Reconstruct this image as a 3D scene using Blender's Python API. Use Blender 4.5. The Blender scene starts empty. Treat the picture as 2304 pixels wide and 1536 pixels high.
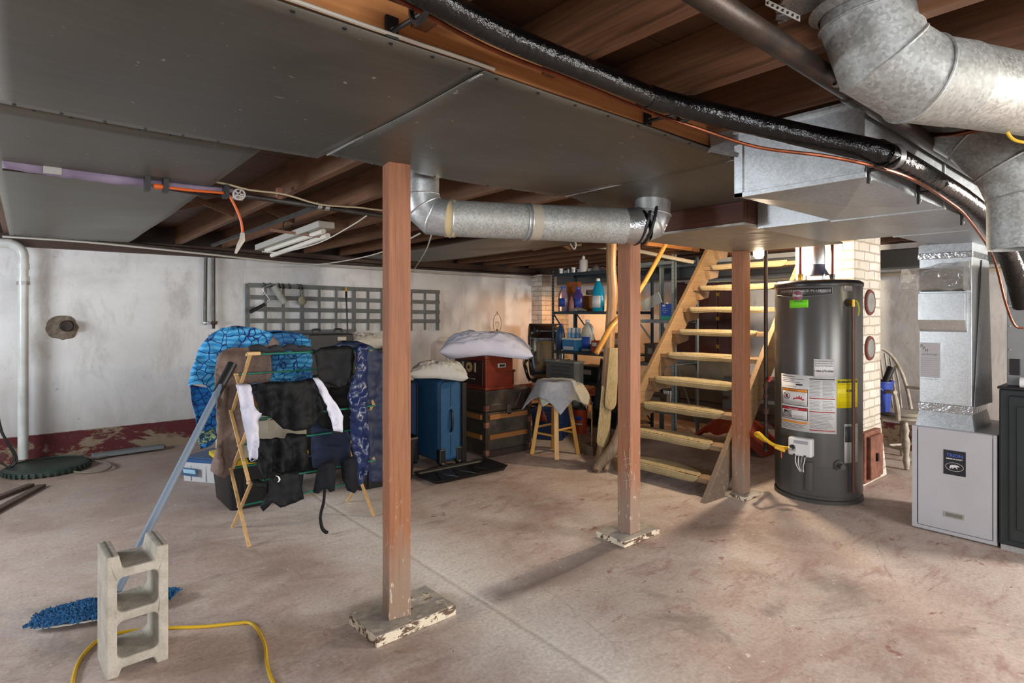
import bpy, bmesh, math, random
from mathutils import Vector, Matrix, noise
from mathutils.geometry import delaunay_2d_cdt
random.seed(7)
SC = bpy.context.scene
COL = SC.collection
PI = math.pi
# ------------------------------------------------------------------ camera, world, lights, exposure
F = 1300.0; CX = 1152.0; HY = 705.0; CH = 1.30; YAW = math.radians(40)
SY, CY = math.sin(YAW), math.cos(YAW)          # forward = (SY, CY), right = (CY, -SY)
cam = bpy.data.cameras.new('camera'); camo = bpy.data.objects.new('camera', cam); COL.objects.link(camo)
camo.location = (0, 0, CH); camo.rotation_euler = (PI/2, 0, -YAW)
cam.sensor_width = 36; cam.lens = 36*F/2304; cam.shift_y = -(768-HY)/2304; cam.clip_start = 0.02
SC.camera = camo
wd = bpy.data.worlds.new('sky'); SC.world = wd; wd.use_nodes = True
wn = wd.node_tree.nodes; bg = wn['Background']
sky = wn.new('ShaderNodeTexSky'); sky.sky_type = 'HOSEK_WILKIE'; sky.turbidity = 4; sky.sun_direction = (0.3, 0.2, 0.9)
wd.node_tree.links.new(sky.outputs[0], bg.inputs[0]); bg.inputs[1].default_value = 1.0
SC.view_settings.view_transform = 'Standard'; SC.view_settings.look = 'None'
SC.view_settings.gamma = 1.0; SC.view_settings.use_curve_mapping = False
SC.view_settings.exposure = -0.13
def area(name, loc, target, sx, sy, power, col):
    l = bpy.data.lights.new(name, 'AREA'); l.shape = 'RECTANGLE'; l.size = sx; l.size_y = sy
    l.energy = power; l.color = col
    o = bpy.data.objects.new(name, l); COL.objects.link(o); o.location = loc
    o.rotation_euler = (Vector(target)-Vector(loc)).to_track_quat('-Z', 'Y').to_euler()
    return o
# area lamps standing for daylight from the unseen left and rear windows
area('window_daylight_left', (-2.52, 4.3, 1.45), (2, 4.2, 0.6), 1.3, 0.7, 125, (0.86, 0.93, 1.0))
area('window_daylight_back', (-0.9, -2.32, 1.45), (0.7, 3, 0.7), 1.8, 0.7, 150, (0.93, 0.96, 1.0))
area('fill_light_right', (2.6, -2.32, 1.45), (3.2, 3, 0.8), 1.6, 0.7, 95, (1.0, 0.97, 0.92))  # added fill lamp for the right side, no known window
area('unseen_light_corner', (6.0, -2.3, 1.5), (3.4, 1.0, 0.4), 0.7, 0.6, 270, (1.0, 0.95, 0.88))  # unseen source added for the bright floor edge at lower right, no window
BULB = 1500; BULB2 = 1500     # emission of the two bare bulbs

# ------------------------------------------------------------------ pixel -> place helpers
def RV(px, py):
    l = (px-CX)/F
    return Vector((SY+CY*l, CY-SY*l, -(py-HY)/F))
C0 = Vector((0, 0, CH))
def P(px, py, d): return C0+RV(px, py)*d
def FL(px, py, z=0.0):
    r = RV(px, py); return C0+r*((z-CH)/r.z)
def PV(px, py, v):
    r = RV(px, py); return C0+r*(v/r.y)
def PU(px, py, u):
    r = RV(px, py); return C0+r*(u/r.x)

# ------------------------------------------------------------------ materials
def lin(c):
    if isinstance(c, str): c = tuple(int(c[i:i+2], 16)/255 for i in (0, 2, 4))
    return tuple((x/12.92 if x <= 0.04045 else ((x+0.055)/1.055)**2.4) for x in c)+(1.0,)
_M = {}
class NT:
    def __init__(s, name):
        s.m = bpy.data.materials.new(name); s.m.use_nodes = True
        s.t = s.m.node_tree; s.n = s.t.nodes; s.b = s.n['Principled BSDF']
        s.tc = s.n.new('ShaderNodeTexCoord')
    def L(s, a, b): s.t.links.new(a, b)
    def coord(s, kind='Object', scale=(1, 1, 1), rot=(0, 0, 0), loc=(0, 0, 0)):
        mp = s.n.new('ShaderNodeMapping'); s.L(s.tc.outputs[kind], mp.inputs[0])
        mp.inputs['Scale'].default_value = scale; mp.inputs['Rotation'].default_value = rot; mp.inputs['Location'].default_value = loc
        return mp.outputs[0]
    def world(s, scale=(1, 1, 1), loc=(0, 0, 0), rot=(0, 0, 0)):
        g = s.n.new('ShaderNodeNewGeometry'); mp = s.n.new('ShaderNodeMapping'); s.L(g.outputs['Position'], mp.inputs[0])
        mp.inputs['Scale'].default_value = scale; mp.inputs['Location'].default_value = loc; mp.inputs['Rotation'].default_value = rot
        return mp.outputs[0]
    def noise(s, vec, scale=5, detail=4, rough=0.55, dist=0.0):
        x = s.n.new('ShaderNodeTexNoise'); s.L(vec, x.inputs['Vector']); x.inputs['Scale'].default_value = scale
        x.inputs['Detail'].default_value = detail; x.inputs['Roughness'].default_value = rough; x.inputs['Distortion'].default_value = dist
        return x.outputs['Fac']
    def vor(s, vec, scale=5, out='Color', feature='F1'):
        x = s.n.new('ShaderNodeTexVoronoi'); x.feature = feature; s.L(vec, x.inputs['Vector']); x.inputs['Scale'].default_value = scale
        return x.outputs[out]
    def ramp(s, fac, stops, interp='LINEAR'):
        r = s.n.new('ShaderNodeValToRGB'); s.L(fac, r.inputs[0]); e = r.color_ramp.elements; r.color_ramp.interpolation = interp
        while len(e) < len(stops): e.new(0.5)
        for i, (p, c) in enumerate(stops):
            e[i].position = p
            e[i].color = lin(c) if not isinstance(c, (int, float)) else (c, c, c, 1)
        return r.outputs[0]
    def mix(s, fac, a, b, mode='MIX'):
        x = s.n.new('ShaderNodeMix'); x.data_type = 'RGBA'; x.blend_type = mode
        for k, v in ((0, fac), (6, a), (7, b)):
            if hasattr(v, 'links'): s.L(v, x.inputs[k])
            elif k == 0: x.inputs[0].default_value = v
            else: x.inputs[k].default_value = lin(v)
        return x.outputs[2]
    def math(s, op, a, b=0.0):
        x = s.n.new('ShaderNodeMath'); x.operation = op
        for k, v in ((0, a), (1, b)):
            if hasattr(v, 'links'): s.L(v, x.inputs[k])
            else: x.inputs[k].default_value = v
        return x.outputs[0]
    def sep(s, vec):
        x = s.n.new('ShaderNodeSeparateXYZ'); s.L(vec, x.inputs[0]); return x.outputs
    def band(s, val, c, w):      # 1 inside |val-c|<w fading to 0
        d = s.math('ABSOLUTE', s.math('SUBTRACT', val, c)); return s.ramp(s.math('DIVIDE', d, w*2), [(0.0, 1.0), (1.0, 0.0)])
    def bump(s, h, strength=0.3, dist=0.01):
        b = s.n.new('ShaderNodeBump'); s.L(h, b.inputs['Height']); b.inputs['Strength'].default_value = strength
        b.inputs['Distance'].default_value = dist; s.L(b.outputs[0], s.b.inputs['Normal'])
    def set(s, col=None, rough=None, metal=None, **k):
        for nm, v in (('Base Color', col), ('Roughness', rough), ('Metallic', metal)):
            if v is None: continue
            if hasattr(v, 'links'): s.L(v, s.b.inputs[nm])
            else: s.b.inputs[nm].default_value = lin(v) if nm == 'Base Color' else v
        for kk, v in k.items(): s.b.inputs[kk.replace('_', ' ')].default_value = v
        return s.m
def flat(name, col, rough=0.6, metal=0.0, col2=None, scale=8, bump=0.0, bscale=60, amt=(0.35, 0.65), **k):
    key = name
    if key in _M: return _M[key]
    t = NT(name); v = t.coord()
    if col2:
        c = t.mix(t.ramp(t.noise(v, scale, 5, 0.6), [(amt[0], 0.0), (amt[1], 1.0)]), col, col2)
    else: c = col
    if bump: t.bump(t.noise(v, bscale, 3), bump, 0.004)
    _M[key] = t.set(c, rough, metal, **k); return _M[key]
def wood(name, c1, c2, c3=None, axis=2, rough=0.62, scale=1.0, dirt=None):
    """grain stretched along an axis; dirt = colour of worn old paint near the floor"""
    if name in _M: return _M[name]
    t = NT(name); sc = [14*scale, 14*scale, 14*scale]; sc[axis] = 0.9*scale
    v = t.coord(scale=tuple(sc))
    g = t.noise(v, 2.2, 6, 0.65, 0.6)
    sc2 = [60*scale]*3; sc2[axis] = 2.0*scale
    g2 = t.noise(t.coord(scale=tuple(sc2)), 1.5, 3, 0.6)
    c = t.ramp(g, [(0.3, c1), (0.5, c2), (0.72, c3 or c1)])
    c = t.mix(t.ramp(g2, [(0.35, 0.0), (0.75, 0.55)]), c, c1)
    big = t.noise(t.coord(), 1.7, 4); c = t.mix(t.ramp(big, [(0.45, 0.0), (0.8, 0.45)]), c, c3 or c2)
    if dirt:
        z = t.sep(t.world())[2]; e = t.math('ADD', z, t.math('MULTIPLY', t.noise(t.world((30, 30, 4)), 1.0, 4), 0.5))
        k = t.ramp(e, [(0.46, 1.0), (0.66, 0.0)])
        c = t.mix(t.math('MULTIPLY', k, 0.75), c, dirt)
        k2 = t.ramp(t.noise(t.world((60, 60, 22)), 1.0, 4), [(0.63, 0.0), (0.68, 0.8)])
        k3 = t.ramp(z, [(0.1, 1.0), (0.75, 0.0)])
        c = t.mix(t.math('MULTIPLY', t.math('MULTIPLY', k2, k3), 0.8), c, 'cdc3b0')
        k4 = t.ramp(t.noise(t.world((9, 9, 3)), 1.0, 5), [(0.70, 0.0), (0.74, 0.5)])
        c = t.mix(k4, c, 'd8c4ae')
    t.bump(g2, 0.25, 0.003)
    _M[name] = t.set(c, rough); return _M[name]

def m_floor():
    t = NT('old_painted_concrete'); w = t.world(); x, y, z = t.sep(w)
    n1 = t.noise(w, 0.9, 6, 0.6, 0.4); n2 = t.noise(w, 3.2, 8, 0.7, 0.5); n3 = t.noise(w, 60, 4, 0.7)
    c = t.ramp(n1, [(0.34, 'a08b80'), (0.46, 'b9a499'), (0.56, 'c8b8ae'), (0.66, 'af9988')])
    c = t.mix(t.ramp(n2, [(0.47, 0.0), (0.68, 0.7)]), c, 'd2c6bd')
    n4 = t.noise(t.world((1.6, 4.0, 1), (3, 1, 0), (0, 0, 0.5)), 1.6, 9, 0.72, 0.8)       # old red paint left in brushed patches
    right = t.ramp(t.math('SUBTRACT', x, t.math('MULTIPLY', y, 0.3)), [(0.0, 0.35), (1.0, 1.0)])
    c = t.mix(t.math('MULTIPLY', t.ramp(n4, [(0.56, 0.0), (0.68, 0.6)]), right), c, '93655b')
    c = t.mix(t.math('MULTIPLY', t.ramp(n4, [(0.50, 0.0), (0.60, 0.30)]), right), c, 'a8877e')
    n4b = t.noise(t.world((2.2, 5.0, 1), (7, 4, 0), (0, 0, 0.4)), 2.6, 9, 0.75, 0.5)
    c = t.mix(t.math('MULTIPLY', t.ramp(n4b, [(0.60, 0.0), (0.64, 0.75)]), right), c, '86473f')
    n5 = t.noise(t.world((1, 1, 1), (9, 2, 0)), 1.3, 7, 0.62, 0.6)
    c = t.mix(t.ramp(n5, [(0.61, 0.0), (0.70, 0.6)]), c, '7a6f66')                      # damp grey stains
    n5b = t.noise(t.world((1, 2, 1), (1, 12, 0)), 4.5, 6, 0.7, 0.3)
    c = t.mix(t.ramp(n5b, [(0.62, 0.0), (0.72, 0.4)]), c, '5e5146')
    # darker brown zone towards the back wall
    lf = t.ramp(t.math('ADD', y, t.math('MULTIPLY', n1, 1.6)), [(0.0, 0.0), (1.0, 1.0)])
    dm = t.ramp(t.math('MULTIPLY', t.math('SUBTRACT', t.math('ADD', y, t.math('MULTIPLY', n2, 1.5)), 4.6), 0.6), [(0.0, 0.0), (1.0, 0.5)])
    c = t.mix(dm, c, '7b6354')
    # white salt bloom along the joint; darker band onward to the middle post
    wob = t.math('MULTIPLY', t.math('SUBTRACT', t.noise(w, 2.6, 5), 0.5), 0.22)
    xx = t.math('ADD', x, wob)
    bl = t.band(xx, 1.57, 0.20); c = t.mix(t.math('MULTIPLY', bl, t.ramp(n2, [(0.25, 0.5), (0.5, 1.0)])), c, 'e2dbd4')
    yy = t.math('ADD', y, wob)
    rr = t.ramp(t.math('MULTIPLY', t.math('SUBTRACT', x, 1.6), 1.5), [(0.0, 0.0), (0.3, 1.0), (0.9, 0.6)])
    rr2 = t.ramp(t.math('MULTIPLY', x, 0.25), [(0.39, 0.0), (0.42, 1.0), (0.66, 1.0), (0.70, 0.0)])
    s2 = t.band(yy, 2.08, 0.085); c = t.mix(t.math('MULTIPLY', t.math('MULTIPLY', s2, rr2), 0.75), c, '625148')
    xw = t.math('ADD', x, t.math('MULTIPLY', t.math('SUBTRACT', t.noise(w, 6, 4), 0.5), 0.02))
    ck = t.band(xw, 1.57, 0.010); c = t.mix(t.math('MULTIPLY', ck, 0.4), c, '8f7a69')
    ck2 = t.band(xw, 1.590, 0.009); c = t.mix(t.math('MULTIPLY', ck2, 0.8), c, 'e8e0d4')
    # hairline cracks
    vv = t.n.new('ShaderNodeTexVoronoi'); vv.feature = 'DISTANCE_TO_EDGE'; vv.inputs['Scale'].default_value = 0.62
    mp = t.n.new('ShaderNodeMix'); mp.data_type = 'RGBA'; mp.inputs[0].default_value = 0.12
    nn = t.n.new('ShaderNodeTexNoise'); nn.inputs['Scale'].default_value = 2.5; nn.inputs['Detail'].default_value = 6
    t.L(w, nn.inputs['Vector']); t.L(w, mp.inputs[6]); t.L(nn.outputs['Color'], mp.inputs[7]); t.L(mp.outputs[2], vv.inputs['Vector'])
    cr = t.ramp(vv.outputs['Distance'], [(0.0, 1.0), (0.0025, 0.0)]); c = t.mix(t.math('MULTIPLY', t.math('MULTIPLY', cr, t.ramp(n2, [(0.45, 0.0), (0.6, 1.0)])), 0.35), c, '6a564a')
    c = t.mix(t.ramp(n3, [(0.40, 0.0), (0.70, 0.38)]), c, '6f6158')
    fg = t.noise(t.world((1, 2.5, 1), (2, 6, 0), (0, 0, 0.6)), 11, 8, 0.75, 0.4); c = t.mix(t.ramp(fg, [(0.56, 0.0), (0.68, 0.45)]), c, '85746a'); c = t.mix(t.ramp(fg, [(0.30, 0.35), (0.42, 0.0)]), c, 'ded6cd')
    sp = t.noise(w, 24, 2, 0.5); c = t.mix(t.ramp(sp, [(0.72, 0.0), (0.76, 0.7)]), c, 'e6dfd6')
    sp2 = t.noise(t.world(loc=(4, 4, 4)), 30, 2, 0.5); c = t.mix(t.ramp(sp2, [(0.75, 0.0), (0.78, 0.8)]), c, '3b2f29')
    h = t.math('ADD', t.math('MULTIPLY', n2, 0.6), t.math('MULTIPLY', n3, 0.25)); h = t.math('SUBTRACT', h, t.math('MULTIPLY', ck, 0.6))
    t.bump(h, 0.35, 0.012)
    return t.set(c, t.ramp(n1, [(0.3, 0.55), (0.7, 0.85)]))
def m_wall(name='whitewashed_plaster', band=True, white='dadada'):
    t = NT(name); w = t.world(); x, y, z = t.sep(w)
    n1 = t.noise(w, 0.8, 6, 0.62, 0.3); n2 = t.noise(t.world((2.5, 2.5, 0.9)), 1.6, 7, 0.7, 0.4); n3 = t.noise(w, 26, 4, 0.6)
    c = t.ramp(n1, [(0.3, 'bcbbba'), (0.5, white), (0.75, 'c8c6c3')])
    c = t.mix(t.ramp(n2, [(0.52, 0.0), (0.76, 0.7)]), c, '938c84')
    lo = t.ramp(t.math('ADD', z, t.math('MULTIPLY', t.math('SUBTRACT', n2, 0.5), 0.9)), [(0.22, 0.55), (0.75, 0.0)])
    c = t.mix(lo, c, '857a70')
    top = t.ramp(t.math('ADD', z, t.math('MULTIPLY', t.math('SUBTRACT', n2, 0.5), 0.12)), [(0.0, 0.0), (1.0, 0.0)])
    sp = t.noise(t.world(loc=(3, 3, 3)), 9, 6, 0.7); c = t.mix(t.ramp(sp, [(0.66, 0.0), (0.72, 0.7)]), c, '77716b')
    if band:
        zz = t.math('ADD', z, t.math('MULTIPLY', t.math('SUBTRACT', n3, 0.5), 0.012))
        bd = t.ramp(zz, [(0.244, 1.0), (0.250, 0.0)])
        pn = t.noise(t.world((1, 1, 2.2)), 2.3, 8, 0.7, 0.3)
        pn2 = t.math('ADD', pn, t.math('MULTIPLY', t.ramp(z, [(0.0, 1.0), (0.25, 0.0)]), 0.10))
        red = t.mix(t.ramp(pn2, [(0.555, 0.0), (0.59, 1.0)]), '561f22', '85745f')
        red = t.mix(t.ramp(t.noise(t.world(loc=(8, 1, 1)), 7, 6, 0.7), [(0.54, 0.0), (0.62, 0.6)]), red, '54453a')
        c = t.mix(bd, c, red)
    t.bump(t.math('ADD', t.math('MULTIPLY', n1, 1.0), t.math('MULTIPLY', n3, 0.15)), 0.5, 0.03)
    return t.set(c, 0.9)
def m_brick():
    t = NT('white_painted_brick'); g = t.n.new('ShaderNodeNewGeometry'); s = t.sep(g.outputs['Position']); nn = t.sep(g.outputs['Normal'])
    ax = t.math('ABSOLUTE', nn[0]); k = t.math('GREATER_THAN', ax, 0.7)
    uu = t.math('ADD', t.math('MULTIPLY', s[1], k), t.math('MULTIPLY', s[0], t.math('SUBTRACT', 1.0, k)))
    cb = t.n.new('ShaderNodeCombineXYZ'); t.L(uu, cb.inputs[0]); t.L(s[2], cb.inputs[1])
    wv = t.n.new('ShaderNodeTexNoise'); wv.inputs['Scale'].default_value = 9; t.L(g.outputs['Position'], wv.inputs['Vector'])
    mx = t.n.new('ShaderNodeMix'); mx.data_type = 'RGBA'; mx.inputs[0].default_value = 0.02; t.L(cb.outputs[0], mx.inputs[6]); t.L(wv.outputs['Color'], mx.inputs[7])
    br = t.n.new('ShaderNodeTexBrick'); t.L(mx.outputs[2], br.inputs['Vector'])
    br.inputs['Scale'].default_value = 1.0; br.inputs['Brick Width'].default_value = 0.215; br.inputs['Row Height'].default_value = 0.07
    br.inputs['Mortar Size'].default_value = 0.006; br.inputs['Mortar Smooth'].default_value = 0.4
    br.inputs['Color1'].default_value = lin('d3cdc4'); br.inputs['Color2'].default_value = lin('c2baad'); br.inputs['Mortar'].default_value = lin('aba08f')
    n = t.noise(t.world(), 6, 6, 0.7); c = t.mix(t.ramp(n, [(0.52, 0.0), (0.75, 0.7)]), br.outputs['Color'], '8f7e6c')
    h = t.math('SUBTRACT', t.math('MULTIPLY', t.noise(t.world(), 40, 4), 0.3), br.outputs['Fac']); t.bump(h, 0.8, 0.012)
    return t.set(c, 0.85)
def m_galv(name='galvanised_sheet', a='b4b8ba', b='c9cdce', rough=0.36, metal=0.75, sc=120, dusty=0.0):
    if name in _M: return _M[name]
    t = NT(name); v = t.coord(); r = t.vor(v, sc); g = t.n.new('ShaderNodeRGBToBW'); t.L(r, g.inputs[0])
    n = t.noise(v, 3.0, 5, 0.6); c = t.mix(t.ramp(t.math('ADD', t.math('MULTIPLY', g.outputs[0], 0.5), t.math('MULTIPLY', n, 0.5)), [(0.3, 0.0), (0.7, 1.0)]), a, b)
    if dusty: c = t.mix(t.ramp(t.noise(v, 5, 6, 0.7), [(0.4, 0.0), (0.7, dusty)]), c, '8c8474')
    t.bump(t.noise(v, 5, 3), 0.12, 0.02)
    _M[name] = t.set(c, t.ramp(t.math('ADD', t.math('MULTIPLY', g.outputs[0], 0.25), t.math('MULTIPLY', n, 0.75)), [(0.2, rough-0.04), (0.8, rough+0.10)]), metal); return _M[name]
def m_pan():
    t = NT('dull_grey_steel_panning'); v = t.world()
    n = t.noise(v, 1.4, 6, 0.6, 0.4); n2 = t.noise(t.world((1.5, 18, 1)), 3.0, 5, 0.6)
    n3 = t.noise(t.world((180, 180, 1)), 1, 2)
    c = t.ramp(n, [(0.3, '55534c'), (0.55, '656259'), (0.75, '77756c')])
    c = t.mix(t.ramp(n2, [(0.45, 0.0), (0.8, 0.3)]), c, '7f7f7a')
    c = t.mix(t.ramp(n3, [(0.3, 0.25), (0.7, 0.0)]), c, '4e4d49')
    c = t.mix(t.ramp(t.noise(v, 42, 2, 0.4), [(0.74, 0.0), (0.78, 0.6)]), c, 'c9c6bd')
    t.bump(t.math('ADD', n, t.math('MULTIPLY', n3, 0.05)), 0.12, 0.02)
    return t.set(c, t.ramp(n, [(0.3, 0.36), (0.7, 0.50)]), 0.55)
def emis(name, col, st):
    m = bpy.data.materials.new(name); m.use_nodes = True; n = m.node_tree.nodes; b = n['Principled BSDF']
    b.inputs['Base Color'].default_value = lin(col); b.inputs['Emission Color'].default_value = lin(col); b.inputs['Emission Strength'].default_value = st
    return m
def glassy(name, col, rough=0.08, trans=0.95, alpha=1.0):
    if name in _M: return _M[name]
    t = NT(name); _M[name] = t.set(col, rough, 0.0, Transmission_Weight=trans, IOR=1.4, Alpha=alpha); return _M[name]

# ------------------------------------------------------------------ mesh builder
class MB:
    def __init__(s): s.v = []; s.f = []
    def add(s, vs, fs):
        o = len(s.v); s.v += [Vector(x) for x in vs]; s.f += [tuple(i+o for i in q) for q in fs]; return s
    def box(s, lo, hi):
        x0, y0, z0 = [min(a, b) for a, b in zip(lo, hi)]; x1, y1, z1 = [max(a, b) for a, b in zip(lo, hi)]
        return s.add([(x0, y0, z0), (x1, y0, z0), (x1, y1, z0), (x0, y1, z0), (x0, y0, z1), (x1, y0, z1), (x1, y1, z1), (x0, y1, z1)],
                     [(0, 3, 2, 1), (4, 5, 6, 7), (0, 1, 5, 4), (1, 2, 6, 5), (2, 3, 7, 6), (3, 0, 4, 7)])
    def obox(s, c, size, rz=0.0, M=None):
        R = M if M is not None else Matrix.Rotation(rz, 3, 'Z')
        o = len(s.v); h = [q/2 for q in size]; s.box((-h[0], -h[1], -h[2]), (h[0], h[1], h[2]))
        for i in range(o, len(s.v)): s.v[i] = R @ s.v[i]+Vector(c)
        return s
    def beam(s, p0, p1, w, h, up=(0, 0, 1)):
        p0, p1 = Vector(p0), Vector(p1); d = p1-p0; L = d.length; x = d/L; y = Vector(up).cross(x).normalized(); z = x.cross(y)
        return s.obox((p0+p1)/2, (L, w, h), M=Matrix((x, y, z)).transposed())
    def tube(s, pts, r, n=12, smooth=0, caps=True, closed=False):
        pts = [Vector(p) for p in pts]; rs = list(r) if isinstance(r, (list, tuple)) else [r]*len(pts)
        if smooth:
            q = []; rr = []; m = len(pts)
            for i in range(m-1):
                a, b, c, d = pts[max(i-1, 0)], pts[i], pts[i+1], pts[min(i+2, m-1)]
                for k in range(smooth):
                    t = k/smooth; q.append(0.5*((2*b)+(c-a)*t+(2*a-5*b+4*c-d)*t*t+(3*b-a-3*c+d)*t**3)); rr.append(rs[i]*(1-t)+rs[i+1]*t)
            q.append(pts[-1]); rr.append(rs[-1]); pts, rs = q, rr
        m = len(pts); T = []
        for i in range(m):
            a = (pts[i]-pts[i-1]).normalized() if i > 0 else (pts[1]-pts[0]).normalized()
            b = (pts[i+1]-pts[i]).normalized() if i < m-1 else a
            t = (a+b); t = t.normalized() if t.length > 1e-6 else a
            T.append((t, a))
        t0 = T[0][0]; N = t0.orthogonal().normalized(); o = len(s.v); last = t0
        for i in range(m):
            t, a = T[i]; N = (N-t*N.dot(t)); N = N.normalized() if N.length > 1e-6 else t.orthogonal().normalized(); B = t.cross(N)
            ca = max(0.55, t.dot(a)); dirv = None
            if i > 0 and i < m-1:
                bend = (pts[i+1]-pts[i]).normalized()-(pts[i]-pts[i-1]).normalized()
                if bend.length > 1e-4: dirv = bend.normalized()
            for k in range(n):
                an = 2*PI*k/n; w = N*math.cos(an)+B*math.sin(an)
                if dirv is not None:
                    dd = (dirv-t*dirv.dot(t)).normalized(); w = w+dd*w.dot(dd)*(1/ca-1)
                s.v.append(pts[i]+w*rs[i])
        for i in range(m-1):
            for k in range(n):
                a = o+i*n+k; b = o+i*n+(k+1) % n; s.f.append((a, b, b+n, a+n))
        if caps:
            s.f.append(tuple(o+k for k in reversed(range(n)))); s.f.append(tuple(o+(m-1)*n+k for k in range(n)))
        return s
    def cyl(s, p0, p1, r0, r1=None, n=24): return s.tube([p0, p1], [r0, r0 if r1 is None else r1], n)
    def lathe(s, prof, c=(0, 0, 0), n=24, M=None, squash=1.0):
        o = len(s.v); c = Vector(c)
        for r, z in prof:
            for k in range(n):
                a = 2*PI*k/n; w = Vector((r*math.cos(a), r*math.sin(a)*squash, z)); s.v.append((M @ w if M is not None else w)+c)
        m = len(prof)
        for i in range(m-1):
            for k in range(n):
                a = o+i*n+k; b = o+i*n+(k+1) % n; s.f.append((a, b, b+n, a+n))
        if prof[0][0] > 1e-5: s.f.append(tuple(o+k for k in reversed(range(n))))
        if prof[-1][0] > 1e-5: s.f.append(tuple(o+(m-1)*n+k for k in range(n)))
        return s
    def torus(s, c, axis, R, r, n=32, k=8):
        ax = Vector(axis).normalized(); N = ax.orthogonal().normalized(); B = ax.cross(N); o = len(s.v)
        for i in range(n):
            a = 2*PI*i/n; w = N*math.cos(a)+B*math.sin(a)
            for j in range(k):
                b = 2*PI*j/k; s.v.append(Vector(c)+w*(R+r*math.cos(b))+ax*(r*math.sin(b)))
        for i in range(n):
            for j in range(k):
                s.f.append((o+i*k+j, o+((i+1) % n)*k+j, o+((i+1) % n)*k+(j+1) % k, o+i*k+(j+1) % k))
        return s
    def prism(s, poly, fn, t0, t1):
        """poly of 2D points, fn(a,b,t)->3D; extruded from t0 to t1"""
        n = len(poly); o = len(s.v)
        for t in (t0, t1):
            for a, b in poly: s.v.append(Vector(fn(a, b, t)))
        s.f.append(tuple(o+k for k in reversed(range(n)))); s.f.append(tuple(o+n+k for k in range(n)))
        for k in range(n): s.f.append((o+k, o+(k+1) % n, o+n+(k+1) % n, o+n+k))
        return s
    def grid(s, fn, nu, nv, wrap=False):
        o = len(s.v)
        for i in range(nu+1):
            for j in range(nv+1): s.v.append(Vector(fn(i/nu, j/nv)))
        for i in range(nu):
            for j in range(nv):
                a = o+i*(nv+1)+j; s.f.append((a, a+nv+1, a+nv+2, a+1))
        return s
    def sphere(s, c, r, n=16, m=10, sx=1, sy=1, sz=1):
        prof = [(max(1e-6, r*math.sin(PI*i/m)), -r*math.cos(PI*i/m)) for i in range(m+1)]
        return s.lathe(prof, c, n, Matrix.Diagonal((sx, sy, sz)))
def part(name, mb, mat, parent=None, smooth=False, bevel=0.0, sub=0, solid=0.0, label=None, ang=40, bseg=2, merge=False):
    me = bpy.data.meshes.new(name); root = parent
    off = Vector((0, 0, 0)); p = parent
    while p is not None: off += p.location; p = p.parent
    if parent is None and mb.v:
        lo = Vector((min(v.x for v in mb.v), min(v.y for v in mb.v), min(v.z for v in mb.v))); hi = Vector((max(v.x for v in mb.v), max(v.y for v in mb.v), 0))
        off = Vector(((lo.x+hi.x)/2, (lo.y+hi.y)/2, lo.z))
    me.from_pydata([tuple(v-off) for v in mb.v], [], mb.f)
    bm = bmesh.new(); bm.from_mesh(me)
    if merge: bmesh.ops.remove_doubles(bm, verts=bm.verts, dist=1e-5)
    bmesh.ops.recalc_face_normals(bm, faces=bm.faces); bm.to_mesh(me); bm.free()
    if mat: me.materials.append(mat)
    o = bpy.data.objects.new(name, me); COL.objects.link(o)
    if parent is None: o.location = off
    else: o.parent = parent
    if solid:
        m = o.modifiers.new('thickness', 'SOLIDIFY'); m.thickness = solid; m.offset = 0
    if bevel:
        m = o.modifiers.new('bevel', 'BEVEL'); m.width = bevel; m.segments = bseg; m.limit_method = 'ANGLE'; m.angle_limit = math.radians(35)
    if sub:
        m = o.modifiers.new('sub', 'SUBSURF'); m.levels = sub; m.render_levels = sub
    if smooth:
        me.polygons.foreach_set('use_smooth', [True]*len(me.polygons))
        if ang < 180: me.set_sharp_from_angle(angle=math.radians(ang))
    if label: o['label'] = label
    return o
def tag(o, label, cat, group=None, kind=None):
    if label: o['label'] = label
    if cat: o['category'] = cat
    if group: o['group'] = group
    if kind: o['kind'] = kind
    return o
def thing(name, loc, label, cat, group=None, rz=0.0):
    o = bpy.data.objects.new(name, None); o.empty_display_size = 0.1; COL.objects.link(o); o.location = loc; o.rotation_euler = (0, 0, rz)
    return tag(o, label, cat, group)
def struct(name, mb, mat, **k):
    o = part(name, mb, mat, **k); o['kind'] = 'structure'; return o
def dup(root, loc, rz=None, label=None):
    r = root.copy(); COL.objects.link(r); r.location = loc
    if rz is not None: r.rotation_euler = (0, 0, rz)
    if label: r['label'] = label
    def kids(src, dst):
        for ch in list(src.children):
            c = ch.copy(); COL.objects.link(c); c.parent = dst; kids(ch, c)
    kids(root, r); return r
def text_geo(txt, size, bold=0.0):
    """builtin-font lettering as (verts2d, faces) of the given cap size, left aligned"""
    cu = bpy.data.curves.new('t', 'FONT'); cu.body = txt; cu.size = size; cu.offset = bold; cu.resolution_u = 3
    ob = bpy.data.objects.new('t', cu); COL.objects.link(ob)
    dg = bpy.context.evaluated_depsgraph_get(); me = bpy.data.meshes.new_from_object(ob.evaluated_get(dg))
    vs = [(v.co.x, v.co.y) for v in me.vertices]; fs = [tuple(p.vertices) for p in me.polygons]
    bpy.data.objects.remove(ob); bpy.data.meshes.remove(me); bpy.data.curves.remove(cu)
    return vs, fs
def lettering(mb, txt, size, fn, a0=0.0, b0=0.0, width=None, align='L', bold=0.0):
    """place lettering; fn(a,b)->3D point on the surface"""
    vs, fs = text_geo(txt, size, bold)
    if not vs: return mb
    w = max(v[0] for v in vs); k = (width/w) if width else 1.0
    ox = a0-(w*k/2 if align == 'C' else 0)
    return mb.add([fn(ox+x*k, b0+y) for x, y in vs], fs)
def nz(x, y, z=0.0, s=1.0): return noise.noise(Vector((x*s, y*s, z*s+3.7)))
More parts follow.
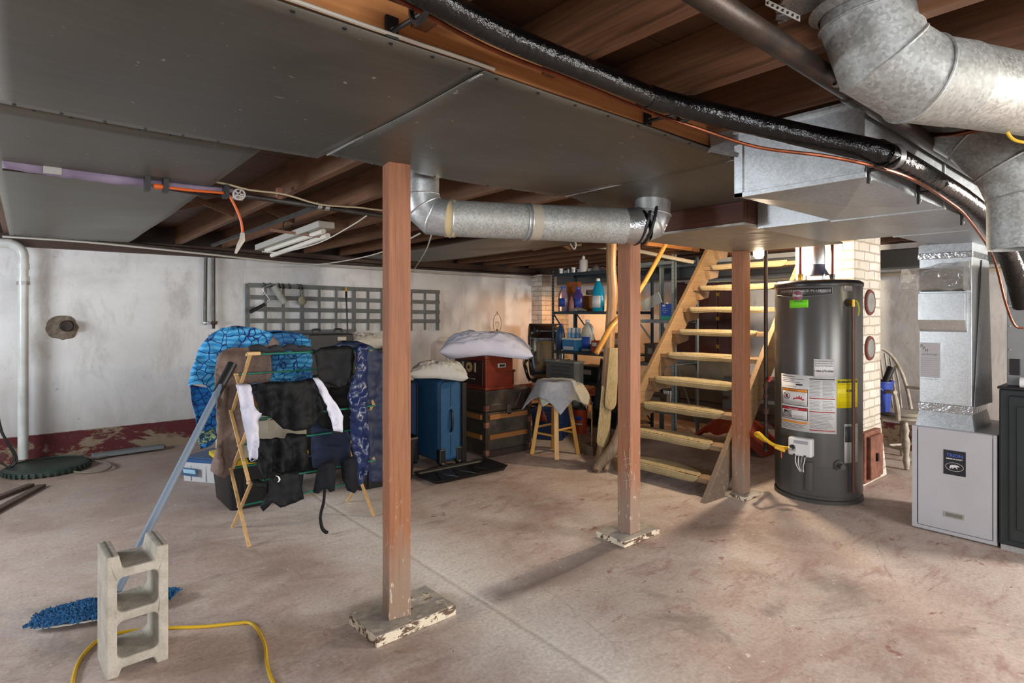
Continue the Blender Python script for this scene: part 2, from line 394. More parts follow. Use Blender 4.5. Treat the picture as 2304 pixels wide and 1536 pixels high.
def cloth_poly(poly, fn, step):
    """triangulated sheet inside a 2D outline, fn(a,b)->3D"""
    xs = [p[0] for p in poly]; ys = [p[1] for p in poly]
    pts = []
    n = len(poly)
    for i in range(n):
        a = Vector(poly[i]); b = Vector(poly[(i+1) % n]); m = max(1, int((b-a).length/step))
        for k in range(m): pts.append(a+(b-a)*(k/m))
    nb = len(pts); edges = [(i, (i+1) % nb) for i in range(nb)]
    def inside(x, y):
        c = False; j = nb-1
        for i in range(nb):
            if (pts[i].y > y) != (pts[j].y > y) and x < (pts[j].x-pts[i].x)*(y-pts[i].y)/(pts[j].y-pts[i].y)+pts[i].x: c = not c
            j = i
        return c
    inn = []; y = min(ys)+step*0.6; row = 0
    while y < max(ys):
        x = min(xs)+(step/2 if row % 2 else 0)
        while x < max(xs):
            if inside(x, y) and min((Vector((x, y))-p).length for p in pts) > step*0.55: inn.append(Vector((x, y)))
            x += step
        y += step*0.87; row += 1
    r = delaunay_2d_cdt(pts+inn, edges, [], 1, 1e-5)
    mb = MB(); mb.add([fn(v.x, v.y) for v in r[0]], [tuple(f) for f in r[2]]); return mb
# ------------------------------------------------------------------ shared materials
M_FLOOR = m_floor(); M_WALL = m_wall(); M_BRICK = m_brick(); M_PAN = m_pan()
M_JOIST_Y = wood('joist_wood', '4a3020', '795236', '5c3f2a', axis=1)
M_WOOD_X = wood('fir_board', '96602f', 'b67a48', '885733', axis=0)
M_POST = wood('fir_post', '70432a', '986240', '7f4f33', axis=2, dirt='8b7a6a')
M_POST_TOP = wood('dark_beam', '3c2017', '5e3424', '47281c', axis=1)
M_STAIR = wood('stair_fir', '785b41', '9c7f5e', '87694c', axis=1, scale=0.8)
M_STRING = wood('stringer_fir', '70563f', '957854', '7e6346', axis=0, scale=0.8, dirt='6e6258')
M_OLDPLATE = None
M_GALV = m_galv(); M_GALV_D = m_galv('dusty_galvanised_duct', '8f9290', 'b5b8b6', 0.55, 0.45, 130, 0.5)
M_GALV_B = m_galv('bright_sheet_metal', 'bfc4c6', 'd4d8da', 0.34, 0.8, 160)
M_GALV_P = m_galv('plenum_sheet_metal', '9ea3a6', 'b9bec2', 0.36, 0.7, 130)
M_IRON = flat('black_iron_pipe', '2e2a28', 0.5, 0.6, '4a3a31', 12, 0.2, 80)
M_STEELP = flat('grey_steel_pipe', '5c5c5c', 0.45, 0.7, '45413e', 10)
M_COPPER = flat('old_copper', '8a4a2c', 0.4, 0.8, '5e3423', 14)
M_BLACK = flat('black_plastic', '141416', 0.45)
M_BLACKR = flat('black_foil_insulation', '0d0d0e', 0.22, 0.0, bump=0.0)
M_WHITE = flat('white_plastic', 'e0e0e0', 0.4)
M_PVC = flat('white_pvc', 'c9ccca', 0.35, 0.0, 'b3b5b0', 5)
M_TAPE = flat('cream_tape', 'cdb98c', 0.6)
M_FOIL = flat('crumpled_foil_tape', 'b9bcbe', 0.22, 0.9, bump=0.9, bscale=45)
M_CORDY = flat('yellow_rubber_cord', 'd0a91c', 0.45)
M_CORDO = flat('orange_rubber_cord', 'd65f1c', 0.5)
M_CREAMW = flat('cream_cable', 'b8ab8e', 0.6)

def m_plate():
    t = NT('old_white_painted_plank'); w = t.world(); nn = t.n.new('ShaderNodeNewGeometry'); nz_ = t.sep(nn.outputs['Normal'])[2]
    n = t.noise(t.world((12, 26, 26)), 1.0, 5, 0.7, 0.4); n2 = t.noise(w, 14, 6, 0.7)
    c = t.mix(t.ramp(n, [(0.52, 0.0), (0.56, 1.0)]), 'cfc2ac', '5b4636')
    topc = t.mix(t.ramp(n2, [(0.40, 0.0), (0.66, 1.0)]), '8f8a84', 'b5a996')
    k = t.math('GREATER_THAN', nz_, 0.6); k2 = t.ramp(t.noise(w, 9, 5, 0.7, 0.6), [(0.38, 0.0), (0.42, 1.0)])
    c = t.mix(t.math('MULTIPLY', k, k2), c, topc); t.bump(n, 0.5, 0.006); return t.set(c, 0.85)
M_OLDPLATE = m_plate()

# ------------------------------------------------------------------ the room
struct('floor', MB().box((-2.9, -2.7, -0.1), (6.7, 6.8, 0)), M_FLOOR)
struct('wall_back', MB().box((-2.9, 6.5, 0), (6.7, 6.7, 1.87)), M_WALL)
struct('wall_left', MB().box((-2.9, -2.7, 0), (-2.7, 6.5, 1.97)), M_WALL)
struct('wall_right', MB().box((6.4, -2.7, 0), (6.6, 6.5, 1.97)), M_WALL)
struct('wall_front', MB().box((-2.7, -2.7, 0), (6.4, -2.5, 1.97)), M_WALL)
struct('wall_corner', MB().box((5.84, 6.27, 0), (6.4, 6.5, 1.88)), M_BRICK)
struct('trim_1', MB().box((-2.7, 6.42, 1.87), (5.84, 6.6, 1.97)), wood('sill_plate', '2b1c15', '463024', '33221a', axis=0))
struct('trim_2', MB().box((-2.9, 6.6, 1.87), (6.7, 6.7, 2.2)).box((5.84, 6.45, 1.88), (6.4, 6.6, 2.14)), _M['sill_plate'])
struct('trim_3', MB().box((6.4, -2.7, 1.97), (6.6, 6.7, 2.14)), _M['sill_plate']); struct('trim_4', MB().box((-2.9, -2.7, 1.97), (-2.7, 6.7, 2.14)), _M['sill_plate']); struct('trim_5', MB().box((-2.7, -2.7, 1.97), (6.4, -2.5, 2.14)), _M['sill_plate'])
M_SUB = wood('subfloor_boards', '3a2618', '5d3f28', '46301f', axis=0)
sf = MB()
for i in range(23):
    y0 = -2.7+i*0.42
    if y0 < 2.16 < y0+0.42 or (2.0 <= y0 <= 3.3):
        sf.box((-2.9, y0, 2.14), (4.30, y0+0.415, 2.17)); sf.box((5.55, y0, 2.14), (6.6, y0+0.415, 2.17))
    else: sf.box((-2.9, y0, 2.14), (6.6, y0+0.415, 2.17))
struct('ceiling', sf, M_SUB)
struct('ceiling_stairwell', MB().box((4.28, 1.9, 2.17), (5.6, 1.98, 3.3)).box((4.28, 3.5, 2.17), (5.6, 3.58, 3.3)).box((4.2, 1.9, 2.17), (4.28, 3.58, 3.3)).box((5.55, 1.9, 2.17), (5.62, 3.58, 3.3)).box((4.2, 1.9, 3.3), (5.62, 3.58, 3.35)), flat('stairwell_plaster', 'c9bba2', 0.9))
for i, (x0, y0, y1, nrm) in enumerate([(-2.7, 3.6, 5.0, 'x')]):
    f = MB(); 
    for a, b in (((-2.7, 3.6, 1.05), (-2.63, 5.0, 1.10)), ((-2.7, 3.6, 1.80), (-2.63, 5.0, 1.85)), ((-2.7, 3.6, 1.1), (-2.63, 3.65, 1.8)), ((-2.7, 4.95, 1.1), (-2.63, 5.0, 1.8)), ((-2.7, 4.28, 1.1), (-2.63, 4.32, 1.8))): f.box(a, b)
    w = struct('window_1', f, flat('window_frame_paint', 'd8d8d4', 0.5))
    part('pane', MB().box((-2.69, 3.65, 1.1), (-2.68, 4.95, 1.8)), emis('window_sky', 'dfeaf7', 1.5), w)
for n_, xa, xb in (('window_2', -1.8, 0.0), ('window_added', 1.8, 3.4)):  # second frame and its glowing pane are added behind the right fill lamp
    f = MB()
    for a, b in (((xa, -2.5, 1.05), (xb, -2.43, 1.1)), ((xa, -2.5, 1.8), (xb, -2.43, 1.85)), ((xa, -2.5, 1.1), (xa+0.05, -2.43, 1.8)), ((xb-0.05, -2.5, 1.1), (xb, -2.43, 1.8)), (((xa+xb)/2-0.02, -2.5, 1.1), ((xa+xb)/2+0.02, -2.43, 1.8))): f.box(a, b)
    w = struct(n_, f, _M['window_frame_paint']); part('pane', MB().box((xa+0.05, -2.49, 1.1), (xb-0.05, -2.48, 1.8)), bpy.data.materials['window_sky'], w)

# joists run away from the camera, 2x8 on 0.42 m
JB = 1.97
first = True
def joist(u, y0, y1, label, grp):
    b = MB().box((u-0.022, y0, JB), (u+0.022, y1, 2.14))
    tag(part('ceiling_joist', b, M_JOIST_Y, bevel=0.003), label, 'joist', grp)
for k in range(-8, 13):
    u = 1.13+0.42*k
    if u > 6.2 or u < -2.5: continue
    if 4.2 < u < 5.6:
        joist(u, -2.5, 1.55, 'rough brown floor joist ending at the brick chimney or stairwell, seen from below', 'short joists before the stairwell')
        joist(u, 3.56, 6.45, 'rough brown floor joist running from the stairwell to the back wall', 'short joists beyond the stairwell')
    else:
        joist(u, -2.5, 6.45, 'rough-sawn brown floor joist running front to back under the floor boards', 'full-length ceiling joists')
tag(part('stairwell_header', MB().box((4.16, 3.50, 1.97), (5.6, 3.54, 2.14)), M_WOOD_X), 'short wooden header closing the far side of the stair opening', 'beam')
tag(part('stairwell_header', MB().box((4.16, 1.58, 1.97), (4.72, 1.62, 2.14)), M_WOOD_X), 'short wooden header beside the brick chimney over the stairs', 'beam')
for a, b in (((500, 440), (0, 0)),):
    pass
br = 'thin diagonal bridging strut nailed between two ceiling joists'
for k in (0, 1, 2, 3, 6, 7, 8):
    u = 1.13+0.42*k-0.398
    for s in (0, 1):
        y = 4.35+0.03*s
        p = ((u+0.0, y, 1.99 if s else 2.12), (u+0.376, y, 2.12 if s else 1.99))
        tag(part('bridging_strut', MB().beam(p[0], p[1], 0.02, 0.035), M_JOIST_Y), br, 'strut', 'bridging struts between joists')

# sheet-metal joist panning
def pan(v0, v1, v2, v3, u0, u1, label, z=1.93, notch=None, c=0.0, zs=0.0):
    """slightly sagging sheet with nail heads; corners (u0,v0)-(u1,v1)"""
    def fn(a, b):
        x = u0+(u1-u0)*a; y = v0+(v1-v0)*b+(v2*(1-a)+v3*a)*(b)
        return (x, y, z-zs*a+0.012*nz(x, y, 0, 1.3)-0.006*math.sin(a*PI)-0.006*math.sin(b*PI))
    root = part('sheet_metal_panel', MB().grid(fn, 24, 24), M_PAN, solid=0.004, smooth=True, ang=180)
    tag(root, label, 'ceiling panel')
    nl = MB(); 
    for i in range(9):
        a = 0.04+0.92*i/8
        for b in (0.012, 0.988):
            x, y, zz = fn(a, b); nl.cyl((x, y, zz-0.005), (x, y, zz), 0.005, n=6)
    part('nail_heads', nl, M_BLACK, root, label='small dark nail heads along the sheet edges')['kind'] = 'stuff'
    return root
p1 = pan(1.185, 2.31, 0, 0, -0.07, 0.905, 'large dull grey metal ceiling sheet nearest the camera, at top left')
p2 = pan(1.185, 2.22, 0, 0, 0.90, 2.20, 'long grey metal ceiling sheet above the duct and the nearest post', z=1.926)
p3 = pan(1.185, 2.18, 0, 0, 2.19, 2.74, 'small grey metal ceiling sheet beside the dark box beam and trunk duct', z=1.93, zs=0.065)
p4 = pan(2.30, 6.2, 0, 0, -0.11, 0.70, 'narrow grey metal ceiling sheet reaching the back wall at far left', z=1.938)
p5 = pan(2.35, 6.2, 0, 0, 2.92, 3.80, 'distant grey metal ceiling sheet behind the round duct, over the suitcases', z=1.938)
for pp, ua, ub in ((p1, -0.07, 0.93), ):
    e = MB().tube([(ua+(ub-ua)*i/14, 1.180, 1.934+0.004*nz(i, 1, 0, 0.9)) for i in range(15)], 0.005, 6)
    part('ragged_edge', e, flat('pale_caulk', 'a9a296', 0.8), pp, label='pale ragged caulked front edge')
sm = MB().beam((0.905, 1.20, 1.922), (0.905, 2.21, 1.922), 0.006, 0.003)
part('seam', sm, M_GALV_B, p2, label='thin bright seam line')
sm = MB().beam((2.195, 1.20, 1.922), (2.195, 2.17, 1.922), 0.006, 0.003)
part('seam', sm, M_GALV_B, p3, label='thin bright seam line')
tag(part('ledger_board', MB().box((-0.1, 1.19, 1.932), (2.36, 1.228, 2.015)), M_WOOD_X, bevel=0.003), 'long orange-brown ledger board along the front edge of the metal sheets', 'board')

# ------------------------------------------------------------------ posts with base plates
def post(u, v, s, z0, z1, label, plate, plabel, name='wooden_post', rz=0.0):
    t = tag(part(name, MB().obox((u, v, (z0+z1)/2), (s, s, z1-z0), rz), M_POST, bevel=0.004), label, 'post')
    b = cloth_plate(plate, z0); tag(b, plabel, 'plank'); return t
def cloth_plate(pl, h):
    (u0, v0, u1, v1, rz) = pl; c = Vector(((u0+u1)/2, (v0+v1)/2, 0)); R = Matrix.Rotation(rz, 3, 'Z'); mb = MB()
    a, b = (u1-u0)/2, (v1-v0)/2; pts = []
    n = 14
    ring = [(-a+2*a*i/n, -b) for i in range(n)]+[(a, -b+2*b*i/n) for i in range(n)]+[(a-2*a*i/n, b) for i in range(n)]+[(-a, b-2*b*i/n) for i in range(n)]
    ring = [(x*(1+0.02*nz(x*30, y*30)), y*(1+0.03*nz(y*30, x*30, 4))) for x, y in ring]
    mb.prism(ring, lambda x, y, t: tuple(c+R @ Vector((x, y, t))), 0.0, h-0.0005)
    return part('base_plank', mb, M_OLDPLATE, bevel=0.005)
post(1.185, 2.165, 0.094, 0.045, 1.922, 'nearest square wooden post, worn pale at its foot', (1.035, 2.06, 1.415, 2.30, 0.03), 'thick peeling white plank under the nearest post', rz=-0.2)
p_mid = post(2.685, 2.14, 0.094, 0.036, 1.925, 'reddish square wooden post with chalk marks, just left of the stairs', (2.535, 2.05, 2.86, 2.265, 0.0), 'peeling white plank under the reddish middle post')
post(3.895, 2.105, 0.092, 0.03, 1.742, 'square wooden post standing in front of the stairs right side', (3.80, 2.02, 4.02, 2.20, 0.0), 'small peeling plank under the post at the stairs right side')

# ------------------------------------------------------------------ chimney
ch = MB()
def chf(u0, v0, u1, v1, z0, z1, fl=0.0):
    ch.add([(u0-fl, v0-fl, z0), (u1+fl, v0-fl, z0), (u1+fl, v1, z0), (u0-fl, v1, z0), (u0, v0, z1), (u1, v0, z1), (u1, v1, z1), (u0, v1, z1)],
           [(0, 3, 2, 1), (4, 5, 6, 7), (0, 1, 5, 4), (1, 2, 6, 5), (2, 3, 7, 6), (3, 0, 4, 7)])
chf(4.74, 1.66, 5.28, 2.10, 0.45, 2.16); chf(4.74, 1.66, 5.28, 2.10, 0, 0.45, 0.035)
chim = tag(part('brick_chimney', ch, M_BRICK, bevel=0.008), 'white-painted brick chimney behind the dark water heater', 'chimney')
M_RUST = flat('rusty_iron', '6b4438', 0.8, 0.2, '8a5a48', 16, 0.4, 50, amt=(0.4, 0.6))
M_FLUEC = flat('grey_flue_cover', '8e8f8c', 0.5, 0.4, '767570', 8)
for (px, py, r) in ((1957, 680, 0.085), (1957, 783, 0.08)):
    c = PV(px, py, 1.655)
    k = part('flue_cover', MB().lathe([(0, -0.012), (r*0.9, -0.012), (r, 0), (r, 0.006)], c, 28, Matrix.Rotation(PI/2, 3, 'X') @ Matrix.Diagonal((1, 1, -1))), M_FLUEC, chim, smooth=True, label='round flat grey metal cover')
    part('rim', MB().torus(c+Vector((0, -0.002, 0)), (0, 1, 0), r+0.006, 0.010, 28, 6), flat('red_sealant', '6a3029', 0.8), k, label='dark red sealant ring', smooth=True)
a = PV(1944, 1102, 1.63); cd = MB().box((4.80, 1.615, 0.02), (5.14, 1.66, 0.40)); cdo = part('cleanout_door', cd, M_RUST, chim, bevel=0.006, label='rusty red cast iron clean-out door')
part('door_panel', MB().box((4.84, 1.585, 0.05), (5.10, 1.62, 0.37)), M_RUST, cdo, bevel=0.01)
part('latch', MB().obox((4.95, 1.578, 0.21), (0.03, 0.02, 0.06)), M_IRON, cdo, bevel=0.004)

# ------------------------------------------------------------------ trunk duct (plenum) and its side branch
tr = thing('trunk_duct', (3.0, 0.86, 1.70), 'large rectangular sheet-metal trunk duct hanging above the air filter cabinet', 'duct')
U0, U1, V0, V1, ZB, ZT = 1.96, 4.80, 0.66, 1.07, 1.72, 1.955
part('end_panel', MB().box((U0, V0, ZB), (U0+0.004, V1, ZT)), M_GALV_B, tr, label='bright spangled end panel facing the posts', bevel=0.002)
part('side_panel', MB().box((U0+0.004, V0, ZB), (U1, V0+0.004, ZT)), M_GALV_P, tr)
part('side_panel', MB().box((U0+0.004, V1-0.004, ZB), (U1, V1, ZT)), M_GALV_P, tr)
secs = [U0+0.004, 2.80, 3.62, 4.80]
for i in range(3):
    a, b = secs[i], secs[i+1]; m = ((a+b)/2, (V0+V1)/2, ZB-0.014)
    part('bottom_sheet', MB().add([(a, V0, ZB), (b, V0, ZB), (b, V1, ZB), (a, V1, ZB), m], [(0, 1, 4), (1, 2, 4), (2, 3, 4), (3, 0, 4)]), M_GALV_P, tr, label='cross-creased bottom sheet')
    if i < 2: part('joint_cleat', MB().box((b-0.012, V0-0.008, ZB-0.006), (b+0.004, V1+0.008, ZB+0.002)).box((b-0.012, V0-0.008, ZB), (b+0.004, V0, ZT)), M_GALV, tr, bevel=0.001)
part('corner_flange', MB().box((U0-0.006, V1-0.02, ZB-0.005), (U0+0.002, V1+0.012, ZT-0.05)).box((U0-0.006, V0-0.006, ZB-0.005), (U0+0.002, V1+0.012, ZB+0.012)), M_GALV_B, tr, bevel=0.001)
part('top_flange', MB().box((U0-0.02, V0-0.002, ZT-0.012), (U0+0.02, V1+0.01, ZT)), M_GALV, tr, bevel=0.001)
# sloping transition piece above the insulated pipe
part('transition', MB().add([PU(1590, 215, 2.0), PU(1720, 262, 2.0), (U0-0.01, V1, 1.86), (U0-0.01, V1+0.1, 1.90), (2.15, V1+0.28, 1.965)], [(0, 1, 2, 3), (0, 3, 4)]), M_GALV, tr, solid=0.002)
bd = thing('branch_duct', (3.2, 1.3, 1.73), 'bright square branch duct leaving the trunk duct towards the stairs', 'duct')
part('side_panel', MB().box((2.87, 1.072, 1.735), (2.875, 1.46, 1.95)), M_GALV_B, bd, label='bright side panel')
part('bottom_panel', MB().box((2.875, 1.072, 1.735), (3.75, 1.46, 1.739)), M_GALV_P, bd)
bx = thing('boxed_beam', (3.1, 1.8, 1.745), 'dark brown boxed-in beam with a grey sheet bottom above the stairs foot', 'beam')
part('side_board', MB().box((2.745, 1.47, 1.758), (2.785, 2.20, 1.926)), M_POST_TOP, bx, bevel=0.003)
part('end_board', MB().box((2.787, 1.47, 1.758), (3.9, 1.508, 1.926)), M_POST_TOP, bx, bevel=0.003)
part('bottom_sheet', MB().box((2.74, 1.465, 1.744), (3.98, 2.20, 1.756)), m_galv('dull_bottom_sheet', '8d8880', 'a39d93', 0.45, 0.5, 30), bx, label='flat grey bottom sheet')

# ------------------------------------------------------------------ round ducts
def gores(mb, pts, r, n=28): return mb.tube(pts, r, n, caps=False)
def duct_run(root, segs, mat, beadmat=None, smooth=True):
    for nm, pts, r, lab in segs:
        part(nm, MB().tube(pts, r, 32, caps=False), mat, root, smooth=True, ang=30, label=lab)
def beads(root, pts, r, w=0.004, mat=None, name='seam_bead'):
    for i in range(1, len(pts)-1):
        a = (Vector(pts[i])-Vector(pts[i-1])).normalized(); b = (Vector(pts[i+1])-Vector(pts[i])).normalized()
        part(name, MB().torus(pts[i], a+b, r/max(0.7, (a+b).normalized().dot(a)) if False else r*1.01, w, 36, 6), mat or M_GALV, root, smooth=True, ang=180)
# far round duct between the nearest post and the middle post
dl = thing('round_duct', (1.9, 2.0, 1.74), 'round galvanised duct crossing between the nearest post and the middle post', 'duct')
D = 2.77; DR = 3.0; r = 0.088
top = P(947, 360, D); e0 = P(947, 452, D); e1 = P(962, 474, D-0.005); e2 = P(985, 489, D-0.01); s1 = P(1012, 491, D-0.01); s2 = P(1408, 509, DR)
e0 = P(946, 440, D); e1 = P(955, 468, D); e2 = P(975, 487, D)
part('elbow', MB().tube([top, e0, e1, e2, s1], r, 32, caps=False), M_GALV, dl, smooth=True, ang=20, label='segmented elbow behind the post')
for q, ax in ((e0, e1-top), (e1, e2-e0), (e2, s1-e1)): part('seam_bead', MB().torus(q, ax, r*1.01, 0.004, 36, 6), M_GALV_B, dl, smooth=True)
mid = s1.lerp(s2, 0.47); mid2 = s1.lerp(s2, 0.455)
part('pipe_section', MB().tube([s1, mid], r*0.985, 32, caps=False), M_GALV_D, dl, smooth=True)
part('pipe_section', MB().tube([mid2, s2], [r*1.0, r*1.05], 32, caps=False), M_GALV_D, dl, smooth=True)
part('tape_wrap', MB().tube([P(1003, 491, D), P(1026, 492, D)], r*1.02, 32, caps=False), M_TAPE, dl, smooth=True, label='cream tape band')
part('tape_wrap', MB().tube([s1.lerp(s2, 0.43), s1.lerp(s2, 0.485)], r*1.02, 32, caps=False), flat('brown_tape', 'a29a8a', 0.5), dl, smooth=True, label='brownish tape band')
for px in (1013, 1180, 1188): part('seam_bead', MB().torus(s1.lerp(s2, (px-1012)/396*0.96), s2-s1, r*1.02, 0.004, 36, 6), M_GALV, dl, smooth=True)
r = 0.093; f1 = P(1408, 509, DR); f2 = P(1436, 508, DR); f3 = P(1460, 500, DR+0.01); f4 = P(1468, 482, DR+0.02); f5 = P(1469, 430, DR+0.02)
part('foil_wrap', MB().tube([f1, P(1424, 509, DR), f2, P(1446, 505, DR)], [r*1.01, r*1.03, r*1.02, r*1.03], 32, caps=False), M_FOIL, dl, smooth=True, ang=180, label='crumpled silver foil tape')
part('elbow', MB().tube([P(1446, 505, DR), f3, f4, f5], r*0.99, 32, caps=False), M_GALV, dl, smooth=True, ang=20, label='elbow turning up into the ceiling')
for q, ax in ((f3, f4-f2), (f4, f5-f3)): part('seam_bead', MB().torus(q, ax, r*1.01, 0.004, 36, 6), M_GALV_B, dl, smooth=True)
for k in range(2):
    pts = []
    for i in range(12):
        t = i/11; an = -1.9+2.4*t+k*0.3; c = P(1434+26*t+k*16-6, 507-6*t, DR); ax = Vector((CY, -SY, 0)); b = Vector((0, 0, 1)); fw = Vector((-SY, -CY, 0))
        pts.append(c+(fw*math.cos(an)+b*math.sin(an))*r*1.045)
    part('tape_strip', MB().tube(pts, 0.008, 6), M_BLACK, dl, label='black tape strip', smooth=True)
# near elbow duct top right
dn = thing('round_duct', (1.6, 0.4, 1.8), 'large galvanised elbow duct filling the top right corner near the camera', 'duct')
r = 0.100; A = P(1950, -65, 1.38); B = P(1952, 42, 1.38); Cc = P(1985, 132, 1.38); Dd = P(2060, 178, 1.39); E = P(2150, 190, 1.42); G = P(3000, 325, 2.05)
part('elbow', MB().tube([A, B, Cc, Dd, E], r, 40, caps=False), M_GALV_D, dn, smooth=True, ang=15, label='four-piece segmented elbow')
for q, ax in ((B, Cc-A), (Cc, Dd-B), (Dd, E-Cc)):
    ax = Vector(ax).normalized(); part('seam_bead', MB().torus(q, ax, r*1.03, 0.0035, 40, 6), M_GALV_D, dn, smooth=True)
part('pipe_section', MB().tube([P(2135, 188, 1.415), G], r*0.975, 40, caps=False), m_galv('wrinkled_spangled_duct', '8f928f', 'c0c2bf', 0.42, 0.55, 150, 0.3), dn, smooth=True, label='straight run with spangled finish')
part('collar', MB().tube([P(1951, 20, 1.38), P(1951, 34, 1.38)], [0.125, 0.104], 40, caps=False), M_GALV_D, dn, smooth=True)
cc = P(1915, 2, 1.42); part('boot_plate', MB().lathe([(0.10, 0), (0.155, 0.0), (0.158, 0.012), (0.14, 0.06)], (cc.x, cc.y, cc.z), 36), M_GALV_D, dn, smooth=True, ang=20, label='round ceiling boot plate')
fg = MB()
for i in range(26):
    an = 2*PI*i/26; fg.obox((cc.x+0.158*math.cos(an), cc.y+0.158*math.sin(an), cc.z+0.004), (0.02, 0.022, 0.012), an+0.3*math.sin(i*5))
part('crimped_tabs', fg, M_GALV_B, dn, label='bent bright crimped tabs around the plate')
for px, py in ((2052, 106), (2074, 133)): q = P(px, py, 1.30); part('screw', MB().sphere(q, 0.0035, 8, 5), M_COPPER, dn)
# further duct behind, at right edge
df = thing('round_duct', (2.9, 0.4, 1.7), 'darker galvanised elbow duct partly hidden at the right edge', 'duct')
r = 0.105; pts = [P(2110, 268, 2.08), P(2190, 312, 2.0), P(2262, 372, 1.95), P(2296, 440, 1.93), P(2297, 560, 1.93)]
part('elbow', MB().tube(pts, r*0.85, 32, caps=False), M_GALV_D, df, smooth=True, ang=15)
for i in (1, 2, 3): part('seam_bead', MB().torus(pts[i], pts[i+1]-pts[i-1], r*0.87, 0.004, 36, 6), M_GALV_D, df, smooth=True)

# ------------------------------------------------------------------ pipes along the ceiling
def m_wrap():
    t = NT('black_ribbed_foil_wrap'); w = t.coord(); wv = t.n.new('ShaderNodeTexWave'); wv.inputs['Scale'].default_value = 30; wv.inputs['Distortion'].default_value = 9; wv.inputs['Detail'].default_value = 3
    wv.wave_profile = 'SAW'; t.L(w, wv.inputs['Vector'])
    t.bump(t.math('ADD', t.math('MULTIPLY', wv.outputs['Fac'], 0.6), t.noise(w, 55, 4, 0.7)), 0.55, 0.006)
    return t.set('050506', 0.13, 0.0, Specular_IOR_Level=0.5)
M_WRAP = m_wrap()
ip = thing('insulated_pipe', (1.5, 1.1, 1.98), 'long black foil-wrapped insulated pipe running from top left down to the furnace', 'pipe')
def sup(px, py, v): return PV(px, py, v)
ipts = [FL(860, -70, 1.933), FL(1100, 64, 1.933), FL(1300, 150, 1.933), FL(1478, 224, 1.933)]
part('insulation', MB().tube(ipts, 0.029, 20, smooth=5), M_WRAP, ip, smooth=True, label='straight wrapped run beside the ledger board')
i2 = [FL(1470, 221, 1.933), P(1620, 260, 1.76), P(1800, 303, 1.74), P(1960, 338, 1.70), P(1992, 348, 1.70)]
part('insulation', MB().tube(i2, [0.031, 0.033, 0.034, 0.0345, 0.0345], 20, smooth=5), M_WRAP, ip, smooth=True, label='sagging thicker wrapped run under the joists')
i3 = [P(1975, 338, 1.735), sup(2030, 365, 0.60), sup(2110, 410, 0.60), sup(2165, 443, 0.60)]
part('insulation', MB().tube(i3, 0.034, 20, smooth=5), M_WRAP, ip, smooth=True)
i4 = [sup(2155, 437, 0.60), sup(2215, 487, 0.60), P(2262, 560, 2.85), P(2288, 630, 3.0), P(2300, 690, 3.05)]
part('insulation', MB().tube(i4, [0.034, 0.037, 0.043, 0.047, 0.040], 20, smooth=6), M_WRAP, ip, smooth=True, label='crumpled wrapped drop to the furnace')
part('tie_strap', MB().tube([P(1996, 352, 1.67), P(2008, 352, 1.69)], 0.0375, 20, caps=False), flat('grey_tape', '3c3c3e', 0.4), ip, smooth=True)
part('joint_sleeve', MB().tube([FL(1460, 217, 1.933), FL(1500, 230, 1.926)], 0.0325, 20), M_WRAP, ip, smooth=True)
cp = [FL(860, -22, 1.925), FL(1100, 108, 1.925), FL(1300, 186, 1.925), FL(1450, 248, 1.925), P(1560, 285, 1.80), P(1700, 330, 1.76), P(1850, 350, 1.70), P(1960, 372, 1.70), sup(2050, 402, 0.59), sup(2130, 450, 0.59), sup(2180, 494, 0.59), P(2235, 580, 2.82), P(2262, 680, 2.95), P(2282, 730, 3.0), P(2302, 738, 3.0)]
tag(part('copper_line', MB().tube(cp, 0.0055, 8, smooth=6), M_COPPER, smooth=True), 'thin copper refrigerant line following underneath the black insulated pipe', 'pipe')
for j, (px, py, dd) in enumerate(((885, 20, 0), (1462, 236, 0))):
    q = PV(px, py+14, 1.175); q.z = 1.945; h = thing('pipe_clamp', (q.x, 1.17, 1.93), ['black strap clamp with a bolt on the ledger board at the top edge', 'black strap clamp on the ledger board below the pipe joint'][j], 'clamp')
    part('bracket', MB().box((q.x-0.016, 1.178, 1.925), (q.x+0.016, 1.188, 1.975)).tube([(q.x, 1.18, 1.94), (q.x, 1.12, 1.935), (q.x, 1.05, 1.93)], 0.006, 8), M_BLACK, h, bevel=0.002)
    part('strap', MB().torus((q.x-0.02, 1.025, 1.933), (1, 0, 0), 0.036, 0.006, 28, 6), M_BLACK, h, smooth=True)
    part('bolt', MB().cyl((q.x, 1.174, 1.943), (q.x, 1.178, 1.943), 0.0055, n=10), M_GALV_B, h)
for j, (px, py) in enumerate(((1975, 372), (2085, 425), (2180, 478))):
    q = PV(px, py, 0.628); h = thing('pipe_hook', (q.x, 0.64, q.z), ['black hook bracket at the bend of the insulated pipe', 'black hook bracket midway along the trunk duct side', 'black hook bracket near the far end of the trunk duct'][j], 'clamp')
    part('plate', MB().box((q.x-0.006, 0.648, q.z-0.05), (q.x+0.006, 0.657, q.z+0.03)), M_BLACK, h, bevel=0.001)
    part('hook', MB().tube([(q.x, 0.65, q.z-0.01), (q.x, 0.60, q.z-0.008), (q.x, 0.565, q.z+0.01)], 0.006, 8, smooth=3), M_BLACK, h, smooth=True)
    part('screw', MB().cyl((q.x, 0.644, q.z-0.04), (q.x, 0.648, q.z-0.04), 0.004, n=8), M_GALV_B, h)
ir = thing('iron_pipe', (2.0, 0.61, 1.925), 'thick black iron pipe strapped under the joists behind the elbow duct', 'pipe')
part('pipe', MB().cyl((0.9, 0.628, 1.925), (4.2, 0.628, 1.90), 0.026, n=20), M_IRON, ir, smooth=True)
part('coupling', MB().cyl((1.75, 0.628, 1.92), (1.82, 0.628, 1.919), 0.033, n=20), M_IRON, ir, smooth=True)
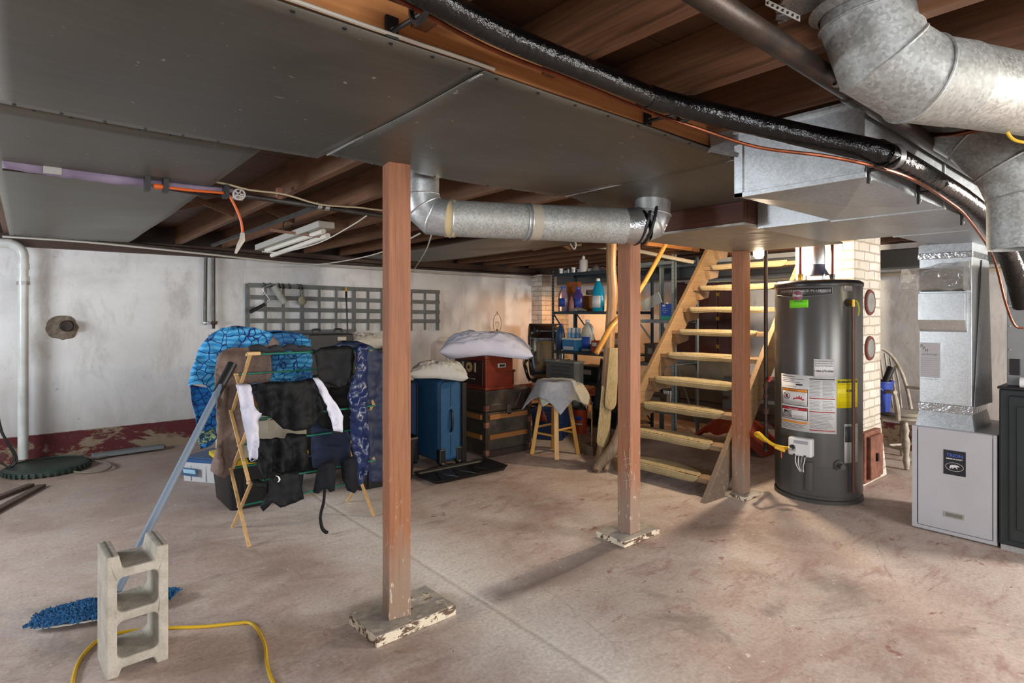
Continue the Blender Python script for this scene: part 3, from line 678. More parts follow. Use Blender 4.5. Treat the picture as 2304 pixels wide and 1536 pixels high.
hs = thing('hanger_strap', (1.62, 0.615, 1.90), 'perforated metal hanger strap looped around the black iron pipe', 'strap')
M_STRAP = flat('perforated_strap', '96907f', 0.5, 0.5, '6d675c', 12)
sp_ = [(1.62, 0.70, 1.99), (1.62, 0.66, 1.955), (1.62, 0.645, 1.925), (1.62, 0.632, 1.899), (1.62, 0.612, 1.893), (1.62, 0.592, 1.902), (1.62, 0.583, 1.925), (1.62, 0.585, 1.96), (1.62, 0.60, 2.0)]
m = MB()
for i in range(len(sp_)-1): m.beam(sp_[i], sp_[i+1], 0.002, 0.016, up=(0, 1, 0.01) if False else (1, 0, 0))
mm = MB()
for i in range(len(sp_)-1):
    a, b = Vector(sp_[i]), Vector(sp_[i+1]); x = Vector((0.009, 0, 0)); mm.add([a-x, a+x, b+x, b-x], [(0, 1, 2, 3)])
part('strap', mm, M_STRAP, hs, solid=0.0015, merge=True)
s2_ = [P(1722, 4, 1.36), P(1758, 22, 1.37), P(1800, 42, 1.38)]
h2 = thing('hanger_strap', s2_[0], 'short perforated strap nailed to the joist at the top edge', 'strap')
mm = MB(); hd = MB()
for i in range(2): a, b = s2_[i], s2_[i+1]; x = Vector((0, 0, 0.0075)); mm.add([a-x, a+x, b+x, b-x], [(0, 1, 2, 3)])
part('strap', mm, flat('pale_strap', 'b5b0a8', 0.5, 0.4), h2, solid=0.0015, merge=True)
for i in range(7):
    q = s2_[0].lerp(s2_[2], (i+0.5)/7)-RV(1750, 20)*0.0015; hd.sphere(q, 0.0035, 8, 4)
part('holes', hd, M_BLACK, h2, label='row of dark punched holes')

# water pipe with gate valve under the far joists
wp = thing('water_pipe', (1.2, 3.2, 1.88), 'grey steel water pipe crossing left of the nearest post', 'pipe')
wa = PV(522, 436, 3.2); wb = PV(850, 484, 3.2); wb = wa+(wb-wa)*1.6
part('pipe', MB().cyl(wa, wb, 0.014, n=14), M_STEELP, wp, smooth=True)
q = PV(538, 437, 3.15); vl = part('valve_body', MB().cyl(q+Vector((-0.02, 0.05, 0)), q+Vector((0.03, 0.05, 0)), 0.022, n=14).cyl(q+Vector((0, 0.05, 0)), q+Vector((0, 0.0, 0)), 0.01, n=10), M_GALV, wp, smooth=True)
w_ = MB().torus(q, (0.3, 1, 0), 0.026, 0.005, 20, 6)
for i in range(5): an = 2*PI*i/5; w_.beam(q, q+Vector((math.cos(an)*0.026, 0, math.sin(an)*0.026)), 0.006, 0.006, up=(0, 1, 0))
part('handwheel', w_, flat('pale_handwheel', 'c9c4bc', 0.5), vl, label='pale round valve handwheel')
for px, py in ((718, 463), (735, 466)): c_ = PV(px, py, 3.2); part('union', MB().cyl(c_-Vector((0.012, 0, 0)), c_+Vector((0.012, 0, 0)), 0.02, n=12), M_GALV, wp, smooth=True)
tg = PV(628, 440, 3.2); part('strap', MB().box(tg+Vector((-0.012, -0.016, -0.02)), tg+Vector((0.012, 0.016, 0.04))), M_RUST, wp, label='rusty perforated strap')
fp = [PV(5, 366, 3.2), PV(110, 378, 3.2), PV(200, 388, 3.2), PV(330, 405, 3.2), PV(430, 422, 3.2), PV(522, 434, 3.2)]
fo = thing('foam_wrapped_pipe', fp[0], 'pipe loosely wrapped in pale purple foam at far left below the ceiling sheet', 'pipe')
m = MB().grid(lambda a, b: Vector(fp[0]).lerp(fp[-1], a)+Vector((0, 0.02*math.cos(b*PI*1.5), (0.024*(1-a)+0.010)*math.sin(b*PI*1.5)+0.012-0.018*math.sin(a*PI)+0.004*nz(a*20, b*3))), 50, 10)
part('foam_sleeve', m, flat('lilac_foam', '8f8299', 0.7, 0.0, '75687e', 6), fo, solid=0.003, smooth=True, ang=180)
m = MB().grid(lambda a, b: PV(97+42*a, 376+4*a, 3.17)+Vector((0, 0, 0.028*(b-0.5)*2*0.9)), 4, 4); part('label', m, flat('grey_sticker', 'a5a2a0', 0.6), fo, solid=0.001, label='pale grey sticker')
part('pipe', MB().tube([p_+Vector((0, 0.035, -0.015)) for p_ in fp], 0.010, 8), M_IRON, fo, smooth=True)
cb_ = [(0, 340), (25, 340), (150, 357), (265, 374), (330, 388), (490, 410), (560, 427), (640, 437), (720, 460), (800, 466), (850, 472), (930, 480)]
tag(part('cable', MB().tube([PV(x, y, 3.12) for x, y in cb_], 0.005, 6, smooth=3), M_CREAMW, smooth=True), 'cream electric cable stapled across the far left ceiling sheet', 'cable')
oc = thing('orange_lead', PV(380, 420, 3.14), 'orange extension cord hooked on the water pipe with its plug hanging down', 'cord')
pl = [(378, 422), (430, 428), (500, 434), (515, 440), (532, 470), (543, 500), (546, 528)]
part('cord', MB().tube([PV(x, y, 3.13) for x, y in pl], 0.0065, 8, smooth=4), M_CORDO, oc, smooth=True)
part('socket_end', MB().tube([PV(345, 419, 3.13), PV(352, 419, 3.13), PV(378, 422, 3.13)], [0.011, 0.014, 0.010], 10), M_CORDO, oc, smooth=True)
part('plug', MB().tube([PV(546, 524, 3.13), PV(545, 540, 3.13), PV(538, 552, 3.13), PV(530, 570, 3.13)], [0.010, 0.014, 0.012, 0.006], 10), flat('clear_plug', 'b9b2a8', 0.4), oc, smooth=True, label='pale moulded plug')
for px in (331, 372, 508): q = PV(px, 412+(px-331)*0.10, 3.13); part('hook_tie', MB().box(q+Vector((-0.01, -0.02, -0.035)), q+Vector((0.012, 0.03, 0.03))), M_BLACK, oc, label='black tape tie')
# fluorescent fixture, conduit and thin cords in the joist bays
fx = thing('fluorescent_light', P(660, 530, 4.4), 'old unlit fluorescent light hanging loose between the far left joists', 'light')
a = P(590, 558, 4.7); b = P(735, 505, 3.9)
part('housing', MB().beam(a, b, 0.12, 0.045), flat('fixture_enamel', 'a3a09a', 0.5), fx, bevel=0.006)
part('tube', MB().tube([P(600, 555, 4.6)-Vector((0, 0, 0.03)), P(728, 510, 3.9)-Vector((0, 0, 0.03))], 0.018, 12), flat('milky_tube', 'cfcabf', 0.3), fx, smooth=True)
part('tube', MB().tube([P(612, 566, 4.6)-Vector((0, 0, 0.03)), P(738, 520, 3.9)-Vector((0, 0, 0.03))], 0.018, 12), _M['milky_tube'], fx, smooth=True)
part('hanger_wire', MB().tube([P(640, 540, 4.4), P(638, 500, 4.4), P(655, 505, 4.4), P(668, 535, 4.3)], 0.004, 6, smooth=4), M_IRON, fx)
part('brace', MB().beam(P(612, 518, 4.3), P(728, 533, 3.95), 0.03, 0.02), M_JOIST_Y, fx)
tag(part('steel_rail', MB().beam(P(478, 552, 5.2), P(722, 462, 3.5), 0.03, 0.02), M_STEELP), 'thin grey steel rail running under the joists near the fluorescent light', 'rail')
def cable(pts, r, mat, label, name='cable'): return tag(part(name, MB().tube(pts, r, 6, smooth=5), mat, smooth=True), label, 'cable')
M_CW = flat('white_cable', 'bdb8ae', 0.6)
cable([PV(825, 485, 3.18), PV(790, 508, 3.3), PV(720, 545, 3.6), PV(640, 566, 3.9), PV(590, 566, 4.1)], 0.004, M_CW, 'thin white cord strung from the water pipe towards the fluorescent light', 'cord')
cable([PV(945, 525, 2.5), PV(850, 570, 3.6), PV(740, 592, 4.6), PV(640, 600, 6.49)], 0.004, M_CW, 'thin white cord running from under the round duct to the back wall', 'cord')
cable([P(972, 524, 2.76), PV(955, 570, 4.2), PV(928, 612, 6.485)], 0.004, M_CW, 'short thin white cord dangling below the round duct elbow', 'cord')
cable([PV(5, 532, 6.38), PV(200, 545, 6.38), PV(450, 570, 6.38), PV(640, 590, 6.38), PV(850, 605, 6.38), PV(1200, 626, 6.38)], 0.010, M_CW, 'white cable running along the top of the back wall')
cable([PV(5, 522, 6.36), PV(200, 538, 6.36), PV(420, 560, 6.36), PV(850, 596, 6.36), PV(1200, 618, 6.36)], 0.016, M_IRON, 'dark conduit along the sill above the white back wall', 'conduit')
cable([P(1200, 560, 6.4), P(1270, 548, 6.2), P(1350, 556, 6.0), P(1420, 562, 5.9), P(1500, 578, 5.8), P(1560, 590, 5.8)], 0.02, flat('cream_conduit', 'a39a86', 0.6), 'cream conduit curving under the joists above the shelves', 'conduit')
cable([P(1283, 548, 4.2), P(1292, 560, 4.2), P(1296, 548, 4.2), P(1288, 540, 4.2)], 0.006, M_CW, 'small loop of white cable hanging under the ceiling by the middle post')

M_CHALK = flat('chalk_marks', 'b9a79a', 0.9)
for q in (((1404, 1012), (1410, 1052)), ((1416, 1008), (1418, 1048)), ((1402, 1034), (1421, 1028)), ((1405, 1046), (1420, 1042)), ((1408, 1062), (1410, 1100)), ((1417, 1060), (1417, 1096)), ((1404, 1082), (1421, 1078))):
    part('chalk_mark', MB().tube([PU(x, y, 2.6375) for x, y in q], 0.0012, 5), M_CHALK, p_mid)
tag(part('copper_line', MB().tube([P(2060, 302, 2.1), P(2140, 303, 1.95), P(2200, 292, 1.85), P(2250, 287, 1.8), P(2330, 283, 1.75)], 0.0085, 10, smooth=4), M_COPPER, smooth=True), 'brown copper pipe crossing behind the near elbow duct at the right edge', 'pipe')
tag(part('yellow_cable', MB().tube([P(2262, 276, 1.5), P(2268, 300, 1.5), P(2285, 316, 1.5), P(2320, 322, 1.5)], 0.004, 8, smooth=4), M_CORDY, smooth=True), 'bright yellow cable hanging below the near duct at the right edge', 'cable')
# ------------------------------------------------------------------ bare bulb that lights the stairs and heater
bl = thing('light_bulb', (4.365, 2.212, 1.78), 'glowing bare light bulb hanging beside the stairs near the water heater', 'light bulb')
bc = Vector((4.365, 2.212, 1.768))
part('glass', MB().lathe([(0.0001, -0.042), (0.022, -0.036), (0.036, -0.02), (0.041, 0.0), (0.037, 0.019), (0.024, 0.04), (0.015, 0.055)], bc, 20), emis('glowing_bulb', 'ffe9c8', BULB), bl, smooth=True)  # globe made larger to take in the glare around it
part('socket', MB().lathe([(0.016, 0.055), (0.022, 0.06), (0.024, 0.09), (0.04, 0.11), (0.05, 0.135), (0.05, 0.184)], bc, 20), M_WHITE, bl, smooth=True)
tag(part('cross_board', MB().box((4.09, 2.15, 1.952), (4.74, 2.23, 1.972)), M_WOOD_X), 'short board over the glowing bulb between joist and chimney', 'board')

# ------------------------------------------------------------------ stairs
st = thing('wooden_stairs', (3.6, 2.68, 0), 'open wooden staircase rising to the right behind the posts', 'stairs')
def ztop(u): return 1.18*(u-3.57)
for nm, v0, v1, lab in (('stringer', 3.15, 3.19, 'far side board'), ('stringer', 2.175, 2.215, 'near side board')):
    ue = 5.42
    part(nm, MB().prism([(3.545, 0), (3.80, 0), (ue, ztop(ue)-0.30), (ue, ztop(ue)+0.02), (3.60, 0.06)], lambda a, b, t: (a, t, b), v0, v1), M_STRING, st, bevel=0.004, label=lab)
def rug_mesh(k, u0, v0, v1, z):
    """half-oval braided tread cover that folds down over the nosing"""
    w = (v1-v0)/2; vc = (v0+v1)/2; nr = 9; nt = 36; mb = MB(); sd = k*1.7
    # path from back (u0+depth) over the nosing: s in [0,1]
    D_ = 0.21; drop = 0.052
    def pos(r, th):
        # r 0..1, th 0..pi : half ellipse behind the nosing, front rows parallel to nosing
        y = vc-w*r*math.cos(th); x = u0+D_*r*math.sin(th)
        return x, y
    def top(a, b):
        r = a; th = b*PI; x, y = pos(r, th)
        h = 0.004*abs(math.sin(r*nr*PI)); return (x, y, z+0.008+h+0.001*nz(x*9, y*9, sd))
    mb.grid(top, nr*4, nt)
    def front(a, b):      # a across, b down the lip
        y = vc-w*(1-2*a); q = 1-(1-2*a)**2; dd = drop*min(1.0, 0.35+1.4*q**0.5)*(1+0.12*nz(y*4, sd))
        an = min(1.0, b*2.2); bulge = 0.016*math.sin(min(1.0, b*1.1)*PI*0.9)+0.008
        rid = 0.0035*abs(math.sin(b*4.0*PI)); edge = min(1.0, q**0.5*2.2)
        return (u0-(bulge+rid)*edge, y, z+0.010-dd*b+0.003*nz(y*7, b, sd))
    mb.grid(front, 44, 16)
    return mb
def m_rug():
    t = NT('braided_tan_rug'); n = t.noise(t.coord(), 60, 3); c = t.ramp(t.noise(t.coord(), 7, 4), [(0.3, '9d8b66'), (0.7, 'b09e78')])
    c = t.mix(t.ramp(n, [(0.35, 0.4), (0.6, 0.0)]), c, '7d6a48'); t.bump(n, 0.25, 0.002); return t.set(c, 0.95)
M_RUG = m_rug()
for k in range(1, 11):
    z = 0.12+0.205*(k-1); u0 = 3.585+z/1.18+0.02
    tr_ = part('tread', MB().box((u0, 2.215, z-0.036), (u0+0.235, 3.15, z)), M_STAIR, st, bevel=0.004)
    part('cleat', MB().prism([(u0+0.03, z-0.036), (u0+0.22, z-0.036), (u0+0.20, z-0.10), (u0+0.06, z-0.125)], lambda a, b, t: (a, t, b), 3.105, 3.15), M_STAIR, st, bevel=0.002)
    part('cleat', MB().prism([(u0+0.03, z-0.036), (u0+0.22, z-0.036), (u0+0.20, z-0.10), (u0+0.06, z-0.125)], lambda a, b, t: (a, t, b), 2.215, 2.26), M_STAIR, st, bevel=0.002)
    sh = 0.03*nz(k*3.1, 0.5)
    ordn = ['first', 'second', 'third', 'fourth', 'fifth', 'sixth', 'seventh', 'eighth', 'ninth', 'tenth'][k-1]
    rg = part('stair_rug', rug_mesh(k, u0-0.004, 2.335+sh, 3.075+sh, z), M_RUG, smooth=True, ang=70, merge=True)
    tag(rg, 'tan braided half-oval rug on the %s stair tread from the floor' % ordn, 'rug', 'braided rugs on the stair treads')
# natural log rail post, driftwood foot and stick handrail
lg = thing('log_post', (3.78, 3.27, 0), 'peeled natural log standing at the foot of the stairs', 'post')
lp = [PV(1352, 1040, 3.27), PV(1362, 960, 3.27), PV(1365, 860, 3.28), PV(1370, 790, 3.28), PV(1374, 720, 3.29), PV(1378, 660, 3.28), PV(1375, 600, 3.28), PV(1376, 545, 3.28)]
lp[0].z = 0.01
M_LOG = wood('peeled_log', '7d5632', 'b08452', '93683e', axis=2, rough=0.4)
part('trunk', MB().tube(lp, [0.055, 0.046, 0.044, 0.045, 0.043, 0.047, 0.042, 0.045], 14, smooth=4), M_LOG, lg, smooth=True)
dw = [FL(1345, 1062), PV(1352, 1045, 3.12), PV(1368, 1010, 3.14), PV(1384, 980, 3.16)]
dw[0].z = 0.015
tag(part('driftwood_root', MB().tube([dw[0]+Vector((-0.02, 0, 0)), dw[0]+Vector((0.02, 0, 0.05)), Vector((3.70, 3.09, 0.22)), Vector((3.84, 3.10, 0.45)), Vector((3.93, 3.10, 0.60))], [0.03, 0.045, 0.05, 0.038, 0.02], 9, smooth=3).tube([Vector((3.62, 3.12, 0.02)), Vector((3.68, 3.15, 0.10)), Vector((3.72, 3.12, 0.2))], [0.02, 0.03, 0.03], 8, smooth=2), wood('weathered_grey_wood', '5d4c3e', '94806a', '7a6654', axis=2), smooth=True, ang=60), 'weathered grey driftwood-like root at the foot of the stairs', 'root')
hr = [PV(1342, 795, 3.24), PV(1372, 740, 3.23), PV(1398, 710, 3.23), PV(1450, 635, 3.23), PV(1500, 545, 3.23)]
tag(part('stick_handrail', MB().tube(hr, [0.022, 0.026, 0.024, 0.022, 0.02], 12, smooth=4), wood('varnished_stick', '9c6a2e', 'd09a4c', 'b5803c', axis=0, rough=0.35), smooth=True), 'varnished round stick handrail rising beside the stairs', 'handrail')
def runner(pts_top, y1, label, v, w0, w1):
    (xa, ya), (xb, yb) = pts_top
    n = 9
    def fn(a, b):
        y = ya+(y1-ya)*b; hw = 1.0 if b < 0.86 else max(0.0, 1-((b-0.86)/0.14)**2.2)**0.5
        xc = (xa+xb)/2+(w0 if False else 0)-10*b; hwx = (xb-xa)/2*(0.85+0.25*b)*hw
        x = xc+(2*a-1)*hwx; q = PV(x, y, v)
        return q+Vector((-0.25, -1, 0))*(0.012*(1-(2*a-1)**2)+0.004*abs(math.sin(a*n*PI/1.0)))
    m = MB().grid(fn, 54, 50); return tag(part('braided_runner', m, M_RUG, smooth=True, ang=80, solid=0.008), label, 'rug')
runner(((1352, 868), (1378, 868)), 1006, 'narrow tan braided runner hanging lowest against the log post', 3.20, 0, 0)
runner(((1370, 782), (1394, 782)), 922, 'tan braided runner hanging higher against the log post and handrail', 3.17, 0, 0)

# ------------------------------------------------------------------ water heater
WC = Vector((4.39, 1.785, 0)); WR = 0.283; WA = math.radians(202.1)
def CS(s, z, off=0.0):
    a = WA+s/WR; return Vector((WC.x+(WR+off)*math.cos(a), WC.y+(WR+off)*math.sin(a), z))
def sx(px):      # arc length of an image column on the tank
    return WR*math.asin(max(-0.99, min(0.99, (px-1838.5)/89.0)))
def zy(px, py):
    dlt = sx(px)/WR; return CH-(py-HY)*(4.19-WR*math.cos(dlt))/F
wh = thing('water_heater', (WC.x, WC.y, 0), 'tall dark grey gas water heater with warning labels beside the brick chimney', 'water heater')
M_TANK = flat('grey_tank_enamel', '4b4a48', 0.28, 0.15, '525150', 3)
part('tank', MB().lathe([(0.0001, 0.0), (WR-0.02, 0.0), (WR-0.012, 0.004), (WR-0.012, 0.05), (WR, 0.055), (WR, 1.485), (WR-0.004, 1.50)], WC, 72), M_TANK, wh, smooth=True, ang=30)
part('top_cap', MB().lathe([(WR+0.004, 1.488), (WR+0.006, 1.50), (WR+0.004, 1.515), (WR-0.02, 1.532), (0.001, 1.536)], WC, 72), flat('black_tank_cap', '262626', 0.35), wh, smooth=True, ang=50)
part('base_ring', MB().lathe([(WR-0.006, 0.0), (WR+0.004, 0.003), (WR+0.004, 0.024), (WR-0.008, 0.03)], WC, 72), flat('base_ring_grey', '3f3e3d', 0.4), wh, smooth=True, ang=50)
part('burner_band', MB().grid(lambda a, b: CS(-0.17+0.40*a, 0.06+0.19*b, 0.0045), 30, 1), M_TANK, wh, smooth=True, ang=60)
part('burner_cover', MB().grid(lambda a, b: CS(-0.085+0.06*a, 0.09+0.19*b, 0.022*math.sin(max(0.02, min(0.98, a))*PI)**0.4), 10, 1), M_TANK, wh, smooth=True, ang=60)
def patch(name, s0, s1, z0, z1, off, mat, label=None, parent=wh, tilt=0.0):
    return part(name, MB().grid(lambda a, b: CS(s0+(s1-s0)*a, z0+(z1-z0)*b+tilt*a, off), max(2, int(abs(s1-s0)/0.012)), 1), mat, parent, smooth=True, ang=60, label=label, solid=0.0006)
def ctext(par, txt, s, z, size, mat, width=None, align='L', off=0.0035, name='lettering', bold=0.0, tilt=0.0):
    m = MB(); lettering(m, txt, size, lambda a, b: CS(a, b, off), s, z, width, align, bold)
    # subdivide by nature small glyphs follow the curve
    return part(name, m, mat, par)
W_ = flat('label_white', 'cfcfcf', 0.45); K_ = flat('print_black', '1b1b1d', 0.5); R_ = flat('print_red', 'a3202a', 0.5); O_ = flat('print_orange', 'd98a2c', 0.5)
G_ = flat('print_grey', '7a7a7e', 0.6); Y_ = flat('energy_yellow', 'd6c40a', 0.45); GR_ = flat('sticker_green', '6fd31c', 0.5); SV_ = flat('print_silver', 'a9a9a9', 0.4, 0.3)
# brand plate at the top
bp = MB().grid(lambda a, b: CS(sx(1757)+(sx(1866)-sx(1757))*a, 1.475+0.0-0.0-(0.045+0.018*math.sin(a*PI))*(1-b)+0.004, 0.0012), 30, 3)
bpo = part('brand_plate', bp, flat('plate_dark', '403d3c', 0.3, 0.2), wh, smooth=True, label='dark curved brand plate', solid=0.0006)
pts = [CS(sx(1757)+(sx(1866)-sx(1757))*i/24, 1.479, 0.003) for i in range(25)]+[CS(sx(1866)+(sx(1757)-sx(1866))*i/24, 1.434-0.018*math.sin(i/24*PI), 0.003) for i in range(25)]
part('plate_outline', MB().tube(pts+[pts[0]], 0.0012, 4), SV_, bpo)
ctext(bpo, 'PERFORMANCE PLUS', sx(1766), 1.448, 0.022, SV_, width=sx(1846)-sx(1766))
s0 = sx(1801); disc = MB()
def dsk(r, off, n=28): return [(s0+r*math.cos(2*PI*i/n), 1.425+r*math.sin(2*PI*i/n)) for i in range(n)]
rd = part('brand_disc', MB().add([CS(a, b, 0.005) for a, b in dsk(0.034, 0)]+[CS(s0, 1.425, 0.006)], [(i, (i+1) % 28, 28) for i in range(28)]), flat('brand_red', '6d1a24', 0.4), bpo, label='dark red round brand disc')
part('ring', MB().tube([CS(a, b, 0.006) for a, b in dsk(0.035, 0)]+[CS(*dsk(0.035, 0)[0], 0.006)], 0.0012, 4), SV_, rd)
part('lettering', lettering(MB(), 'Rheem', 0.026, lambda a, b: CS(a, b, 0.008), s0, 1.417, 0.056, 'C', 0.0006), W_, rd)
# green APPROVED sticker
gs = patch('green_sticker', sx(1784), sx(1821), 1.338, 1.392, 0.002, GR_, 'bright green inspection sticker', tilt=0.004)
ctext(gs, 'APPROVED', (sx(1784)+sx(1821))/2, 1.381, 0.013, K_, width=0.06, align='C')
ln = MB()
for i in range(4): ln.grid(lambda a, b: CS(sx(1787)+0.09*a*(0.95 if i % 2 else 0.7), 1.348+i*0.009+0.0008*b, 0.0035), 4, 1)
part('printed_lines', ln, K_, gs)
patch('rating_sticker', sx(1888), sx(1903), 1.452, 1.512, 0.002, flat('silver_sticker', '9c9c99', 0.35, 0.4), 'small silver sticker near the top')
# do-not-return label
dl_ = patch('return_label', sx(1831), sx(1869), zy(1850, 850)+0.0, zy(1850, 808), 0.0035, W_, 'white return notice label')
for i, tx in enumerate(('DO NOT RETURN THIS', 'WATER HEATER TO THE', 'PLACE OF PURCHASE')): ctext(dl_, tx, (sx(1831)+sx(1869))/2, zy(1850, 814+5.4*i), 0.011, K_, width=0.105, align='C', off=0.005)
ctext(dl_, '1-866-279-4566', (sx(1831)+sx(1869))/2, zy(1850, 837), 0.017, K_, width=0.118, align='C', off=0.005, bold=0.0006)
# big warning label
zb, zt = zy(1820, 976), zy(1820, 847)
wl = patch('warning_label', sx(1767), sx(1874), zb, zt, 0.002, W_, 'large white label printed with warnings')
H_ = zt-zb
def LS(px): return sx(px)
def sub(name, pa, pb, fa, fb, mat, off=0.0035, par=None, label=None): return patch(name, LS(pa), LS(pb), zt-H_*fb, zt-H_*fa, off, mat, label, par or wl)
# left column
ctext(wl, '\u26a0 WARNING', (LS(1775)), zt-H_*0.225, 0.013, G_, width=0.09)
for (a, b) in ((0.03, 0.045), (0.07, 0.08), (0.10, 0.11), (0.13, 0.14)): sub('printed_line', 1770, 1772+(a*400) % 31+12, a, b, G_)
sub('model_badge', 1797, 1810, 0.16, 0.185, K_)
for q, (fa, fb, hc, tx) in enumerate(((0.25, 0.55, O_, 'WARNING'), (0.58, 0.80, R_, 'DANGER'))):
    bx_ = sub('warning_box', 1769, 1820, fa, fb, K_, 0.0032, label='black-bordered warning box')
    patch('box_field', LS(1770.4), LS(1818.8), zt-H_*(fb-0.01), zt-H_*(fa+0.008), 0.0042, W_, None, bx_)
    patch('header_bar', LS(1770.4), LS(1818.8), zt-H_*(fa+0.055), zt-H_*(fa+0.008), 0.0048, hc, None, bx_)
    ctext(bx_, tx, (LS(1770)+LS(1819))/2, zt-H_*(fa+0.048), 0.014, K_ if q == 0 else W_, width=0.07, align='C', off=0.0056)
    # pictogram
    s1_ = LS(1779); zc = zt-H_*(fa+0.14)
    if q == 0:
        part('pictogram', MB().tube([CS(s1_+0.024*math.cos(2*PI*i/20), zc+0.024*math.sin(2*PI*i/20), 0.006) for i in range(21)], 0.0018, 4).tube([CS(s1_-0.017, zc+0.017, 0.006), CS(s1_+0.017, zc-0.017, 0.006)], 0.0018, 4), K_, bx_, label='prohibition circle')
        patch('can_symbol', s1_-0.009, s1_+0.009, zc-0.015, zc+0.012, 0.0052, R_, None, bx_)
        fl = [(0, 0), (0.075, 0), (0.078, 0.012), (0.062, 0.010), (0.066, 0.03), (0.052, 0.016), (0.046, 0.036), (0.036, 0.014), (0.026, 0.026), (0.022, 0.010), (0.008, 0.014)]
        part('flame_symbol', MB().add([CS(LS(1791)+a, zc-0.022+b, 0.0055) for a, b in fl], [tuple(range(len(fl)))]), R_, bx_)
    else:
        patch('hand_symbol', LS(1771.5), LS(1789), zt-H_*(fb-0.02), zt-H_*(fa+0.065), 0.0048, flat('picture_grey', '8b8b88', 0.6), None, bx_)
        part('hand_shape', MB().add([CS(LS(1774)+a, zt-H_*(fb-0.03)+b, 0.0056) for a, b in ((0, 0.05), (0.03, 0.04), (0.06, 0.01), (0.062, 0.0), (0.03, 0.012), (0.0, 0.03))], [(0, 1, 2, 3, 4, 5)]), K_, bx_)
    for i in range(4): patch('printed_line', LS(1791 if q else 1772), LS(1816-(i*7) % 9), zt-H_*(fb-0.02-0.018*i)-0.0015, zt-H_*(fb-0.02-0.018*i), 0.005, G_, None, bx_)
sub('orange_bar', 1769, 1820, 0.83, 0.865, O_)
for i in range(4): sub('printed_line', 1770, 1816-(i*5) % 8, 0.885+0.024*i, 0.893+0.024*i, G_)
# right column
sub('black_bar', 1823, 1871, 0.045, 0.06, K_)
for j, fr in enumerate((0.385, 0.62)): sub('red_bar', 1823, 1871, fr, fr+0.016, R_)
sub('red_bar', 1823, 1871, 0.945, 0.96, R_)
for j in range(34):
    f_ = 0.085+0.025*j
    if any(abs(f_-q) < 0.022 for q in (0.39, 0.63, 0.95)): continue
    if f_ < 0.62:
        sub('printed_line', 1823.5, 1845-(j*7) % 5, f_, f_+0.006, G_); sub('printed_line', 1848, 1870-(j*5) % 6, f_, f_+0.006, G_)
    else: sub('printed_line', 1823.5, 1869-(j*11) % 13, f_, f_+0.006, G_)
# energy label
el = patch('energy_label', sx(1874), sx(1914), zy(1895, 914), zy(1895, 851), 0.002, Y_, 'yellow energy use label')
ctext(el, 'ENERGYGUIDE', sx(1875)+0.004, zy(1890, 859), 0.020, K_, width=0.155, bold=0.0012)
ctext(el, '$291', sx(1892)+0.0, zy(1890, 880), 0.026, K_, width=0.055, bold=0.0008)
for py in (863, 869, 884, 888, 892, 903, 908): patch('printed_line', sx(1876), sx(1910-(py*3) % 9), zy(1890, py)-0.001, zy(1890, py), 0.0035, K_ if py in (863, 884) else flat('dark_mustard', '8c8005', 0.5), None, el)
# plastic pouch with rating sheet at lower right
ps = patch('manual_sheet', sx(1888), sx(1914), zy(1895, 1036), zy(1895, 950), 0.004, flat('sheet_grey', 'a8a8a4', 0.5), 'grey instruction sheet in a clear pouch')
patch('dark_picture', sx(1889), sx(1901), zy(1895, 990), zy(1895, 955), 0.006, flat('sheet_dark', '3a3c42', 0.5), None, ps)
for i in range(12): patch('printed_line', sx(1902), sx(1913-(i*3) % 4), zy(1895, 956+6*i)-0.0025, zy(1895, 956+6*i), 0.006, flat('sheet_pink', '9a5f66', 0.5), None, ps)
# gas control
gc = CS(sx(1810), 0.385, 0.03); gv = part('gas_control', MB().obox(gc, (0.06, 0.155, 0.125), WA+sx(1810)/WR), flat('control_white', 'd6d6d6', 0.35), wh, bevel=0.012, bseg=3, label='white gas control box')
gdir = Vector((math.cos(WA+sx(1810)/WR), math.sin(WA+sx(1810)/WR), 0)); gr = Vector((-gdir.y, gdir.x, 0))
q = gc+gdir*0.031
part('knob', MB().cyl(q-gr*0.045+Vector((0, 0, -0.005)), q-gr*0.045+gdir*0.012+Vector((0, 0, -0.005)), 0.017, n=20), M_BLACK, gv, smooth=True, label='round black dial')
part('window', MB().obox(q+gr*0.01+Vector((0, 0, 0.035)), (0.004, 0.09, 0.022), WA+sx(1810)/WR), flat('control_panel', '9d9aa4', 0.3), gv)
for k in (-1, 1): part('port', MB().obox(q+gr*0.035*k+Vector((0, 0, -0.055)), (0.004, 0.012, 0.012), WA+sx(1810)/WR), M_BLACK, gv)
for k in range(4):
    a = gc+gr*(-0.03+0.02*k)+Vector((0, 0, -0.062))+gdir*0.01
    part('control_wire', MB().tube([a, a+gdir*0.012+Vector((0, 0, -0.03)), a+gdir*0.004-gr*0.006*(k-1)+Vector((0, 0, -0.07)), a-gdir*0.012+gr*0.004-gr*0.012*(k-1.5)+Vector((0, 0, -0.11))], 0.0028, 6, smooth=4), M_WHITE if k != 2 else M_GALV, wh, smooth=True)
dv = CS(sx(1878), 0.275, 0.0); da = WA+sx(1878)/WR; dd_ = Vector((math.cos(da), math.sin(da), 0))
part('drain_valve', MB().cyl(dv, dv+dd_*0.012, 0.036, 0.033, 22).cyl(dv+dd_*0.012, dv+dd_*0.055, 0.013, n=12).cyl(dv+dd_*0.035, dv+dd_*0.06, 0.019, n=6), M_TANK, wh, smooth=True, ang=30)
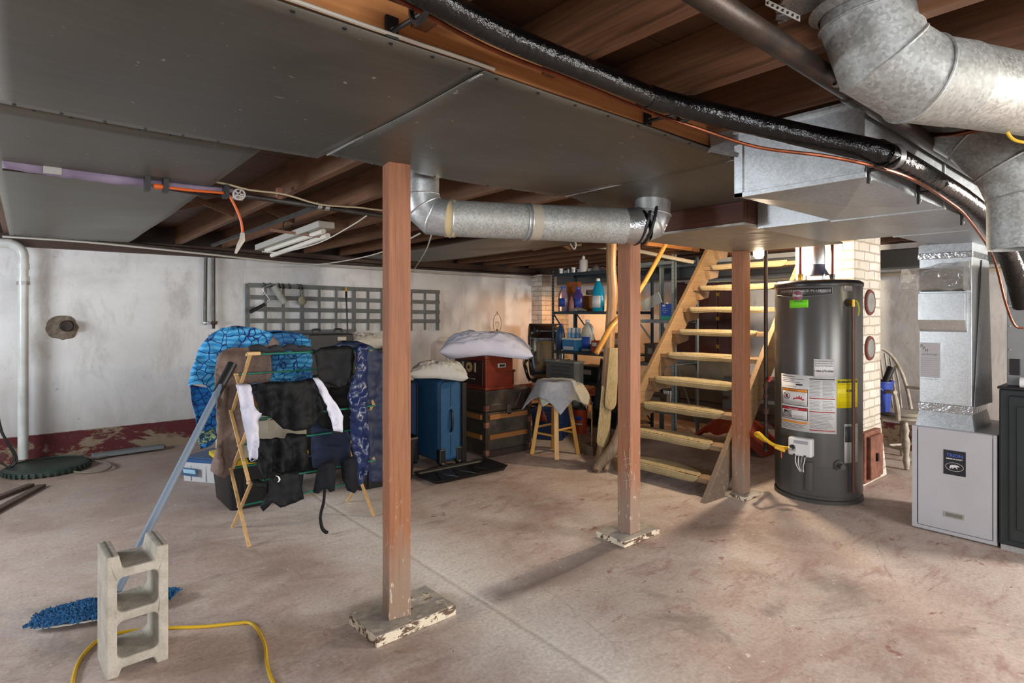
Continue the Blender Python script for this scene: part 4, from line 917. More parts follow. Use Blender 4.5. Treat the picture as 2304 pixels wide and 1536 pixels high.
# relief valve and its copper pipe
rv = CS(sx(1896), 1.375, 0.0); ra = WA+sx(1896)/WR; rn = Vector((math.cos(ra), math.sin(ra), 0))
part('relief_port', MB().cyl(rv-rn*0.004, rv+rn*0.004, 0.028, n=20), M_BLACK, wh)
part('relief_valve', MB().cyl(rv, rv+rn*0.05, 0.012, n=12).cyl(rv+rn*0.045+Vector((0, 0, 0.018)), rv+rn*0.045-Vector((0, 0, 0.03)), 0.013, n=12), flat('brass', 'b98f3a', 0.35, 0.9), wh, smooth=True, ang=40)
part('relief_pipe', MB().cyl(rv+rn*0.045-Vector((0, 0, 0.02)), Vector(((rv+rn*0.045).x, (rv+rn*0.045).y, 0.10)), 0.0105, n=12), flat('dark_copper', '5d4238', 0.4, 0.6), wh, smooth=True)
part('lever_tag', MB().tube([rv+rn*0.06+Vector((0, 0, 0.01)), rv+rn*0.07+Vector((0.02, 0.0, 0.0)), rv+rn*0.07+Vector((0.035, -0.005, -0.05)), rv+rn*0.065+Vector((0.03, -0.005, -0.09))], 0.005, 6, smooth=3), flat('yellow_tag', 'b5b52a', 0.4), wh, label='yellow hanging tag')
# draft hood and water nipples
hd_ = part('draft_hood', MB().lathe([(0.078, 1.575), (0.074, 1.585), (0.05, 1.625), (0.047, 1.665)], WC, 28), flat('bluish_steel_hood', '5b6075', 0.4, 0.6), wh, smooth=True, ang=50)
for k in range(3):
    a = WA+k*2*PI/3+0.6; p = WC+Vector((0.074*math.cos(a), 0.074*math.sin(a), 1.532)); part('hood_leg', MB().beam(p, p+Vector((0, 0, 0.05)), 0.012, 0.003, up=(1, 0, 0)), M_GALV, hd_)
part('flue_pipe', MB().tube([WC+Vector((0, 0, 1.655)), WC+Vector((0, 0, 1.75)), WC+Vector((0.04, 0.02, 1.83)), WC+Vector((0.12, 0.06, 1.87)), WC+Vector((0.36, 0.15, 1.88))], 0.05, 24, caps=False), M_GALV_B, wh, smooth=True, ang=30)
for px in (1799, 1872):
    o_ = Vector((CY, -SY, 0))*((px-1838.5)/89*WR); b = WC+o_+Vector((0, 0, 1.53))
    part('water_nipple', MB().cyl(b, b+Vector((0, 0, 0.035)), 0.016, n=12).cyl(b+Vector((0, 0, 0.03)), b+Vector((0, 0, 0.055)), 0.02, n=6), M_STEELP if px > 1800 else flat('brass', 'b98f3a'), wh, smooth=True, ang=30)
    part('water_line', MB().cyl(b+Vector((0, 0, 0.05)), b+Vector((0, 0, 0.46)), 0.010, n=12), flat('red_copper', '6b2f26', 0.45, 0.4), wh, smooth=True)

# gas pipe
gp = thing('gas_pipe', P(1723, 1015, 4.25), 'vertical black iron gas pipe with a drip leg left of the water heater', 'pipe')
g0 = P(1723, 1016, 4.25); g1 = P(1721, 552, 4.25)
part('pipe', MB().cyl(g0, Vector((g0.x, g0.y, 1.93)), 0.0135, n=14), M_IRON, gp, smooth=True)
for py, hh, rr_ in ((1012, 0.02, 0.02), (985, 0.045, 0.022), (955, 0.02, 0.021), (925, 0.035, 0.022), (890, 0.02, 0.019), (868, 0.03, 0.020)):
    z = CH-(py-HY)*4.25/F; part('fitting', MB().cyl((g0.x, g0.y, z-hh/2), (g0.x, g0.y, z+hh/2), rr_, n=14), flat('rusty_fitting', '4a302a', 0.7, 0.3), gp, smooth=True, ang=50)
part('shutoff_handle', MB().beam(P(1727, 858, 4.2), P(1737, 848, 4.2), 0.03, 0.02), flat('red_handle', '8f1f1f', 0.5), gp, bevel=0.004, label='small red shut-off handle')
gy = thing('gas_hose', P(1750, 1005, 4.1), 'bright yellow flexible gas line looping from the iron pipe to the heater control', 'hose')
part('hose', MB().tube([P(1718, 990, 4.22), P(1706, 982, 4.1), P(1700, 976, 4.08), P(1708, 975, 4.02), P(1722, 988, 4.02), P(1740, 1000, 4.05), P(1760, 1006, 4.04), P(1778, 1008, 4.0)], 0.0125, 12, smooth=5), M_CORDY, gy, smooth=True)
part('end_nut', MB().cyl(P(1774, 1008, 4.0), P(1790, 1010, 3.98), 0.017, n=6), M_GALV, gy)
part('end_nut', MB().cyl(P(1716, 985, 4.18), P(1724, 991, 4.2), 0.017, n=6), M_GALV, gy)
part('valve_lever', MB().beam(P(1742, 1004, 3.98), P(1766, 1014, 3.96), 0.035, 0.02), flat('yellow_lever', 'd19b1a', 0.5), gy, bevel=0.005)
part('orange_tag', MB().obox(P(1758, 1022, 3.97), (0.03, 0.006, 0.045), 0.5), flat('orange_tag', 'b5571c', 0.6), gy, bevel=0.002)

# ------------------------------------------------------------------ air filter cabinet, return duct
FU = 4.12
fcab = thing('air_filter_cabinet', (4.4, 0.925, 0), 'white square air filter cabinet with a blue bear badge on its door', 'cabinet')
M_CAB = flat('cabinet_white', 'b4b3b8', 0.42, 0.0, 'a9a8ad', 2)
part('casing', MB().box((FU+0.012, 0.726, 0.005), (4.72, 1.126, 0.622)), M_CAB, fcab, bevel=0.003)
fr = MB()
for lo, hi in (((FU, 1.10, 0.012), (FU+0.014, 1.128, 0.622)), ((FU, 0.726, 0.012), (FU+0.014, 0.742, 0.622)), ((FU, 0.742, 0.012), (FU+0.014, 1.10, 0.030))): fr.box(lo, hi)
part('front_frame', fr, M_CAB, fcab, bevel=0.001)
dr = part('door', MB().box((FU+0.001, 0.745, 0.033), (FU+0.012, 1.097, 0.619)), M_CAB, fcab, bevel=0.002)
part('edge_strip', MB().box((FU-0.001, 1.098, 0.04), (FU+0.002, 1.101, 0.60)), flat('dark_gap', '4a4550', 0.6), dr); part('edge_strip', MB().box((FU-0.001, 0.742, 0.04), (FU+0.002, 0.744, 0.60)), flat('dark_gap', '4a4550', 0.6), dr)
def FC(a, b, off=0.0): return Vector((FU-off, a, b))     # a = v (decreasing to the right), b = z
ca = PU(2123, 1015, FU); cb2 = PU(2173, 1068, FU); va, vb = ca.y, cb2.y; za, zb_ = PU(2148, 1014, FU).z, PU(2148, 1069, FU).z
bd_ = part('badge', MB().box((FU-0.002, vb, zb_), (FU+0.002, va, za)), flat('badge_navy', '15171f', 0.4), dr, bevel=0.001, label='square navy badge')
def btext(par, txt, cv, z, size, mat, width): part('lettering', lettering(MB(), txt, size, lambda a, b: (FU-0.003, cv-a, b), 0, z, width, 'C', 0.0006), mat, par)
cv = (va+vb)/2; hb = za-zb_
btext(bd_, 'TRION', cv, za-hb*0.26, 0.026, flat('badge_blue', '3f5fb4', 0.4), 0.080)
btext(bd_, 'INDOOR AIR QUALITY', cv, za-hb*0.36, 0.008, W_, 0.078)
elp = [(FU-0.0035, cv+0.042*math.cos(2*PI*i/30), zb_+hb*0.34+0.024*math.sin(2*PI*i/30)) for i in range(31)]
part('oval_ring', MB().tube(elp, 0.0012, 4), W_, bd_)
bear = [(-26, -12), (-24, 2), (-20, 10), (-10, 13), (4, 14), (14, 13), (22, 10), (27, 5), (26, 2), (18, 3), (14, 2), (15, -6), (18, -11), (10, -11), (9, -4), (2, -3), (-4, -4), (-5, -11), (-12, -12), (-11, -5), (-17, -6), (-17, -12)]
part('bear_shape', MB().add([(FU-0.0035, cv-a*0.0009, zb_+hb*0.34+b*0.0009) for a, b in bear], [tuple(range(len(bear)))]), W_, bd_, label='white bear silhouette')
h0 = PU(2124, 1147, FU); h1 = PU(2170, 1160, FU)
hn = part('pull_handle', MB().box((FU-0.003, h1.y, h0.z-0.036), (FU+0.001, h0.y, h0.z-0.004)), flat('handle_grey', '9a9a92', 0.4), dr, bevel=0.001, label='recessed metal pull')
part('recess', MB().box((FU-0.0035, h1.y+0.008, h0.z-0.030), (FU, h0.y-0.008, h0.z-0.010)), flat('recess_grey', '6f6e66', 0.6), hn)

rd_ = thing('return_duct', (4.3, 0.96, 0.63), 'shiny vertical sheet-metal duct rising from the white filter cabinet', 'duct')
DU, Dv0, Dv1 = 4.16, 0.845, 1.10
part('duct_body', MB().box((DU, Dv0, 0.72), (4.52, Dv1, 1.716)), M_GALV_B, rd_, bevel=0.002)
part('base_collar', MB().add([(DU-0.02, 0.83, 0.623), (4.56, 0.83, 0.623), (4.56, 1.115, 0.623), (DU-0.02, 1.115, 0.623), (DU, Dv0, 0.72), (4.52, Dv0, 0.72), (4.52, Dv1, 0.72), (DU, Dv1, 0.72)], [(0, 1, 2, 3), (4, 7, 6, 5), (0, 4, 5, 1), (1, 5, 6, 2), (2, 6, 7, 3), (3, 7, 4, 0)]), M_GALV_P, rd_)
for z0, z1 in ((0.715, 0.765), (1.625, 1.66)): part('foil_tape', MB().box((DU-0.008, Dv0-0.006, z0), (4.525, Dv1+0.008, z1)), M_FOIL, rd_, bevel=0.003, label='crumpled foil tape band')
part('top_collar', MB().box((DU-0.004, Dv0-0.004, 1.66), (4.524, Dv1+0.004, 1.712)), M_GALV_P, rd_, bevel=0.002)
part('register_box', MB().prism([(DU+0.001, 1.19), (DU+0.001, 1.42), (DU-0.045, 1.42), (DU-0.05, 1.262), (DU-0.02, 1.205)], lambda a, b, t: (a, t, b), Dv0+0.02, Dv1-0.004), M_GALV_B, rd_, bevel=0.002, label='projecting box with sloped bottom')
part('register_box', MB().prism([(DU+0.001, 1.43), (DU+0.001, 1.57), (DU-0.035, 1.565), (DU-0.06, 1.44)], lambda a, b, t: (a, t, b), Dv0+0.03, Dv1-0.01), m_galv('brownish_sheet', '8e8880', 'a39c92', 0.4, 0.6), rd_, bevel=0.002, label='projecting box under plastic')
part('sheet_wrap', MB().add([(DU+0.0, Dv0-0.01, 0.76), (4.50, Dv0-0.03, 0.76), (4.50, Dv0-0.012, 1.62), (DU+0.20, Dv0-0.008, 1.62)], [(0, 1, 2, 3)]), M_GALV_P, rd_, solid=0.002, label='angled side sheet')
pb = thing('plastic_bag', (4.1, 1.0, 1.42), 'clear plastic bag wrapped over the box on the shiny vertical duct', 'bag')
def bagf(a, b):
    v = 1.175-0.34*a; z = 1.432+0.15*b+0.02*a*(1 if b > 0.5 else 0)-0.03*(1-a)*(b-0.5)
    return (DU-0.075-0.02*math.sin(b*PI)+0.012*nz(a*9, b*6)+0.05*max(0, (0.2-a)), v, z+0.015*nz(a*5, b*4, 2))
M_CLEAR = glassy('clear_film', 'e8e8e8', 0.08, 0.85, 0.6)
part('film', MB().grid(bagf, 30, 16), M_CLEAR, pb, solid=0.0008, smooth=True, ang=180)
pn_a = PU(2069, 770, DU-0.001); pn_b = PU(2115, 850, DU-0.001)
note = part('service_note', MB().box((DU-0.0022, pn_b.y, pn_b.z), (DU-0.0008, pn_a.y-0.004, pn_a.z)), flat('note_paper', 'a9a6a8', 0.7)); tag(note, 'white service record sheet stuck on the shiny vertical duct', 'paper')
def nt_(txt, cv, z, size, width, mat=K_, al='C'): part('lettering', lettering(MB(), txt, size, lambda a, b: (DU-0.0028, cv-a, b), 0, z, width, al), mat, note)
vw = (pn_a.y+pn_b.y)/2; zt_ = pn_a.z; K2 = flat('print_slate', '4a4a56', 0.6)
nt_('P', vw+0.048, zt_-0.030, 0.026, 0.014, K2, 'L'); nt_('P', vw+0.036, zt_-0.042, 0.026, 0.014, K2, 'L'); nt_('H', vw+0.024, zt_-0.054, 0.026, 0.016, K2, 'L')
nt_('231-947-0100', vw, zt_-0.075, 0.013, 0.075, K2)
pl_ = MB()
for i in range(11): pl_.box((DU-0.0028, vw-0.045, zt_-0.095-0.0125*i), (DU-0.0022, vw+0.045, zt_-0.0935-0.0125*i))
part('ruled_lines', pl_, flat('rule_grey', '8a8a90', 0.7), note)

# dark appliance + furnace cabinet at the right edge
ap = thing('dark_cabinet', (4.4, 0.54, 0), 'dark green-grey metal cabinet with a rounded inset panel at the right edge', 'cabinet')
M_DK = flat('dark_green_enamel', '2b3334', 0.3, 0.2, '313a3b', 3)
part('casing', MB().box((4.11, 0.37, 0.03), (4.85, 0.716, 0.885)), M_DK, ap, bevel=0.008)
part('door_panel', MB().box((4.096, 0.40, 0.06), (4.12, 0.675, 0.855)), M_DK, ap, bevel=0.012, bseg=3)
part('raised_field', MB().box((4.088, 0.44, 0.13), (4.10, 0.64, 0.80)), M_DK, ap, bevel=0.02, bseg=4)
part('top_rim', MB().box((4.10, 0.366, 0.885), (4.85, 0.722, 0.90)), M_BLACK, ap, bevel=0.004)
part('base_plinth', MB().box((4.12, 0.38, 0.0), (4.84, 0.71, 0.032)), M_GALV, ap, label='pale metal plinth')
fu_ = thing('furnace_cabinet', (4.5, 0.54, 0.9), 'grey metal furnace cabinet with an oval sight window at the right edge', 'furnace')
M_FG = flat('furnace_grey', '8a8c8c', 0.4, 0.3, '7d7f80', 3)
part('casing', MB().box((4.18, 0.38, 0.901), (4.85, 0.694, 1.585)), M_FG, fu_, bevel=0.004)
q = PU(2278, 825, 4.178); wdw = part('sight_window', MB().prism([(0.024*math.cos(a)*(1 if abs(math.cos(a)) < 2 else 1), 0.05*math.sin(a)) for a in [2*PI*i/24 for i in range(24)]], lambda a, b, t: (t, q.y-0.01+max(-0.022, min(0.022, a*1.3)), q.z+max(-0.045, min(0.045, b*1.3))), 4.172, 4.182), M_BLACK, fu_, bevel=0.002, label='dark oval sight window')
rvt = MB()
for i in range(5): part('rivet', MB().sphere((4.179, 0.68, 0.97+0.13*i), 0.006, 10, 6), M_GALV_B, fu_)
part('seam_line', MB().box((4.177, 0.385, 1.338), (4.181, 0.69, 1.344)), M_GALV, fu_)
tag(part('drain_fitting', MB().tube([(4.14, 0.62, 0.925), (4.14, 0.50, 0.925)], 0.024, 14).cyl((4.14, 0.63, 0.925), (4.14, 0.60, 0.925), 0.03, n=14), M_WHITE, smooth=True, ang=40), 'white plastic pipe fitting lying on the dark cabinet top', 'fitting')

# ------------------------------------------------------------------ windsor chair behind the chimney with bucket
def windsor():
    t = thing('windsor_chair', (5.86, 1.66, 0), 'old white spindle-back wooden armchair behind the chimney', 'chair', rz=-2.05)
    M_ = flat('chipped_white_paint', 'b9b3a8', 0.6, 0.0, '8d8272', 14, 0.3, 40)
    L_ = lambda x, y, z: Vector((x, y, z))+t.location
    SZ = 0.40
    part('seat', MB().lathe([(0.001, -0.02), (0.19, -0.018), (0.215, 0.0), (0.21, 0.014), (0.001, 0.010)], L_(0, 0, SZ), 32, squash=0.95), M_, t, smooth=True, ang=50)
    part('cushion', MB().lathe([(0.001, 0.012), (0.17, 0.012), (0.185, 0.03), (0.17, 0.05), (0.001, 0.055)], L_(0, 0, SZ), 28), flat('faded_cushion', '9c9484', 0.9), t, smooth=True, label='thin faded round cushion')
    for sx_, sy_ in ((1, 1), (1, -1), (-1, 1), (-1, -1)):
        a = L_(0.12*sx_, 0.12*sy_, SZ-0.01); b = L_(0.20*sx_, 0.19*sy_, 0.004); pts = [a.lerp(b, i/10) for i in range(11)]
        part('leg', MB().tube(pts, [0.017, 0.022, 0.029, 0.020, 0.029, 0.031, 0.026, 0.019, 0.026, 0.022, 0.015], 10, smooth=2), M_, t, smooth=True)
    part('stretcher', MB().tube([L_(0.17, -0.16, 0.15), L_(0, 0, 0.16), L_(-0.17, -0.16, 0.15)] if False else [L_(0.0, -0.16, 0.16), L_(0.0, 0.16, 0.16)], 0.011, 8), M_, t, smooth=True)
    for s in (1, -1): part('stretcher', MB().tube([L_(0.165, 0.16*s, 0.15), L_(-0.165, 0.16*s, 0.15)], 0.011, 8), M_, t, smooth=True)
    # hoop back at x = -0.17 leaning back
    hoop = []
    for i in range(21):
        a = PI*i/20; hoop.append(L_(-0.15-0.12*math.sin(a)**0.8, 0.235*math.cos(a)*(1.0 if True else 1), SZ+0.02+0.56*math.sin(a)**0.75))
    part('hoop', MB().tube(hoop, 0.015, 8, smooth=2), M_, t, smooth=True)
    for i in range(-3, 4):
        y = 0.055*i; zt2 = SZ+0.56*(1-(y/0.235)**2)**0.4
        part('spindle', MB().tube([L_(-0.15, y*0.8, SZ+0.01), L_(-0.15-0.06, y*0.95, SZ+0.28), L_(-0.26, y*1.05, zt2-0.01)], 0.0085, 8), M_, t, smooth=True)
    for s in (1, -1):
        part('arm', MB().tube([L_(-0.19, 0.215*s, SZ+0.23), L_(0.0, 0.25*s, SZ+0.235), L_(0.16, 0.26*s, SZ+0.24)], [0.012, 0.015, 0.02], 8, smooth=3), M_, t, smooth=True)
        part('arm_support', MB().tube([L_(0.13, 0.20*s, SZ), L_(0.14, 0.225*s, SZ+0.12), L_(0.14, 0.25*s, SZ+0.23)], [0.016, 0.022, 0.014], 8, smooth=3), M_, t, smooth=True)
    return t
windsor()
bk = thing('bucket', (5.66, 1.80, 0.45), 'blue plastic bucket on the old white chair, partly behind the chimney', 'bucket')
part('body', MB().lathe([(0.001, 0.457), (0.085, 0.457), (0.11, 0.70), (0.12, 0.705), (0.12, 0.72), (0.105, 0.72), (0.082, 0.465), (0.001, 0.465)], (5.66, 1.80, 0), 28), flat('bucket_blue', '2643a0', 0.4), bk, smooth=True, ang=40)
part('handle', MB().tube([(5.66+0.12*math.cos(a), 1.80-0.03-0.05*math.sin(a), 0.70-0.08*math.sin(a)) for a in [PI*i/12 for i in range(13)]], 0.003, 6), M_GALV, bk, smooth=True)
tag(part('black_tube', MB().tube([P(1975, 900, 5.02), P(2002, 835, 5.02), P(2006, 826, 5.02)], [0.026, 0.03, 0.032], 16), M_BLACK, smooth=True, ang=50), 'thick black foam tube standing in the blue bucket', 'tube')
# duct, conduit along the right wall top
tag(part('wall_duct', MB().box((5.78, 0.2, 1.70), (6.02, 5.9, 1.86)), flat('dull_dark_duct', '5b5f60', 0.5, 0.5), bevel=0.01), 'long dark grey duct running high along the right wall', 'duct')
tag(part('wall_conduit', MB().cyl((6.1, 0.2, 1.665), (6.1, 4.0, 1.665), 0.018, n=12), flat('cream_pipe', 'b9b09c', 0.5), smooth=True), 'cream pipe running just below the dark wall duct', 'pipe')
# ------------------------------------------------------------------ concrete block, mop, yellow cord
M_CONC = flat('concrete_block', '9b9588', 0.95, 0.0, 'b3aca0', 18, 0.9, 120)
def rrect(x0, y0, x1, y1, r, n=4):
    p = []
    for cx, cy, a0 in ((x1-r, y1-r, 0), (x0+r, y1-r, 90), (x0+r, y0+r, 180), (x1-r, y0+r, 270)):
        for k in range(n+1): a = math.radians(a0+90*k/n); p.append((cx+r*math.cos(a), cy+r*math.sin(a)))
    return p
def block():
    W, D_, H = 0.195, 0.195, 0.435
    t = thing('concrete_block', (0.305, 2.585, 0), 'grey two-cell concrete block standing on end in the foreground, mop pole behind it', 'concrete block', rz=0.05)
    out = [(-W/2, 0), (-W/2+0.038, 0), (-W/2+0.048, 0.028), (W/2-0.048, 0.028), (W/2-0.038, 0), (W/2, 0), (W/2, H), (W/2-0.04, H), (W/2-0.05, H-0.05), (-W/2+0.05, H-0.05), (-W/2+0.04, H), (-W/2, H)]
    h1 = rrect(-W/2+0.034, 0.062, W/2-0.034, 0.195, 0.02); h2 = rrect(-W/2+0.034, 0.228, W/2-0.034, 0.352, 0.02)
    step = 0.02; pts = []; edges = []
    def addloop(lp):
        o = len(pts); n = len(lp)
        for i in range(n): pts.append(Vector(lp[i])); edges.append((o+i, o+(i+1) % n))
    addloop(out); addloop(h1); addloop(h2)
    r = delaunay_2d_cdt(pts, edges, [], 0, 1e-6)
    def inpoly(x, y, pl):
        c = False; j = len(pl)-1
        for i in range(len(pl)):
            if (pl[i][1] > y) != (pl[j][1] > y) and x < (pl[j][0]-pl[i][0])*(y-pl[i][1])/(pl[j][1]-pl[i][1])+pl[i][0]: c = not c
            j = i
        return c
    fs = []
    for f in r[2]:
        c = sum((r[0][i] for i in f), Vector((0, 0)))/len(f)
        if inpoly(c.x, c.y, out) and not inpoly(c.x, c.y, h1) and not inpoly(c.x, c.y, h2): fs.append(tuple(f))
    vs = r[0]; n = len(vs); m = MB()
    V = [(v.x, -D_/2, v.y) for v in vs]+[(v.x*1.0, D_/2, v.y) for v in vs]
    faces = fs+[tuple(i+n for i in reversed(f)) for f in fs]
    cnt = {}
    for f in fs:
        for i in range(len(f)): a, b = f[i], f[(i+1) % len(f)]; cnt[(a, b)] = 1
    for (a, b) in list(cnt):
        if (b, a) not in cnt: faces.append((b, a, a+n, b+n))
    R = Matrix.Identity(3); m.add([Vector(v)+t.location for v in V], faces)
    part('body', m, M_CONC, t, bevel=0.006, bseg=2)
    for s in (-1, 1): part('end_groove', MB().box((t.location.x+s*0.078-0.002, t.location.y-D_/2+0.004, H-0.001), (t.location.x+s*0.078+0.002, t.location.y+D_/2-0.004, H+0.0015)), flat('dark_strip', '5e5a54', 0.95), t)  # thin dark strips mark the grooves across the block end
    return t
block()
mp = thing('dust_mop', P(235, 1395, 2.45), 'blue microfibre dust mop lying behind the concrete block, its pole leaning on the drying rack', 'mop')
ma, mb_ = P(80, 1412, 2.40), P(392, 1372, 2.62); ma.z = mb_.z = 0.035
M_MOP = flat('mop_blue', '1f4f7c', 0.95, 0.0, '2d6796', 20)
def mopf(a, b):
    q = ma.lerp(mb_, a); w = 0.085*(0.35+0.65*math.sin(PI*min(1, max(0, a*1.02)))**0.5); sd = Vector((SY, CY, 0))
    return q+sd*(b-0.5)*2*w+Vector((0, 0, 0.034*math.sin(PI*b)*math.sin(PI*a)**0.3+0.006*nz(a*30, b*12)-0.012))
part('pad', MB().grid(mopf, 60, 14), M_MOP, mp, solid=0.006, smooth=True, ang=180)
rr = random.Random(3); fr = MB()
for i in range(2200):
    a = rr.random(); b = rr.random()
    p = Vector(mopf(a, b)); d = Vector((rr.uniform(-1, 1), rr.uniform(-1, 1), rr.uniform(0.0, 0.9)))*0.017
    if b < 0.12 or b > 0.88: d.z *= 0.1; d += (Vector((SY, CY, 0))*(1 if b > 0.5 else -1))*0.012
    p.z = max(p.z, 0.008); e = p+d; e.z = max(e.z, 0.006); fr.tube([p, p+d*0.6+Vector((0, 0, 0.003)), e], [0.0042, 0.0042, 0.0032], 5)
fo_ = part('microfibre_loops', fr, M_MOP, mp, smooth=True); fo_['kind'] = 'stuff'
sp0 = ma.lerp(mb_, 0.5); part('frame_plate', MB().beam(ma.lerp(mb_, 0.32)+Vector((0, 0, 0.02)), ma.lerp(mb_, 0.68)+Vector((0, 0, 0.02)), 0.06, 0.006), flat('frame_white', 'bdbab2', 0.5), mp, bevel=0.002)
part('white_edging', MB().tube([Vector(mopf(a/20, 0.0))-Vector((SY, CY, 0))*0.010+Vector((0, 0, -0.005)) for a in range(1, 13)], 0.004, 6), flat('frame_white', 'bdbab2'), mp, smooth=True)
pb_, pt_ = Vector((sp0.x, sp0.y, 0.06)), P(523, 818, 3.28)
pm = pb_.lerp(pt_, 0.88)
pb_ = P(258, 1340, 2.60); pm = P(497, 866, 3.20)
part('pole', MB().cyl(pb_, pm, 0.018, n=16), flat('pale_blue_pole', '6f7d8e', 0.6, 0.0), mp, smooth=True)
part('swivel', MB().tube([Vector((sp0.x, sp0.y, 0.05)), Vector((sp0.x, sp0.y, 0.09)), pb_+Vector((0, 0, 0.0))], 0.010, 10, smooth=3), M_BLACK, mp, smooth=True)
part('grip', MB().cyl(P(488, 884, 3.18), pt_, 0.024, 0.026, n=16), M_BLACK, mp, smooth=True, label='black foam grip')
yc = [(158, 1560), (172, 1500), (196, 1462), (235, 1432), (300, 1418), (380, 1412), (460, 1409), (530, 1402), (562, 1401), (582, 1420), (596, 1452), (600, 1490), (612, 1530), (640, 1575)]
tag(part('extension_lead', MB().tube([FL(x, y, 0.007) for x, y in yc], 0.0065, 8, smooth=5), M_CORDY, smooth=True), 'yellow extension cord looping over the floor past the concrete block', 'cord')

# ------------------------------------------------------------------ drying rack
M_RACKW = wood('birch_rack', 'b08a58', 'd3ae7a', 'c49d68', axis=2, rough=0.5); M_ROD = flat('green_rod', '0f6b55', 0.4)
def rack():
    U0_, U1_ = 0.945, 1.70; V0_, V1_ = 3.40, 3.78
    t = thing('drying_rack', (1.32, 3.59, 0), 'folding wooden drying rack with green rods, loaded with clothes', 'drying rack')
    seg = [((V0_, 0.003), (V1_, 0.36)), ((V1_, 0.003), (V0_, 0.36)), ((V0_, 0.36), (V1_, 0.71)), ((V1_, 0.36), (V0_, 0.71)), ((V0_, 0.71), (3.66, 0.94)), ((V1_, 0.71), (3.42, 1.07))]
    for u, s in ((U0_, 1), (U1_, -1)):
        for i, (a, b) in enumerate(seg):
            uu = u+0.012*s*(i % 2); part('leg' if i < 2 else 'scissor_bar', MB().beam((uu, a[0], a[1]), (uu, b[0], b[1]), 0.010, 0.019, up=(1, 0, 0)), M_RACKW, t, bevel=0.0015)
    rods = [(V0_, 0.36), (V1_, 0.36), (3.59, 0.182), (3.59, 0.535), (V0_, 0.71), (V1_, 0.71), (3.42, 1.07), (3.66, 0.94), (3.595, 0.87)]
    for v, z in rods:
        part('rod', MB().cyl((U0_+0.004, v, z), (U1_+0.01, v, z), 0.0055, n=10), M_ROD, t, smooth=True)
        part('end_cap', MB().cyl((U0_-0.012, v, z), (U0_+0.010, v, z), 0.0085, n=10), M_RACKW, t, smooth=True)
    part('hinge_block', MB().obox((0.975, 3.42, 1.075), (0.07, 0.02, 0.02)), M_RACKW, t, bevel=0.003)
    return t
rack()
def cloth(name, poly, v, mat, label, cat, amp=0.012, fx=0.05, fy=0.012, step=7, th=0.004, top=None, slope=0.0, seed=0.0, parent=None, wrinkle=0.004, curve=0.0, du=0.0, sm=True):
    ys = [p[1] for p in poly]; y0 = min(ys) if top is None else top; y1 = max(ys); xs = [p[0] for p in poly]; xm = (min(xs)+max(xs))/2; hw = (max(xs)-min(xs))/2
    def fn(a, b):
        y = -b; t = (y-y0)/(y1-y0+1e-6); vv = v+slope*t
        f = amp*(0.35+0.65*min(1, max(0, t)))*2*nz(a*fx, y*fy, seed)+wrinkle*2*nz(a*0.11, y*0.11, seed+5)+amp*0.55*abs(nz(a*0.05+y*0.03, y*0.035-a*0.02, seed+9))*2
        rb = 0.03*max(0.0, 1-(y-y0)/9.0)**2 if top is not None or True else 0
        cu = curve*(1-((a-xm)/hw)**2)
        q = PV(a, y, vv); return q+Vector((du, -f-cu+rb, 0))
    m = cloth_poly([(x, -y) for x, y in poly], fn, step)
    o = part(name, m, mat, parent, smooth=True, ang=180, solid=th)
    if parent is None: tag(o, label, cat)
    elif label: o['label'] = label
    return o
def m_towel(name, c0, c1, line, sc):
    t = NT(name); w = t.coord(); dd = t.n.new('ShaderNodeTexNoise'); dd.inputs['Scale'].default_value = 5; t.L(w, dd.inputs['Vector'])
    mx = t.n.new('ShaderNodeMix'); mx.data_type = 'RGBA'; mx.inputs[0].default_value = 0.10; t.L(w, mx.inputs[6]); t.L(dd.outputs['Color'], mx.inputs[7])
    v = t.n.new('ShaderNodeTexVoronoi'); v.feature = 'DISTANCE_TO_EDGE'; v.inputs['Scale'].default_value = sc; t.L(mx.outputs[2], v.inputs['Vector'])
    wv = t.n.new('ShaderNodeTexWave'); wv.inputs['Scale'].default_value = 9; wv.inputs['Distortion'].default_value = 5; wv.inputs['Detail'].default_value = 1; wv.bands_direction = 'Z'; t.L(w, wv.inputs['Vector'])
    c = t.mix(t.ramp(wv.outputs['Fac'], [(0.45, 0.0), (0.6, 1.0)]), c0, c1)
    c = t.mix(t.ramp(t.noise(w, 3.0, 3), [(0.5, 0.0), (0.54, 0.6)]), c, line)
    c = t.mix(t.ramp(v.outputs['Distance'], [(0.035, 1.0), (0.055, 0.0)]), c, line)
    t.bump(t.noise(w, 150, 2), 0.4, 0.003); return t.set(c, 0.95)
M_TW1 = m_towel('blue_patterned_towel', '2c86c0', '58aadb', '102c66', 20); M_TW2 = m_towel('deep_blue_patterned_towel', '1a5fa8', '1f78b8', '0d1f4d', 22)
M_BLKF = flat('black_jersey', '0b0c0f', 0.68, 0.0, '101216', 6, 0.2, 120, Specular_IOR_Level=0.25); M_WHF = flat('white_jersey', 'cfcfe0', 0.8); M_BRNF = flat('heather_brown_knit', '6f5d55', 0.95, 0.0, '7d6a61', 60, 0.5, 150)
M_NAVY = flat('navy_puffer', '16244a', 0.30, 0.0, '1d2d5a', 5); M_NAVY2 = flat('navy_fabric', '17223c', 0.8, 0.0, '202d49', 8)
M_SOCK = flat('dark_sock', '23262c', 0.9)
